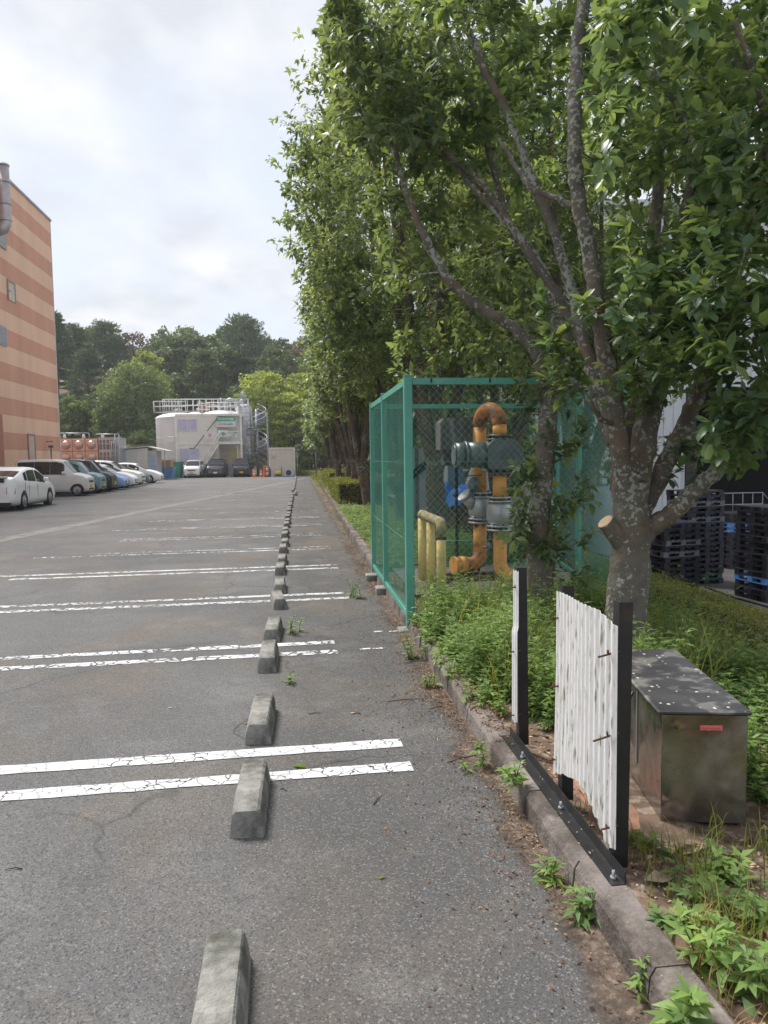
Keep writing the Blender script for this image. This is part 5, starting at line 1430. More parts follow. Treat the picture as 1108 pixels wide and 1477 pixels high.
def yardgrass(n, px0, px1, D, hh, label):
    B = []
    for _ in range(n):
        x, y = at(g.uniform(px0, px1), D+g.normal(0, .5)); B.append((x, y, -.03))
    grass_obj('grass', tufts(np.array(B), 10, .15), hh*.5, hh, .04, grass_m, label)
yardgrass(120, 198, 386, 71.3, .30, 'grass verge at the far edge of the lot behind the three parked cars')
yardgrass(120, 428, 470, 73.5, .7, 'bright tall grass at the end of the lane right of the container')

# single weeds one can point at
def single_weed(x, y, z, h, nl, ls, label, seed, m=leaf_weed2, n=3, wd=.16):
    gg = np.random.default_rng(seed)
    B = np.array([[x, y, z]])+np.concatenate([gg.normal(0, .02+h*.05, (n, 2)), np.zeros((n, 1))], 1)
    P_, D_, U_, S_, tn, tip = weed_points(gg, B, h*.6, h, nl, ls, .5)
    t = thing('weed', label, 'weed', (x, y, z), 0, 'weeds growing out of joints in the paving')
    o = np.array([x, y, z])
    link('leaves', leaf_mesh('leaves', P_-o, D_, U_, S_, wd, 'mid', tn, m, .4), t)
    m_ = MB()
    for b_, tp in zip(B, tip):
        a_ = Vector(b_-o); c_ = Vector(tp-o); m_.tube([a_, Vector((a_.x*.65+c_.x*.35, a_.y*.65+c_.y*.35, (a_.z+c_.z)/2)), c_], [.0035, .003, .0015], 5)
    m_.obj('stem', m, t)
q = G(415, 985); single_weed(q.x, q.y, 0, .13, 5, .05, 'small weed at the right of the stop that touches the second double line', 1)
q = G(421, 912); single_weed(q.x, q.y, 0, .34, 7, .06, 'thin upright weed beside the dark slanted wheel stop', 2, n=4)
q = G(512, 862); single_weed(q.x, q.y, 0, .22, 6, .08, 'bushy weed at the right end of the third double white line', 3, n=5)
q = G(600, 950); single_weed(q.x, q.y, 0, .26, 6, .07, 'weed at the foot of the near green fence post', 4, n=5)
q = G(620, 990); single_weed(q.x, q.y, 0, .16, 5, .06, 'weed in the gutter left of the kerb below the fence post', 5, n=4)
q = G(690, 1110); single_weed(q.x, q.y, 0, .12, 5, .05, 'small weed in the gutter beside the end of the nearest double line', 6, n=3)
q = G(745, 1130, KZ); single_weed(q.x, q.y, KZ, .15, 6, .07, 'leafy weed on the kerb at the far end of the black base angle', 7, n=4, m=leaf_weed)
q = G(700, 1075, KZ); single_weed(q.x, q.y, KZ-.03, .10, 5, .05, 'tiny weed growing on the kerb joint in front of the weed mass', 8, n=3)
q = G(860, 1330); single_weed(q.x-.02, q.y, 0, .16, 7, .07, 'sprawling weed rooted at the kerb foot below the frame, reaching over asphalt', 9, n=4)
q = G(790, 1270); single_weed(q.x, q.y, 0, .12, 6, .065, 'weed at the kerb foot left of the black base angle', 19, n=3)
q = G(930, 1415, .05); single_weed(q.x, q.y, .02, .15, 6, .045, 'slender weed at the kerb edge near the bottom of the picture', 10, n=2)
q = G(915, 1215, .09); single_weed(q.x, q.y, .09, .09, 5, .08, 'pale yellowish weed at the foot of the near black post', 11, n=2, m=leaf_lite)
W8 = scatter(110, 1.22, 2.4, 1.35, 2.7, lambda x, y: dens(x*1.7, y*2.1) > .3)
weeds_obj('weeds', W8, .05, .17, 5, .07, leaf_weed, 'scattered low weeds in the near corner of the bed')
for i, (px, py, hh, lb) in enumerate(((1050, 1270, .13, 'leafy weed in front of the steel box at the right edge'), (1015, 1400, .14, 'bright star-leaved weed lowest in the bed beside the kerb'), (1090, 1340, .20, 'dark leafy weed at the right picture edge below the box'), (985, 1345, .10, 'small weed between kerb and star-leaved weed'), (975, 1477, .12, 'weed cut off by the bottom edge beside the kerb'), (1085, 1440, .16, 'weed in the bottom right corner'))):
    q = G(px, py, .09); single_weed(q.x, q.y, .09, hh, 7, .088, lb, 30+i, n=4, wd=.18, m=leaf_weed2 if i % 2 else leaf_weed)

# ---- clipped hedges: box of stems with a skin of tiny leaves
def hedge(x0, x1, y0, y1, z0, z1, n, ls, label, seed, slope=0.0, name='hedge', skirt=True):
    gg = np.random.default_rng(seed)
    t = thing(name, label, 'hedge', ((x0+x1)/2, (y0+y1)/2, z0), 0, 'clipped hedges in the planting strip')
    o = np.array([(x0+x1)/2, (y0+y1)/2, z0])
    face = gg.random(n)
    u, v = gg.random(n), gg.random(n)
    ax_, ay_, az_ = (y1-y0)*(z1-z0)*2, (x1-x0)*(z1-z0)*2, (x1-x0)*(y1-y0)
    p = np.array([ax_/2, ax_/2, ay_/2, ay_/2, az_*1.3]); c = np.cumsum(p/p.sum())
    f = np.searchsorted(c, face)
    P_ = np.zeros((n, 3)); Nn = np.zeros((n, 3))
    for k, (fx, nn) in enumerate(((x0, (-1, 0, 0)), (x1, (1, 0, 0)), (y0, (0, -1, 0)), (y1, (0, 1, 0)), (z1, (0, 0, 1)))):
        s_ = f == k
        if k < 2: P_[s_] = np.stack([np.full(s_.sum(), fx), y0+(y1-y0)*u[s_], z0+(z1-z0)*v[s_]], 1)
        elif k < 4: P_[s_] = np.stack([x0+(x1-x0)*u[s_], np.full(s_.sum(), fx), z0+(z1-z0)*v[s_]], 1)
        else: P_[s_] = np.stack([x0+(x1-x0)*u[s_], y0+(y1-y0)*v[s_], np.full(s_.sum(), fx)], 1)
        Nn[s_] = nn
    lump = .03*np.sin(P_[:, 1]*5+P_[:, 0]*9)+.02*np.sin(P_[:, 1]*13)
    P_ += Nn*(lump+gg.normal(0, .02, n)-np.abs(gg.normal(0, .03, n)))[:, None]
    keep = (P_[:, 2] > z0+.10*(z1-z0)) & ~((f != 4) & (P_[:, 2] < z0+.62*(z1-z0)) & (gg.random(n) < (.72 if skirt else .1)))
    P_, Nn = P_[keep], Nn[keep]; k = len(P_)
    D_ = nrm(Nn*.5+gg.normal(0, .6, (k, 3))+np.array([0, 0, .5]))
    link('foliage', leaf_mesh('foliage', P_-o, D_, nrm(Nn+gg.normal(0, .5, (k, 3))), ls*gg.uniform(.6, 1.3, k), .3, 'card', np.clip(gg.random(k)*.8+.1*(Nn[:, 2]), 0, 1), leaf_hedge, .1), t)
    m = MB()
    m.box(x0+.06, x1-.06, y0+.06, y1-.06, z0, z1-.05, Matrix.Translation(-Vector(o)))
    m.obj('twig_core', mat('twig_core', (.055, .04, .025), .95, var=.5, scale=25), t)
hedge(4.38, 4.86, 3.5, 15.0, -.62, .0, 90000, .022, 'long low clipped hedge with yellow-green top between weeds and loading yard', 1)
hedge(1.32, 2.9, 24.6, 30.5, .08, .82, 42000, .05, 'nearer clipped hedge block beside the far kerb', 2, skirt=False)
hedge(1.55, 3.6, 37.0, 46, .08, .95, 26000, .07, 'farther clipped hedge block behind the nearer one', 3, skirt=False)

# ---- leaf litter, crumbs and twigs
def litter(n, keep, z, size, m, label, x0, x1, y0, y1, dens_=None, name='leaf_litter', kind='mid', upd=.25):
    P_ = np.stack([g.uniform(x0, x1, n), g.uniform(y0, y1, n)], 1)
    k = np.array([keep(*p) for p in P_]); P_ = P_[k]; n = len(P_)
    zz = z(P_[:, 0], P_[:, 1])+.004+.010*g.random(n)
    a = g.random(n)*6.3
    D_ = np.stack([np.cos(a), np.sin(a), g.normal(0, upd, n)], 1); U_ = nrm(np.array([0, 0, 1.])+g.normal(0, upd, (n, 3)))
    me = leaf_mesh(name, np.column_stack([P_, zz]), D_, U_, size*g.uniform(.4, 1.3, n), .25, kind, g.random(n), m, .2)
    return tag(link(name, me), label, 'litter', kind='stuff')
lit = leafmat('dead_leaf', (0.145, 0.095, 0.065), (.2, .12, .06), rough=.8, tr=.15, var=.5)
litp = leafmat('pale_dead_leaf', (0.34, 0.285, 0.22), (.2, .15, .1), rough=.8, tr=.1, var=.3)
zb = lambda x, y: bed_h(x, y)
z0f = lambda x, y: x*0
litter(4200, lambda x, y: clear(x, y) and (x > 1.17), zb, .045, lit, 'brown fallen leaves and mulch in the planting bed', 1.17, 3.4, 1.0, 9.5)
litter(120, lambda x, y: clear(x, y), zb, .10, litp, 'larger pale fallen leaves around the steel box', 1.2, 2.3, 1.3, 3.3)
litter(1500, lambda x, y: clear(x, y), zb, .022, litp, 'pale crumbs of leaf and gravel in the bed near the frame', 1.16, 2.2, 1.2, 4.5)
gut = lambda x, y: g.random() < math.exp(-(.995-x)/.10)*(.5+.5*math.sin(y*2.1+.6)*math.sin(y*.9)) + (.05 if y < 8 else .02)*math.exp(-(.99-x)/.5)
litter(60000, gut, z0f, .018, lit, 'brown crumbs of litter in the gutter along the kerb', .35, .99, 1.2, 14, kind='card', upd=.5)
litter(16000, gut, z0f, .011, litp, 'pale crumbs and chips in the gutter along the kerb', .35, .99, 1.2, 14, kind='card', upd=.5)
litter(2500, gut, z0f, .05, lit, 'drift of brown leaves against the kerb beyond the fence', .5, 1.15, 11, 40, kind='card')
litter(900, lambda x, y: x > kx(y)+.2, zb, .09, lit, 'fallen leaves under the evergreen row', 1.2, 3.5, 10, 40)
litter(2600, lambda x, y: g.random() < .75*(.5+.5*math.sin(y*3.1)), lambda x, y: x*0+.118, .022, lit, 'mulch and crumbs spilled over the kerb top', 1.02, 1.15, 3.6, 6.9, kind='card', upd=.5)
lkb = lambda x, y: x*0+.118
litter(220, lambda x, y: True, lkb, .009, litp, 'pale grit on top of the kerb', 1.02, 1.14, 1.2, 6.8, kind='card')
twm = mat('twig', (.07, .05, .035), .9)
for i, (px, py, ln, a_, lb) in enumerate(((455, 1030, .09, 5, 'thin dead twig right of the squat stop past the nearest lines'), (545, 1155, .10, 60, 'curved dead twig below the end of the nearest double line'), (20, 1255, .07, 175, 'dead twig at the left edge of the picture'), (670, 1095, .22, 20, 'dead twig in the gutter by the nearest line end'), (640, 1020, .20, 15, 'dead twig in the gutter left of the weed mass'), (590, 1010, .30, 5, 'long thin dead twig left of the kerb'), (515, 1030, .05, 170, 'tiny dead twig in the middle of the bay'), (410, 1140, .05, -40, 'dead twig touching the second wheel stop'))):
    q = G(px, py); m = MB(); c_, s_ = math.cos(R(a_))*ln/2, math.sin(R(a_))*ln/2
    m.tube([(-c_, -s_, .004), (-.2*c_, -.1*s_+.006, .007), (.4*c_, .6*s_, .006), (c_, s_, .005)], [.0025, .003, .002, .001], 5)
    tag(m.obj('twig', twm, None, q), lb, 'twig', 'dead twigs lying on the asphalt')
def one_leaf(px, py, s_, a_, m, lb):
    q = G(px, py); D_ = np.array([[math.cos(R(a_)), math.sin(R(a_)), .12]])
    me = leaf_mesh('fallen_leaf', np.array([[0, 0, .006]]), D_, np.array([[0.1, 0, 1.]]), np.array([s_]), .28, 'big', np.array([.6]), m, .25)
    tag(link('fallen_leaf', me, None, q), lb, 'leaf', 'fallen leaves lying on the asphalt')
one_leaf(422, 1106, .085, -15, leaf_lite, 'pale green fallen leaf lying between the nearest double white lines')
one_leaf(352, 1045, .05, 30, lit, 'orange-brown fallen leaf left of the squat stop')
one_leaf(505, 1030, .04, 10, litp, 'tiny orange leaf beside the twig in the open bay')
one_leaf(545, 1268, .03, 10, leaf_lite, 'tiny pale green leaf on bare asphalt right of the near stops')
one_leaf(242, 1022, .03, 0, litp, 'tiny yellow leaf on the asphalt far left of the stops')
# ================================================================== far buildings
def stripes():
    m = bpy.data.materials.new('striped_wall'); m.use_nodes = True
    nt = m.node_tree; b = nt.nodes['Principled BSDF']; b.inputs['Roughness'].default_value = .85
    tc = N(nt, 'ShaderNodeTexCoord'); sp = N(nt, 'ShaderNodeSeparateXYZ'); L(nt, tc.outputs['Object'], sp.inputs[0])
    a = N(nt, 'ShaderNodeMath', operation='MULTIPLY_ADD'); a.inputs[1].default_value = 1/1.985; a.inputs[2].default_value = 4-STR0/1.985; L(nt, sp.outputs[2], a.inputs[0])
    f = N(nt, 'ShaderNodeMath', operation='FRACT'); L(nt, a.outputs[0], f.inputs[0])
    lt = N(nt, 'ShaderNodeMath', operation='LESS_THAN'); lt.inputs[1].default_value = .5; L(nt, f.outputs[0], lt.inputs[0])
    mi = N(nt, 'ShaderNodeMix', data_type='RGBA'); mi.inputs[6].default_value = (.80, .51, .345, 1); mi.inputs[7].default_value = (.63, .315, .205, 1)
    L(nt, lt.outputs[0], mi.inputs[0])
    n = N(nt, 'ShaderNodeTexNoise'); n.inputs['Scale'].default_value = .8; n.inputs['Detail'].default_value = 5
    mp = N(nt, 'ShaderNodeMapping'); mp.inputs['Scale'].default_value = (1, 1, .25); L(nt, tc.outputs['Object'], mp.inputs[0]); L(nt, mp.outputs[0], n.inputs['Vector'])
    r = N(nt, 'ShaderNodeMapRange'); r.inputs[1].default_value = .3; r.inputs[2].default_value = .7; r.inputs[3].default_value = .92; r.inputs[4].default_value = 1.08; L(nt, n.outputs['Fac'], r.inputs[0])
    # faint vertical panel joints
    y_ = N(nt, 'ShaderNodeMath', operation='MULTIPLY'); y_.inputs[1].default_value = 1/.6; L(nt, sp.outputs[1], y_.inputs[0])
    fy = N(nt, 'ShaderNodeMath', operation='FRACT'); L(nt, y_.outputs[0], fy.inputs[0])
    ly = N(nt, 'ShaderNodeMath', operation='LESS_THAN'); ly.inputs[1].default_value = .04; L(nt, fy.outputs[0], ly.inputs[0])
    j = N(nt, 'ShaderNodeMath', operation='MULTIPLY_ADD'); j.inputs[1].default_value = -.07; L(nt, ly.outputs[0], j.inputs[0]); L(nt, r.outputs[0], j.inputs[2])
    v = N(nt, 'ShaderNodeVectorMath', operation='SCALE'); L(nt, mi.outputs[2], v.inputs[0]); L(nt, j.outputs[0], v.inputs['Scale']); L(nt, v.outputs[0], b.inputs['Base Color'])
    return m
STR0 = 2.39       # a dark band starts here (bottom of the lowest dark band)
WX, WY0, WY1, WH = -16.5, 6.0, 54.3, 18.1
ob = thing('striped_building', 'tall factory building with orange and terracotta horizontal stripes behind the parked cars', 'building', (WX, WY1, 0))
sm_ = stripes()
def wl(name, x0, x1, y0, y1, z0, z1, m_, b=0.0): m = MB(); m.box(x0-WX, x1-WX, y0-WY1, y1-WY1, z0, z1, b=b); return m.obj(name, m_, ob)
wl('wall', WX-30, WX, WY0, WY1, 0, WH, sm_)
wl('parapet_cap', WX-30.1, WX+.08, WY0-.1, WY1+.08, WH+.002, WH+.14, mat('parapet_metal', (.32, .30, .38), .5))
wl('wall_pier', WX+.001, WX+.5, WY0, 42.9, 0, 4.3, mat('pier_terracotta', (.46, .20, .13), .85))
trimm = mat('edge_trim', (.62, .58, .60), .6)
wl('corner_trim', WX+.002, WX+.03, WY1-.09, WY1+.004, .02, WH, trimm)
dfm = mat('door_frame_pink', (.36, .24, .23), .6)
def door(yc, z0, z1, w_, m_, name='door'):
    f = wl(name, WX+.002, WX+.05, yc-w_/2, yc+w_/2, z0, z1, m_)
    m = MB()
    for a, b2 in ((yc-w_/2-.12, yc-w_/2-.003), (yc+w_/2+.003, yc+w_/2+.12)): m.box(.002, .08, a-WY1, b2-WY1, z0, z1+.12)
    m.box(.002, .08, yc-w_/2-.003-WY1, yc+w_/2+.003-WY1, z1+.003, z1+.12)
    m.obj('door_frame', dfm, f)
    m = MB(); m.cyl((.05, yc-w_/2+.12-WY1, (z0+z1)/2), (.11, yc-w_/2+.12-WY1, (z0+z1)/2), .05, 8); m.obj('handle', steel, f)
door(48.55, .02, 3.3, 1.0, mat('door_cream', (.60, .46, .36), .6))
door(46.45, 11.1, 12.15, .95, mat('hatch_cream', (.56, .50, .38), .6), 'hatch')
wf = wl('window', WX+.002, WX+.07, 43.6, 45.35, 8.3, 9.4, mat('window_frame', (.40, .33, .32), .5)) 
m = MB(); m.box(.072, .08, 43.7-WY1, 45.25-WY1, 8.38, 9.32); m.obj('pane', glassdark, wf)
wl('window', WX+.002, WX+.07, 42.4, 46.0, 13.9, 14.85, glassdark)
# exhaust duct climbing the wall
dm = mat('duct_metal', (.42, .37, .37), .45, metal=.5)
m = MB(); m.tube([(.6, 44.55-WY1, 18.2), (.6, 44.55-WY1, 15.0), (.5, 44.45-WY1, 14.65), (.1, 44.35-WY1, 14.5)], .3, 14)
du = m.obj('exhaust_duct', dm, ob)
m = MB()
for z in (15.1, 16.0, 17.2, 18.1):
    m = MB(); m.cyl((.6, 44.55-WY1, z), (.6, 44.55-WY1, z+.06), .33, 14); m.obj('duct_band', steel, du)
m = MB(); m.cyl((.05, 51.2-WY1, 3.0), (.5, 51.2-WY1, 3.0), .03, 6); m.cyl((.35, 51.2-WY1, 0), (.35, 51.2-WY1, 2.75), .045, 8); m.box(.2, .5, 51.1-WY1, 51.3-WY1, 2.6, 2.75); m.obj('wall_lamp', darkhood, ob)

# ---- stainless panel water tank
def far(px, D): 
    x, y = at(px, D); return Vector((x, y, 0))
orange_refl = mat('panel_orange_reflection', (.50, .36, .31), .30, metal=.55, var=.08)  # stainless panels; the orange building's reflection is put into their base colour
silverp = mat('panel_silver', (.40, .42, .45), .35, metal=.6, var=.1)
c0 = far(86, 60); sc_ = 60/1067
wt = thing('panel_water_tank', 'panel water tank with round bulging panels painted with reflected orange and a silver ladder side', 'water tank', c0)
pw = 1.0
m = MB(); m.box(0, 3.0, 0, 3, .5, 3.55); m.obj('tank_side', mat('tank_core', (.30, .20, .17), .5, metal=.4), wt)
for i in range(3):
    for j in range(3):
        m = MB(); z0_ = .5+j*1.0
        m.box(i*pw+.02, i*pw+.98, -.05, -.003, z0_+.02, z0_+.98, b=.02)
        m.lathe([(.37, 0), (.35, .07), (.28, .17), (.18, .24), (.08, .275), (0, .28)], 24, Matrix.Translation((i*pw+.5, -.05, z0_+.5)) @ Matrix.Rotation(PI/2, 4, 'X'))
        m.obj('bulged_panel', orange_refl, wt)
m = MB(); m.box(3.02, 4.55, .1, 3, .4, 3.6); p_ = m.obj('silver_section', silverp, wt)
rbm = mat('rib_dark', (.15, .17, .19), .4, metal=.5)
for i in range(5):
    for j in range(3):
        m = MB(); m.box(3.08+i*.29, 3.28+i*.29, .04, .098, .62+j*1.0, 1.05+j*1.0, b=.02); m.obj('panel_rib', rbm, p_)
        m = MB(); m.box(3.1+i*.29, 3.26+i*.29, .04, .098, 1.12+j*1.0, 1.4+j*1.0, b=.02); m.obj('panel_rib', rbm, p_)
m = MB()
for a, b2 in (((-.1, -.25, 3.95), (2.4, -.25, 3.95)), ((2.4, -.25, 3.95), (2.4, -.25, 3.5)), ((2.9, -.1, 3.85), (4.7, -.1, 3.85)), ((4.7, -.1, 3.85), (4.7, -.1, 0)), ((4.4, -.15, 3.85), (4.4, -.15, 0)), ((4.4, -.15, 2.9), (4.7, -.1, 2.9))): m.tube([a, b2], .045, 6)
for k in range(9): m.tube([(4.12, -.15, .4+k*.35), (4.45, -.15, .4+k*.35)], .025, 5)
m.tube([(4.1, -.15, .3), (4.1, -.15, 3.3)], .03, 5)
m.obj('pipe_frame', steel, wt)
for k in range(3):
    m = MB(); m.lathe([(.12, 3.55), (.13, 3.75), (.08, 3.85), (0, 3.88)], 12, c=(.3+k*1.5, .4, 0)); m.obj('vent_cap', white, wt)
# ---- grey shed
c0 = far(167, 63)
sh_ = thing('site_shed', 'low grey prefabricated shed with a sloping roof between panel tank and skips', 'shed', c0)
sgm = mat('shed_grey', (.56, .55, .53), .6, var=.05)
m = MB(); m.prism([(0, 0), (2.6, 0), (2.6, 2.75), (0, 2.55)], 0, 2.6, 'y'); m.obj('wall', sgm, sh_)
m = MB(); m.box(2.605, 3.3, .3, 2.6, 0, 2.5); m.obj('annex', mat('annex', (.48, .48, .47), .6), sh_)
m = MB(); m.prism([(-.1, 2.62), (2.7, 2.84), (2.7, 2.90), (-.1, 2.68)], -.15, 2.7, 'y'); m.prism([(2.65, 2.80), (4.3, 2.45), (4.3, 2.50), (2.65, 2.87)], .1, 2.7, 'y'); m.obj('roof', mat('shed_roof', (.55, .56, .56), .5), sh_)
m = MB(); m.box(2.75, 3.2, .27, .298, .1, 2.1); m.obj('door', mat('shed_door', (.30, .40, .52), .5), sh_)
m = MB(); m.box(.3, .62, -.12, -.002, 1.7, 2.1, b=.03); m.box(.9, .92, -.02, -.001, .05, 2.5); m.box(1.75, 1.77, -.02, -.001, .05, 2.5); m.obj('vent_hood', sgm, sh_)
m = MB(); m.cyl((3.95, .4, 0), (3.95, .4, 2.5), .04, 6); m.obj('canopy_post', steel, sh_)
# ---- skips
def skip(c, w_, d_, h_, m_, lb, cargo=None):
    t = thing('skip_container', lb, 'skip', c, 0, 'coloured metal skips beside the parked cars')
    m = MB()
    out = [(-w_/2*.8, 0), (w_/2*.8, 0), (w_/2, h_), (-w_/2, h_)]; inn = [(-w_/2*.76, .05), (w_/2*.76, .05), (w_/2*.95, h_), (-w_/2*.95, h_)]
    m.prism(out, 0, .05, 'y'); m.prism(out, d_-.05, d_, 'y')
    for a, b2 in (((0), (3)), ((1), (2))):
        m.prism([out[a], out[b2], inn[b2], inn[a]], .05, d_-.05, 'y')
    m.prism([out[0], out[1], inn[1], inn[0]], .05, d_-.05, 'y')
    m.obj('shell', m_, t)
    m = MB(); m.box(-w_/2-.04, w_/2+.04, -.05, .0, h_-.1, h_); m.box(-w_/2-.04, w_/2+.04, d_, d_+.05, h_-.1, h_)
    for k in (-.3, 0, .3): m.box(w_*k-.03, w_*k+.03, -.04, -.001, .08, h_-.1)
    m.obj('rim', m_, t)
    if cargo:
        m = MB(); m.box(-w_/2*.7, w_/2*.7, .1, d_-.1, .06, h_*.9+cargo[0], b=.02); tag(m.obj('plywood_load', cargo[1], None, c), cargo[2], 'load')
skb = mat('skip_blue', (.10, .26, .50), .5, var=.15, c2=(.25, .14, .08), c2pos=(.6, .7)); skt = mat('skip_teal', (.12, .33, .38), .5, var=.15, c2=(.25, .14, .08), c2pos=(.6, .7)); skg = mat('skip_green', (.04, .24, .14), .5, var=.15)
skip(far(217, 68), 1.6, 1.6, 1.75, skt, 'teal metal skip filled with boards behind the last white car', (.12, mat('ply', (.40, .24, .14), .8), 'brown boards standing in the teal skip'))
skip(far(236, 66), 1.6, 1.5, 1.05, skb, 'bright blue metal skip in front of the teal one', (.75, mat('ply2', (.45, .27, .13), .8), 'orange-brown board standing in the blue skip'))
skip(far(248, 69), 1.5, 1.6, 1.5, skg, 'green metal skip leaning next to the blue skip')
# ---- white tanks
tw = mat('tank_white', (.72, .72, .75), .6, var=.06, scale=.6, c2=(.56, .56, .59), c2pos=(.5, .75), c2scale=.5, aniso=(1, 1, .25))
domem = mat('dome_white', (.76, .77, .79), .45, var=.04)
def silo(px, D, r, h, lb):
    c = far(px, D); t = thing('storage_silo', lb, 'storage tank', c, 0, 'white cylindrical storage tanks')
    m = MB(); m.lathe([(0, 0), (r, 0), (r, h)], 40); m.obj('shell', tw, t)
    m = MB(); m.lathe([(r+.03, h-.08), (r+.04, h+.02), (r*.92, h+.18), (r*.7, h+.38), (r*.4, h+.50), (0, h+.55)], 40); m.obj('dome', domem, t)
    m = MB()
    for z in (h*.33, h*.66): m.lathe([(r+.004, z), (r+.018, z+.02), (r+.018, z+.05), (r+.004, z+.07)], 40)
    m.obj('hoop', tw, t)
    m = MB(); m.lathe([(.35, h+.4), (.35, h+.8), (.45, h+.82), (.45, h+.9), (0, h+1.0)], 16, c=(0, 0, 0)); m.cyl((.0, 0, h+.9), (0, 0, h+1.7), .10, 8); m.tube([(.28*math.cos(a), 0, h+1.45+.28*math.sin(a)) for a in np.linspace(0, 2*PI, 17)], .05, 6)
    m.obj('roof_vent', steel, t)
    return t
silo(259, 75.5, 2.25, 5.9, 'left white cylindrical storage tank with a shallow dome')
silo(321, 75.5, 1.95, 6.1, 'right white cylindrical storage tank behind the banner')
silo(352.5, 77.5, .78, 6.9, 'taller grey-white storage tank behind the spiral stair')
silo(290, 82, 2.0, 6.4, 'rear storage tank hidden between the two front ones')
# ---- roof walkway with railings
rw = thing('roof_walkway', 'galvanised walkway with double railings across the tops of the tanks', 'walkway', far(288, 75.5))
o = far(288, 75.5); s_ = 75.5/1067
def wx(px): return (px-288)*s_
def wz(py): return EYE+(664+2-py)*s_
m = MB(); m.box(wx(232), wx(356), 2.6, 3.6, wz(594), wz(593)); m.box(wx(233), wx(276), -2.9, -2.0, wz(600)-.0, wz(599)); m.obj('deck', steel, rw)
def railing(x0, x1, y, z0, z1, n):
    m = MB()
    for z in (z1, (z0+z1)/2): m.tube([(x0, y, z), (x1, y, z)], .045, 5)
    for i in range(n+1): xx = x0+(x1-x0)*i/n; m.tube([(xx, y, z0), (xx, y, z1)], .04, 5)
    m.obj('railing', white, rw)
railing(wx(232), wx(356), 2.6, wz(594), wz(576), 14)
railing(wx(232), wx(356), 3.6, wz(594), wz(575), 12)
railing(wx(233), wx(276), -2.9, wz(599), wz(585), 5)
railing(wx(302), wx(352), -1.2, wz(597), wz(585), 6)
railing(wx(285), wx(301), 1.6, wz(601), wz(583), 3)
m = MB()
for x in (wx(232), wx(356), wx(288)): m.bar((x, 3.0, 0), (x, 3.0, wz(594)), .12, .12)
m.bar((wx(233), -2.5, wz(600)), (wx(233), -2.5, wz(585)), .08, .08)
m.obj('support_post', steel, rw)
m = MB(); m.tube([(wx(328), -.8, wz(598)), (wx(328), -.8, wz(583)), (wx(333), -.8, wz(580)), (wx(342), -.7, wz(582)), (wx(347), -.6, wz(592)), (wx(347), -.6, wz(670))], .16, 10)
m.tube([(wx(352), .2, wz(590)), (wx(358), .2, wz(588)), (wx(362), .1, wz(592)), (wx(363), .0, wz(680))], .15, 10); m.obj('process_pipe', steel, rw)
m = MB(); m.box(wx(286), wx(293), 1.7, 2.2, wz(597), wz(586), b=.03); m.box(wx(296), wx(300), 1.7, 2.2, wz(596), wz(584), b=.03); m.obj('rusty_motor', mat('motor_rust', (.38, .22, .16), .7), rw)
# ---- spiral stair tower
sp_c = far(371, 73.5)
st = thing('spiral_stair', 'grey steel spiral stair tower right of the white tanks', 'stair', sp_c)
m = MB(); m.cyl((0, 0, 0), (0, 0, 6.6), .12, 12); m.obj('central_column', mat('bluegrey_steel', (.30, .34, .40), .5, metal=.3), st)
treadm = mat('tread_steel', (.22, .24, .27), .5, metal=.3)
for k in range(30):
    a = k*.47; z = .2+k*.2
    m = MB(); T = Matrix.Translation((0, 0, z)) @ Matrix.Rotation(a, 4, 'Z')
    m.prism([(.12, -.05), (1.05, -.24), (1.05, .24), (.12, .05)], 0, .12, 'z', T); m.obj('tread', treadm, st)
m = MB()
pts = [(0.95*math.cos(k*.235), .95*math.sin(k*.235), .2+k*.1+1.0) for k in range(61)]; m.tube(pts, .03, 5)
pts = [(0.95*math.cos(k*.235), .95*math.sin(k*.235), .2+k*.1+.5) for k in range(61)]; m.tube(pts, .025, 5)
for k in range(0, 60, 3): m.tube([(0.95*math.cos(k*.235), .95*math.sin(k*.235), .2+k*.1), (0.95*math.cos(k*.235), .95*math.sin(k*.235), 1.2+k*.1)], .02, 4)
m.obj('handrail', steel, st)
m = MB()
for x, y in ((-1.5, -.6), (1.05, -.6), (1.05, 1.0), (-1.5, 1.0)): m.bar((x, y, 0), (x, y, 6.3 if x > 0 else 7), .11, .11)
for z in (4.6, 6.2): m.bar((-1.5, -.6, z), (1.05, -.6, z), .08, .08); m.bar((1.05, -.6, z), (1.05, 1, z), .08, .08)
for z in (1.4, 2.2, 3.0, 3.8, 4.2, 4.9, 5.4, 5.8): m.bar((-1.5, -.55, z), (-.3, -.5, z+.05), .05, .05)
m.obj('frame', steel, st)
# ---- two-storey site office
c0 = far(254.5, 70.8); s_ = 70.8/1067
of = thing('site_office', 'two-storey cream prefabricated site office with an outside staircase and safety banners', 'office', c0)
cream = mat('cream_panel', (.68, .67, .62), .6, var=.04); ctrim = mat('cream_trim', (.74, .73, .68), .6)
def ox(px): return (px-254.5)*s_
def oz(py): return EYE+(664+2.2-py)*s_
ZM = oz(642.5); ZT = oz(600.5)
m = MB(); m.box(0, ox(313), 0, 4.5, .1, ZM-.1); m.box(0, ox(313), 0, 4.5, ZM+.1, ZT-.15); m.obj('wall', cream, of)
m = MB(); m.box(ox(313)+.01, ox(345), 1.2, 4.5, .1, ZM-.1); m.box(ox(313)+.01, ox(345), 1.2, 4.5, ZM+.1, ZT-.15); m.obj('recessed_wall', cream, of)
m = MB()
for z0_, z1_ in ((ZM-.1, ZM+.1), (ZT-.148, ZT+.05), (0, .098)): m.box(-.04, ox(348), -.04, 4.55, z0_+.001, z1_)
m.obj('floor_band', ctrim, of)
m = MB()
for x in (0, ox(346.5)): m.box(x-.06, x+.12, -.07, -.041, 0, ZT-.15)
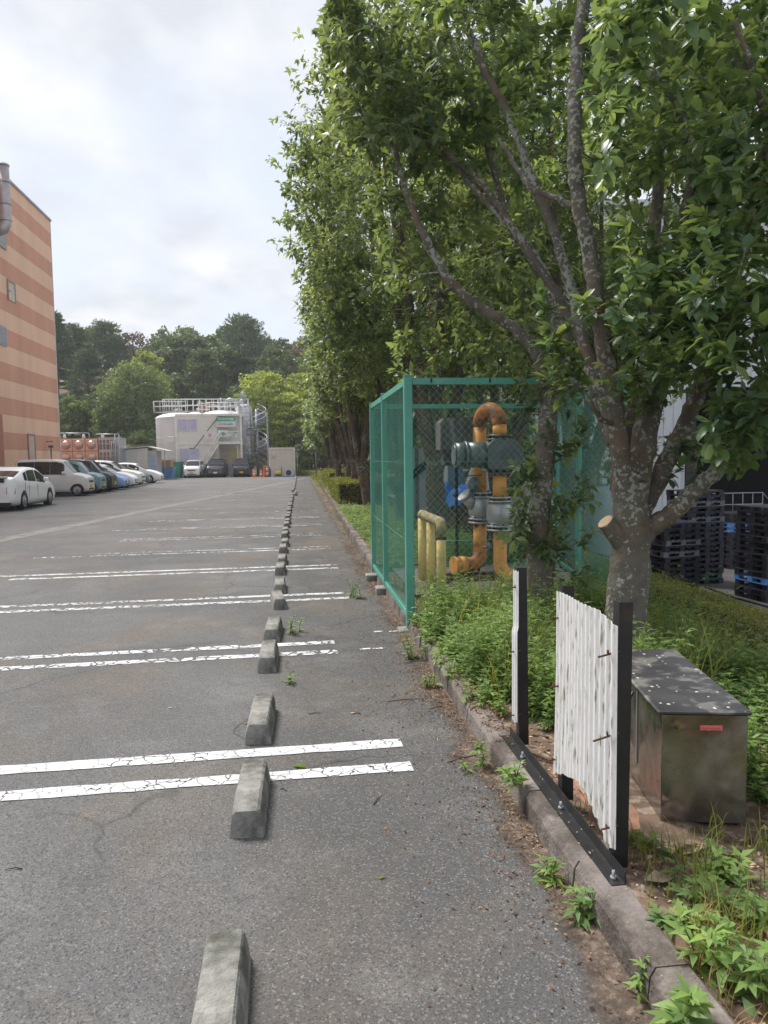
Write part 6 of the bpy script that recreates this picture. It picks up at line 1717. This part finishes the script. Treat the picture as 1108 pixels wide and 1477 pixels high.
for x in (ox(314), ox(341)): m.bar((x, -.1+.25, .1), (x, .15, ZT-.16), .08, .08)
m.obj('corner_post', ctrim, of)
lav = mat('curtained_glass', (.46, .45, .60), .25, var=.12, scale=2)
def owin(x0, x1, y0, y1):
    m = MB(); X0, X1, Z0, Z1 = ox(x0), ox(x1), oz(y1), oz(y0)
    for a in ((X0-.06, X1+.06, Z0-.06, Z0), (X0-.06, X1+.06, Z1, Z1+.06), (X0-.06, X0, Z0, Z1), (X1, X1+.06, Z0, Z1), ((X0+X1)/2-.025, (X0+X1)/2+.025, Z0, Z1)): m.box(a[0], a[1], -.05, -.002, a[2], a[3])
    w_ = m.obj('window', white, of)
    m = MB(); m.box(X0, X1, -.025, -.003, Z0, Z1); m.obj('pane', lav, w_)
owin(258, 284, 608, 624); owin(259.5, 286, 650, 667)
m = MB(); m.box(ox(316), ox(341), 1.17, 1.199, oz(667), oz(650)); m.obj('window', mat('yellow_board', (.55, .48, .26), .6, var=.1), of)
m = MB(); m.box(ox(317), ox(326), 1.14, 1.169, oz(661), oz(655)); m.box(ox(322), ox(335), 1.15, 1.199, .1, oz(667.5)); m.obj('door', mat('office_door', (.46, .46, .48), .5), of)
m = MB(); m.box(ox(313), ox(346), .0, 1.19, ZM+.101, ZM+.16); m.obj('landing', ctrim, of)
# staircase from the landing down to the left front
sx0, sz0, sx1, sz1 = ox(316), ZM+.1, ox(287), .1
m = MB(); m.prism([(sx0, sz0), (sx0, sz0-.28), (sx1, sz1-.0), (sx1-.3, sz1), (sx1-.3, sz1+.05)], -.9, -.85, 'y'); m.prism([(sx0, sz0), (sx0, sz0-.28), (sx1, sz1-.0), (sx1-.3, sz1), (sx1-.3, sz1+.05)], -.15, -.10, 'y'); so_ = m.obj('stair_stringer', ctrim, of)
for k in range(13):
    u = (k+.5)/13; x = sx1+(sx0-sx1)*u; z = sz1+(sz0-sz1)*u; m = MB(); m.box(x-.12, x+.12, -.845, -.155, z-.02, z+.02); m.obj('stair_tread', steel, of)
m = MB()
for dz in (1.0, .5): m.tube([(sx0+.1, -.88, sz0+dz), (sx1, -.88, sz1+dz), (sx1, -.88, sz1)], .035, 6)
for k in range(5): u = k/4; m.tube([(sx1+(sx0-sx1)*u, -.88, sz1+(sz0-sz1)*u), (sx1+(sx0-sx1)*u, -.88, sz1+(sz0-sz1)*u+1.0)], .03, 5)
m.tube([(sx0, -.88, sz0+1.0), (ox(345), -.1, sz0+1.0)], .035, 6)
m.obj('stair_handrail', ctrim, of)
m = MB(); m.tube([(ox(313), -.2, oz(607)), (ox(281), -.95, oz(650)), (ox(275), -.95, oz(650)+.02)], .05, 6); m.obj('dark_rail', mat('dark_rail', (.08, .07, .07), .5), of)
# banners: real sheets with their marks laid on them
def banner(x0, x1, y0, y1, yy, lb, name='banner'):
    m = MB(); P_ = [[(ox(x0)+(ox(x1)-ox(x0))*i/12, yy+.015*math.sin(i*1.1), oz(y0)+(oz(y1)-oz(y0))*j/4) for j in range(5)] for i in range(13)]
    P2_ = [[(p[0], p[1]+.006, p[2]) for p in r] for r in P_]
    m.grid(P_); m.grid([list(reversed(r)) for r in P2_]); return tag(m.obj(name, mat('banner_cloth', (.66, .67, .66), .8, var=.03), None, c0), lb, 'banner', 'banners hung on the site office')
bn = banner(311.5, 339.5, 605, 619, -.12, 'white banner with a green top band and a line of lettering on the upper storey')
gm = mat('banner_green', (.05, .42, .24), .7); dkl = mat('letter_dark', (.20, .26, .24), .7); wl_ = mat('letter_white', (.75, .8, .76), .7)
def marks(parent, x0, x1, y, h, n, yy, m_, name='lettering'):
    m = MB(); w_ = (ox(x1)-ox(x0))/n; r_ = random.Random(int(x0*7+y))
    for i in range(n):
        X = ox(x0)+w_*i; Z = oz(y); hh = h*s_
        for k in range(3):
            if r_.random() < .5: m.box(X+.01, X+w_*.8, yy-.006, yy-.001, Z-hh/2+hh*k/2-.012, Z-hh/2+hh*k/2+.012)
            else: m.box(X+w_*.25*k, X+w_*.25*k+.03, yy-.006, yy-.001, Z-hh/2, Z+hh/2)
    m.obj(name, m_, parent)
m = MB(); m.box(ox(311.8), ox(339.2), -.146, -.139, oz(610.6), oz(605.2)); m.obj('green_band', gm, bn)
marks(bn, 314, 337, 607.6, 2.2, 14, -.147, wl_); marks(bn, 315, 336, 615, 2.0, 13, -.138, dkl)
b2_ = banner(314.5, 328.5, 623.5, 633.5, -.12, 'white safety flag with a green cross beneath the big banner', 'flag')
m = MB(); cx_, cz_ = ox(321.3), oz(628.6); a, b2 = .062, .20
m.box(cx_-a, cx_+a, -.144, -.138, cz_-b2, cz_+b2); m.box(cx_-b2, cx_-a-.0005, -.144, -.138, cz_-a, cz_+a); m.box(cx_+a+.0005, cx_+b2, -.144, -.138, cz_-a, cz_+a); m.obj('green_cross', gm, b2_)
b3_ = banner(296, 311, 625.5, 636.5, -.98, 'white flag with a pink round emblem tied to the stair rail', 'flag')
m = MB(); m.lathe([(.15, 0), (.15, .004), (.10, .004), (.10, 0)], 20, Matrix.Translation((ox(303.5), -.998, oz(631))) @ Matrix.Rotation(PI/2, 4, 'X')); m.box(ox(303.5)-.03, ox(303.5)+.08, -1.004, -1.0, oz(631)-.1, oz(631)+.1); m.obj('pink_emblem', mat('emblem_pink', (.72, .25, .33), .7), b3_)
b4_ = banner(329, 341, 627.5, 634, -.12, 'small white placard with slanting green marks right of the cross flag', 'placard')
m = MB()
for a, b2, c_ in ((329.5, 634.5, 45), (334, 632, 45), (337, 629, 45)):
    m.prism([(ox(a), oz(b2)), (ox(a)+.14, oz(b2)), (ox(a)+.26, oz(b2)+.14), (ox(a)+.12, oz(b2)+.14)], -.146, -.14, 'y')
m.obj('green_marks', gm, b4_)
ac = tag(None or (lambda mm: (mm.box(-.3, .3, -.3, 0, 0, .6, b=.03), mm.obj('air_conditioner', white, None, c0+Vector((-.45, -.1, oz(641)))))[1])(MB()), 'small white unit on brackets left of the office', 'air conditioner')
# ---- beige container hut
c0 = far(387.3, 68.8); s_ = 68.8/1067
ct = thing('container_hut', 'beige container hut at the head of the wheel stop row', 'container', c0)
def cx(px): return (px-387.3)*s_
W_ = cx(425.0); H_ = 2.68
beige = mat('beige_panel', (.66, .61, .54), .6, var=.05); beiget = mat('beige_trim', (.74, .70, .64), .55)
m = MB(); m.box(.06, W_-.06, .06, 5.4, .1, H_-.1); m.obj('wall', beige, ct)
m = MB()
for x in (0, W_-.13): m.box(x, x+.13, 0, .13, 0, H_-.121); m.box(x, x+.13, 5.3, 5.43, 0, H_-.121)
m.box(0, W_, 0, 5.43, H_-.12, H_, b=.01); m.box(.131, W_-.131, 0, .13, .0, .12); m.obj('frame', beiget, ct)
m = MB(); m.box(W_*.52-.012, W_*.52+.012, .035, .058, .15, H_-.13); m.obj('panel_joint', beiget, ct)
m = MB(); m.box(cx(391.5), cx(396.5), -.12, .055, 1.93, 2.25, b=.03); m.box(cx(392.2), cx(395.8), -.1, .05, 1.82, 1.92); m.obj('vent_hood', white, ct)
m = MB(); m.box(W_+.001, W_+.30, .3, 1.2, 1.7, 2.3, b=.02); m.box(W_+.001, W_+.45, .0, 5.3, H_-.25, H_-.18); m.cyl((W_+.2, .2, 0), (W_+.2, .2, H_-.2), .04, 6); m.obj('side_canopy', steel, ct)
au = thing('air_conditioner', 'outdoor fan unit standing at the foot of the beige container hut', 'air conditioner', c0+Vector((cx(410.5), -.55, .0)))
m = MB(); m.box(0, .75, 0, .3, .06, .68, b=.02); m.obj('casing', white, au)
m = MB(); m.lathe([(.24, 0), (.25, .02), (.24, .03), (0, .03)], 24, Matrix.Translation((.30, -.001, .37)) @ Matrix.Rotation(PI/2, 4, 'X')); m.obj('fan_grille', mat('grille_dark', (.05, .05, .055), .6), au)
m = MB(); m.box(.05, .12, 0, .3, 0, .06); m.box(.62, .69, 0, .3, 0, .06); m.obj('foot', black, au)
yt = thing('yellow_reel', 'yellow hose reel box beside the container hut', 'reel', c0+Vector((cx(395.3), -.5, .05)))
m = MB(); m.box(0, .62, 0, .4, .12, .46, b=.09); m.obj('drum', mat('bright_yellow', (.70, .60, .05), .5), yt)
m = MB(); m.box(-.03, .65, -.03, .43, 0, .12, b=.02); m.obj('base', black, yt)
for px, hh, lb in ((388.5, .95, 'dark gas bottle at the left corner of the container hut'), (405, 1.1, 'thin standpipe beside the yellow reel')):
    m = MB(); r_ = .10 if px < 400 else .03; m.lathe([(0, 0), (r_, 0), (r_, hh*.75), (r_*.4, hh*.88), (r_*.4, hh), (0, hh)], 12); tag(m.obj('gas_bottle' if px < 400 else 'standpipe', mat('bottle_grey', (.10, .10, .11), .5), None, c0+Vector((cx(px), -.4, 0))), lb, 'gas bottle' if px < 400 else 'standpipe')
m = MB(); m.box(0, 2.1, 0, .8, 0, .045, b=.01); tag(m.obj('blue_mat', mat('mat_blue', (.08, .16, .35), .8), None, c0+Vector((.35, -1.3, .004))), 'dark blue ground sheet before the container hut', 'sheet')
# ---- cones and posts
cor = mat('cone_orange', (.75, .14, .05), .5); cwh = mat('cone_white', (.75, .75, .74), .5)
def cone(px, D, lb):
    c = far(px, D); t = thing('traffic_cone', lb, 'traffic cone', c, 0, 'orange traffic cones before the container hut')
    m = MB(); m.box(-.19, .19, -.19, .19, 0, .035, b=.01); m.obj('base', cor, t)
    f = lambda z: .135-(z-.035)*.165
    for z0_, z1_, mm in ((.035, .26, cor), (.26, .40, cwh), (.40, .52, cor), (.52, .60, cwh), (.60, .72, cor)):
        m = MB(); m.lathe([(f(z0_), z0_), (f(z1_), z1_)]+([(0, z1_)] if z1_ > .7 else []), 16); m.obj('band', mm, t)
cone(365.5, 67.5, 'orange traffic cone nearest the dark van'); cone(375.5, 67.0, 'orange traffic cone second from the dark van')
for px, lb in ((380.5, 'solid red bollard post left of the striped one'), (384.5, 'red and white striped bollard post at the corner of the container hut')):
    c = far(px, 67.6); t = thing('bollard', lb, 'bollard', c)
    for k in range(5):
        m = MB(); m.cyl((0, 0, .06+k*.19), (0, 0, .06+k*.19+.189), .09, 12); m.obj('band', cor if (k % 2 == 0 or px < 382) else cwh, t)
    m = MB(); m.lathe([(.2, 0), (.2, .03), (.1, .06), (0, .06)], 16); m.obj('base', black, t)
# ---- lamp post in the tree row
lp = thing('lamp_post', 'small pale garden lamp between the far tree trunks', 'lamp post', far(455.5, 60)+Vector((0, 0, .05)))
m = MB(); m.cyl((0, 0, 0), (0, 0, 2.3), .04, 8); m.obj('pole', mat('lamp_pole', (.20, .19, .17), .7), lp)
m = MB(); m.lathe([(.05, 2.3), (.16, 2.35), (.20, 2.55), (.30, 2.58), (.1, 2.7), (0, 2.7)], 14); m.obj('lamp_head', mat('lamp_pale', (.45, .42, .36), .6), lp)
m = MB(); 
for k in range(9):
    m.tube([(k*1.1, 0, 0), (k*1.1, 0, 1.6)], .03, 5)
m.tube([(0, 0, 1.55), (8.8, 0, 1.55)], .02, 4); m.tube([(0, 0, .8), (8.8, 0, .8)], .02, 4)
tag(m.obj('wire_fence', steel, None, far(250, 73.2)-Vector((4.2, 0, 0))), 'thin grey wire fence in front of the left white tank', 'fence')
# ================================================================== cars
tyre = mat('tyre', (.016, .016, .017), .85)
rimm = mat('alloy_rim', (.30, .30, .32), .35, metal=.7)
chrome = mat('chrome', (.6, .6, .62), .2, metal=.9)
lampm = mat('headlamp', (.55, .57, .60), .12, spec=.8)
tail = mat('tail_lamp', (.42, .05, .08), .2)
ypl = mat('plate_yellow', (.75, .52, .03), .5); wpl = mat('plate_white', (.72, .72, .72), .5)
trimb = mat('trim_black', (.015, .015, .016), .45)
def lerp_prof(prof, x):
    for (a, za), (b, zb_) in zip(prof, prof[1:]):
        if a <= x <= b:
            t = (x-a)/max(b-a, 1e-6); return za+(zb_-za)*t
    return prof[0][1] if x < prof[0][0] else prof[-1][1]
carmats = {}
def car(label, loc, rz, col_, Ln, W, H, top, belt, ws, rw_, sidewin, wheels, group, plate=None, rw=.31, gc=.17, cat='car', name='parked_car', glass=glassdark, two_tone=None, kei=False, tail_lamps=True, digits=None):
    """x runs from rear (0) to front (Ln). top: upper outline; belt: waistline; ws/rw_: windscreen and rear window x-ranges; sidewin: [(x0,x1)]"""
    if col_ not in carmats: carmats[col_] = mat('car_paint', col_, .30, var=.015, coat=.15)
    pm_ = carmats[col_]
    t = thing(name, label, cat, loc, rz, group)
    M0 = Matrix.Translation((-Ln/2, 0, 0))
    xs_ = sorted(set([0, .03, .08, .16]+[p[0] for p in top]+[Ln-.16, Ln-.08, Ln-.03, Ln]+list(np.linspace(0, Ln, 34))))
    hw = W/2
    rows = []
    def sec(x):
        zt = lerp_prof(top, x); zb_ = min(lerp_prof(belt, x), zt-.01)
        e = min(x, Ln-x); nose = 1-.10*max(0, 1-e/.35)**2-.10*max(0, 1-e/.10)**2
        w_ = hw*nose; gh = max(0, zt-zb_)
        tw_ = w_*(1-.17*min(1, gh/.55))
        bot = gc+.09*max(0, 1-e/.5)**2
        cab = gh > .12
        return [(0, bot), (w_*.86, bot), (w_*.97, bot+.07), (w_, bot+.2), (w_*1.0, (bot+zb_)/2+.05), (w_*.985, zb_-.05), (w_*.955, zb_),
                (tw_*1.0 if cab else w_*.90, zt-.09*min(1, gh/.3) if cab else zb_+(zt-zb_)*.5), (tw_*.93 if cab else w_*.8, zt-.025 if cab else zt-.01), (tw_*.6, zt), (0, zt+.004)]
    for x in xs_: rows.append([Vector((x, y, z)) for y, z in sec(x)])
    m = MB()
    full = [r+[Vector((p.x, -p.y, p.z)) for p in reversed(r[1:-1])] for r in rows]
    k = len(full[0])
    vs = [p for r in full for p in r]
    fs = [(i*k+j, i*k+(j+1) % k, (i+1)*k+(j+1) % k, (i+1)*k+j) for i in range(len(full)-1) for j in range(k)]
    m.add(vs, fs, True, M0); n0 = (len(full)-1)*k
    m.f += [tuple(range(k)), tuple(n0+j for j in range(k))]; m.sm += [False, False]
    body = m.obj('body', pm_, t)
    # glass: windscreen and rear window wrap the roof ring; side windows sit between belt and roof edge
    def band(x0, x1, j0, j1, off, nm, m_, both=True, inset=0.0):
        xx = [x for x in xs_ if x0-1e-6 <= x <= x1+1e-6]
        xx = sorted(set([x0, x1]+xx)); res = None
        for s in ((1, -1) if both else (1,)):
            m = MB(); P_ = []
            for x in xx:
                r = sec(x); row = []
                a, b = Vector((x, r[j0][0], r[j0][1])), Vector((x, r[j1][0], r[j1][1]))
                seq = [Vector((x, r[j][0], r[j][1])) for j in range(j0, j1+1)]
                if inset: seq[0] = seq[0].lerp(seq[-1], inset); seq[-1] = seq[-1].lerp(seq[0], inset*.6)
                for p in seq:
                    row.append(Vector((p.x, s*(p.y+off[1]), p.z+off[2]))+Vector((off[0], 0, 0)))
                P_.append(row)
            m.grid(P_, True, M0); res = m.obj(nm, m_, body)
        return res
    wsz = [x for x in xs_ if ws[0] <= x <= ws[1]]
    band(ws[0], ws[1], 8, 10, (.008, 0, .008), 'windscreen', glass)
    if rw_: band(rw_[0], rw_[1], 8, 10, (-.008, 0, .008), 'rear_window', glassdark)
    for a, b in sidewin: band(a, b, 6, 7, (0, .008, 0), 'side_window', glassdark, inset=.08)
    if two_tone: band(two_tone[0], two_tone[1], 8, 10, (0, .002, .012), 'roof_skin', two_tone[2])
    # wheels
    for wxp in wheels:
        for s in (1, -1):
            w_o = MB(); c = Vector((wxp-Ln/2, s*(hw-.095), rw))
            w_o.lathe([(rw*.66, -.1), (rw*.94, -.1), (rw, -.07), (rw, .07), (rw*.94, .1), (rw*.66, .1)], 28, Matrix.Translation(c) @ Matrix.Rotation(PI/2*-s, 4, 'X'))
            wo_ = w_o.obj('wheel', tyre, t)
            r_ = MB(); T = Matrix.Translation(c) @ Matrix.Rotation(PI/2*-s, 4, 'X')
            r_.lathe([(rw*.66, .075), (rw*.60, .085), (rw*.58, .03), (0, .02)], 24, T)
            r_.obj('wheel_well', trimb, wo_)
            r_ = MB(); r_.lathe([(rw*.64, .101), (rw*.59, .105), (rw*.57, .07)], 24, T); r_.lathe([(0, .09), (rw*.15, .09), (rw*.18, .06)], 12, T)
            for q in range(7):
                a = 2*PI*q/7; r_.bar((rw*.1*math.cos(a), rw*.1*math.sin(a), .083), (rw*.6*math.cos(a), rw*.6*math.sin(a), .093), .035, .02, T)
            r_.obj('rim', rimm, wo_)
            # arch lip and dark gap
            ar = MB(); T2_ = Matrix.Translation((wxp-Ln/2, s*(hw+.003), rw)) @ Matrix.Rotation(PI/2*-s, 4, 'X')
            n_ = 20; r0_, r1_ = rw*.9, rw*1.17
            vs = []; 
            for q in range(n_+1):
                a = PI*q/n_ if s < 0 else -PI*q/n_
                a = PI*q/n_
                sy = 1 if s < 0 else -1
                vs += [(r0_*math.cos(a), sy*r0_*math.sin(a), 0), (r1_*math.cos(a), sy*r1_*math.sin(a), -.004)]
            ar.add([(v[0], v[1], v[2]) for v in vs], [(2*q, 2*q+1, 2*q+3, 2*q+2) for q in range(n_)], False, T2_)
            ar.obj('wheel_arch', trimb, body)
    # lamps, grille, bumpers, plates, mirrors, handles
    zf = lerp_prof(belt, Ln-.1)
    for s in (1, -1):
        m = MB(); m.add([Vector((Ln-.04-.0, s*hw*.50, zf-.22)), Vector((Ln-.02, s*hw*.50, zf-.08)), Vector((Ln-.36, s*hw*.955, zf-.06)), Vector((Ln-.14, s*hw*.93, zf-.22)), Vector((Ln+.012, s*hw*.52, zf-.20)), Vector((Ln-.0, s*hw*.52, zf-.07)), Vector((Ln-.38, s*hw*.99, zf-.045)), Vector((Ln-.12, s*hw*.985, zf-.20))],
                     [(0, 1, 2, 3), (4, 5, 6, 7), (0, 1, 5, 4), (1, 2, 6, 5), (2, 3, 7, 6), (3, 0, 4, 7)], False, M0)
        m.obj('headlight', lampm, body)
        zr = lerp_prof(belt, .1)
        m = MB(); m.add([Vector((-.015, s*hw*.72, zr-.28)), Vector((-.01, s*hw*.72, zr-.05)), Vector((.22, s*hw*.97, zr-.03)), Vector((.13, s*hw*.995, zr-.28)), Vector((.06, s*hw*.72, zr-.28)), Vector((.06, s*hw*.72, zr-.05)), Vector((.24, s*hw*.9, zr-.05)), Vector((.2, s*hw*.9, zr-.25))],
                     [(0, 1, 2, 3), (4, 5, 6, 7), (0, 1, 5, 4), (1, 2, 6, 5), (2, 3, 7, 6), (3, 0, 4, 7)], False, M0)
        m.obj('tail_light', tail, body)
        mz = lerp_prof(belt, ws[0]-.05)+.06
        m = MB(); m.box(ws[0]-.02, ws[0]+.13, s*(hw+.10)-.085, s*(hw+.10)+.085, mz, mz+.14, M0, b=.035); m.obj('wing_mirror', pm_, body)
        m = MB()
        for a, b in sidewin[:2]:
            xh = a+.12; m.box(xh, xh+.17, min(s*hw*.99, s*(hw*.99+.03)), max(s*hw*.99, s*(hw*.99+.03)), lerp_prof(belt, xh)-.16, lerp_prof(belt, xh)-.125, M0, b=.01)
        m.obj('door_handle', pm_, body)
        m = MB()
        for a, b in sidewin[:3]:
            m.box(a-.045, a-.035, min(s*hw*.995, s*(hw+.006)), max(s*hw*.995, s*(hw+.006)), gc+.22, lerp_prof(belt, a)-.06, M0)
        m.obj('door_gap', trimb, body)
        m = MB(); m.box(wheels[0]+rw*1.2, wheels[1]-rw*1.2, min(s*hw*.93, s*hw*1.002), max(s*hw*.93, s*hw*1.002), gc-.01, gc+.05, M0, b=.01); m.obj('side_sill', trimb, body)
    m = MB(); m.box(Ln-.06, Ln+.012, -hw*.46, hw*.46, zf-.24, zf-.13, M0, b=.01); m.box(Ln-.07, Ln+.006, -hw*.62, hw*.62, gc+.10, gc+.21, M0, b=.02); m.obj('grille', trimb, body)
    m = MB(); m.box(Ln+.010, Ln+.018, -hw*.42, hw*.42, zf-.145, zf-.13, M0); m.obj('chrome_strip', chrome, body)
    m = MB(); m.box(Ln+.012, Ln+.028, -.17, .17, gc+.20, gc+.365, M0, b=.004); m.obj('number_plate', plate or wpl, body)
    m = MB(); m.box(-.028, -.006, -.17, .17, lerp_prof(belt, .1)-.36, lerp_prof(belt, .1)-.195, M0, b=.004); rp_ = m.obj('number_plate', plate or wpl, body)
    m = MB(); m.box(-.012, .06, -hw*.86, hw*.86, gc-.02, gc+.14, M0, b=.01); m.obj('bumper_trim', trimb, body)
    if digits:
        cu = bpy.data.curves.new('plate_digits', 'FONT'); cu.body = digits; cu.size = .115; cu.extrude = .001; cu.align_x = 'CENTER'; cu.align_y = 'CENTER'
        to = bpy.data.objects.new('tmp', cu); col.objects.link(to); dg = bpy.context.evaluated_depsgraph_get(); me_ = bpy.data.meshes.new_from_object(to.evaluated_get(dg)); bpy.data.objects.remove(to)
        me_.materials.clear(); me_.materials.append(mat('plate_ink', (.03, .10, .05), .6))
        me_.transform(M0 @ Matrix.Translation((-.0295, .0, lerp_prof(belt, .1)-.295)) @ Matrix.Rotation(-PI/2, 4, 'Z') @ Matrix.Rotation(PI/2, 4, 'X'))
        link('plate_digits', me_, body)
    return t, body
GR = 'cars parked in a row before the striped building'
def kvan(label, loc, rz, c, H=1.79, plate=ypl, group=GR, **k):       # tall kei wagon
    Ln = 3.395
    top = [(0, .95), (.04, 1.2), (.14, H-.09), (.3, H-.02), (1.2, H), (2.0, H-.02), (2.28, H-.09), (2.80, 1.10), (3.2, 1.0), (3.36, .86), (Ln, .70)]
    belt = [(0, .95), (.3, 1.0), (2.7, .99), (2.85, 1.06), (3.2, .96), (3.36, .82), (Ln, .66)]
    return car(label, loc, rz, c, Ln, 1.475, H, top, belt, (2.30, 2.78), (.05, .14), [(.22, .98), (.99, 1.70), (1.71, 2.36)], (.52, 2.92), group, plate, rw=.285, gc=.17, kei=True, **k)
def hatch(label, loc, rz, c, Ln=3.99, W=1.695, H=1.455, plate=wpl, group=GR, **k):
    s = Ln/3.99
    top = [(0, .85), (.05*s, 1.0), (.25*s, 1.22), (.6*s, H-.05), (1.3*s, H), (1.9*s, H-.03), (2.2*s, H-.12), (3.02*s, 1.0), (3.5*s, .88), (3.88*s, .70), (Ln, .55)]
    belt = [(0, .82), (.25*s, 1.02), (1.2*s, .98), (2.9*s, .92), (3.1*s, .94), (3.5*s, .84), (3.88*s, .66), (Ln, .50)]
    return car(label, loc, rz, c, Ln, W, H, top, belt, (2.22*s, 3.0*s), (.10*s, .48*s), [(.50*s, .98*s), (1.04*s, 1.62*s), (1.70*s, 2.45*s)], (.62*s, 3.17*s), group, plate, rw=.30, gc=.15, **k)
def suv(label, loc, rz, c, H=1.65, group=GR, **k):
    Ln = 4.3
    top = [(0, .95), (.05, 1.15), (.3, 1.42), (.55, H-.05), (1.3, H), (2.0, H-.03), (2.4, H-.11), (3.05, 1.12), (3.8, 1.0), (4.2, .84), (Ln, .62)]
    belt = [(0, .95), (.3, 1.15), (1.2, 1.08), (2.9, 1.02), (3.1, 1.06), (3.8, .95), (4.2, .78), (Ln, .58)]
    return car(label, loc, rz, c, Ln, 1.78, H, top, belt, (2.42, 3.03), (.10, .50), [(.50, 1.0), (1.07, 1.75), (1.83, 2.6)], (.75, 3.4), group, rw=.34, gc=.2, **k)
fx = lambda xf, Ln: xf-Ln/2
Wt = (.84, .84, .83); Pw = (.68, .65, .61)
# rear three-quarter white hybrid hatch, driving away from the camera
Ln = 4.46; H = 1.49
top = [(0, .78), (.04, .95), (.10, 1.10), (.25, 1.17), (1.0, 1.36), (1.7, 1.475), (2.2, H), (2.6, 1.46), (2.9, 1.37), (3.75, .98), (4.1, .84), (4.38, .66), (Ln, .52)]
belt = [(0, .75), (.25, 1.04), (.8, 1.03), (1.5, .96), (3.2, .86), (3.8, .90), (4.1, .76), (4.38, .60), (Ln, .46)]
t, bd = car('white liftback car seen from behind at the left picture edge', (-10.42, 28.5, 0), PI/2, Wt, Ln, 1.745, H, top, belt, (2.88, 3.72), (.28, 1.0), [(1.12, 1.42), (1.48, 2.28), (2.36, 3.25)], (.92, 3.62), 'parked cars facing away', rw=.315, gc=.16, digits='2 48')
m = MB(); M0 = Matrix.Translation((-Ln/2, 0, 0)); m.box(-.012, .30, -.62, .62, 1.145, 1.175, M0, b=.01); m.obj('rear_spoiler', carmats[Wt], bd)
m = MB(); m.box(.015, .06, -.55, .55, .985, 1.10, M0); m.obj('lower_rear_glass', glassdark, bd)
m = MB(); m.prism([(.9, 1.37), (1.05, 1.45), (1.1, 1.385)], -.015, .015, 'y', M0); m.obj('shark_antenna', trimb, bd)
hatch('light blue small car nose showing behind the white liftback', (fx(-11.3, 3.7), 35.0, 0), 0, (.42, .58, .74), 3.7, 1.665, 1.5)
kvan('pearl white boxy van, nearest of the row facing the aisle', (fx(-10.05, 3.395), 37.6, 0), 0, Pw, plate=ypl)
kvan('teal and black boxy small wagon, second in the row after the white van', (fx(-10.05, 3.395), 39.9, 0), 0, (.16, .30, .32), H=1.70, two_tone=(.2, 2.25, trimb))
kvan('black boxy small wagon between the teal wagon and the light blue hatchback', (fx(-10.0, 3.395), 42.1, 0), 0, (.025, .027, .032), H=1.78)
hatch('light blue hatchback in the middle of the row', (fx(-9.9, 3.99), 44.6, 0), 0, (.28, .42, .72))
hatch('white hatchback next beyond the light blue one', (fx(-9.95, 3.94), 47.4, 0), 0, Wt, 3.94, 1.695, 1.5)
suv('cream white tall car behind the white hatchback', (fx(-10.1, 4.3), 50.2, 0), 0, (.76, .75, .71), H=1.72)
hatch('dark grey hatchback mostly hidden between two white cars', (fx(-10.3, 3.9), 53.0, 0), 0, (.10, .105, .12), 3.9, 1.67, 1.52)
hatch('white rounded hatchback at the far end of the row beside the skips', (fx(-9.95, 3.9), 56.2, 0), 0, Wt, 3.9, 1.695, 1.525)
GF = 'cars parked facing the camera before the site office'
def fc(px, D): return far(px, D)
c = fc(275.5, 68.0); kvan('small white wagon facing the camera, left of three before the office', (c.x, c.y+1.7, 0), -PI/2+R(-1), (.84, .84, .83), H=1.66, plate=ypl, group=GF)
def mpv(label, loc, rz, c, W=1.69, H=1.74, plate=wpl, group=GF):
    Ln = 3.75
    top = [(0, .95), (.05, 1.2), (.16, H-.09), (.35, H-.02), (1.4, H), (2.2, H-.02), (2.5, H-.09), (3.02, 1.16), (3.45, 1.06), (3.68, .86), (Ln, .66)]
    belt = [(0, .95), (.3, 1.05), (2.9, 1.04), (3.05, 1.11), (3.45, 1.0), (3.68, .80), (Ln, .60)]
    t, b = car(label, loc, rz, c, Ln, W, H, top, belt, (2.52, 3.0), (.06, .16), [(.35, 1.05), (1.12, 1.85), (1.92, 2.55)], (.6, 3.05), group, plate, rw=.31, gc=.17)
    m = MB(); M0 = Matrix.Translation((-Ln/2, 0, 0)); m.box(Ln+.008, Ln+.02, -W*.36, W*.36, .50, .54, M0, b=.005); m.box(Ln+.008, Ln+.02, -W*.22, W*.22, .80, .83, M0, b=.005); m.obj('chrome_strip', chrome, b)
    return t
c = fc(309.3, 68.3); mpv('black minivan facing the camera in the middle before the office', (c.x, c.y+1.9, 0), -PI/2, (.02, .02, .028))
c = fc(347, 68.8); t_ = kvan('black boxy wagon with a silver bonnet and yellow plate, right of three before the office', (c.x, c.y+1.7, 0), -PI/2, (.028, .028, .034), H=1.76, plate=ypl, group=GF)
# ================================================================== air
def haze(density):
    m = bpy.data.materials.new('haze'); m.use_nodes = True
    nt = m.node_tree; nt.nodes.clear()
    o = N(nt, 'ShaderNodeOutputMaterial'); v = N(nt, 'ShaderNodeVolumePrincipled')
    v.inputs['Color'].default_value = (.93, .95, 1.0, 1); v.inputs['Density'].default_value = density; v.inputs['Anisotropy'].default_value = .3
    L(nt, v.outputs[0], o.inputs['Volume'])
    mb = MB(); mb.box(-520, 520, -70, 720, -4.0, 48); ob_ = mb.obj('haze', m); tag(ob_, kind='stuff')
haze(0.0006)
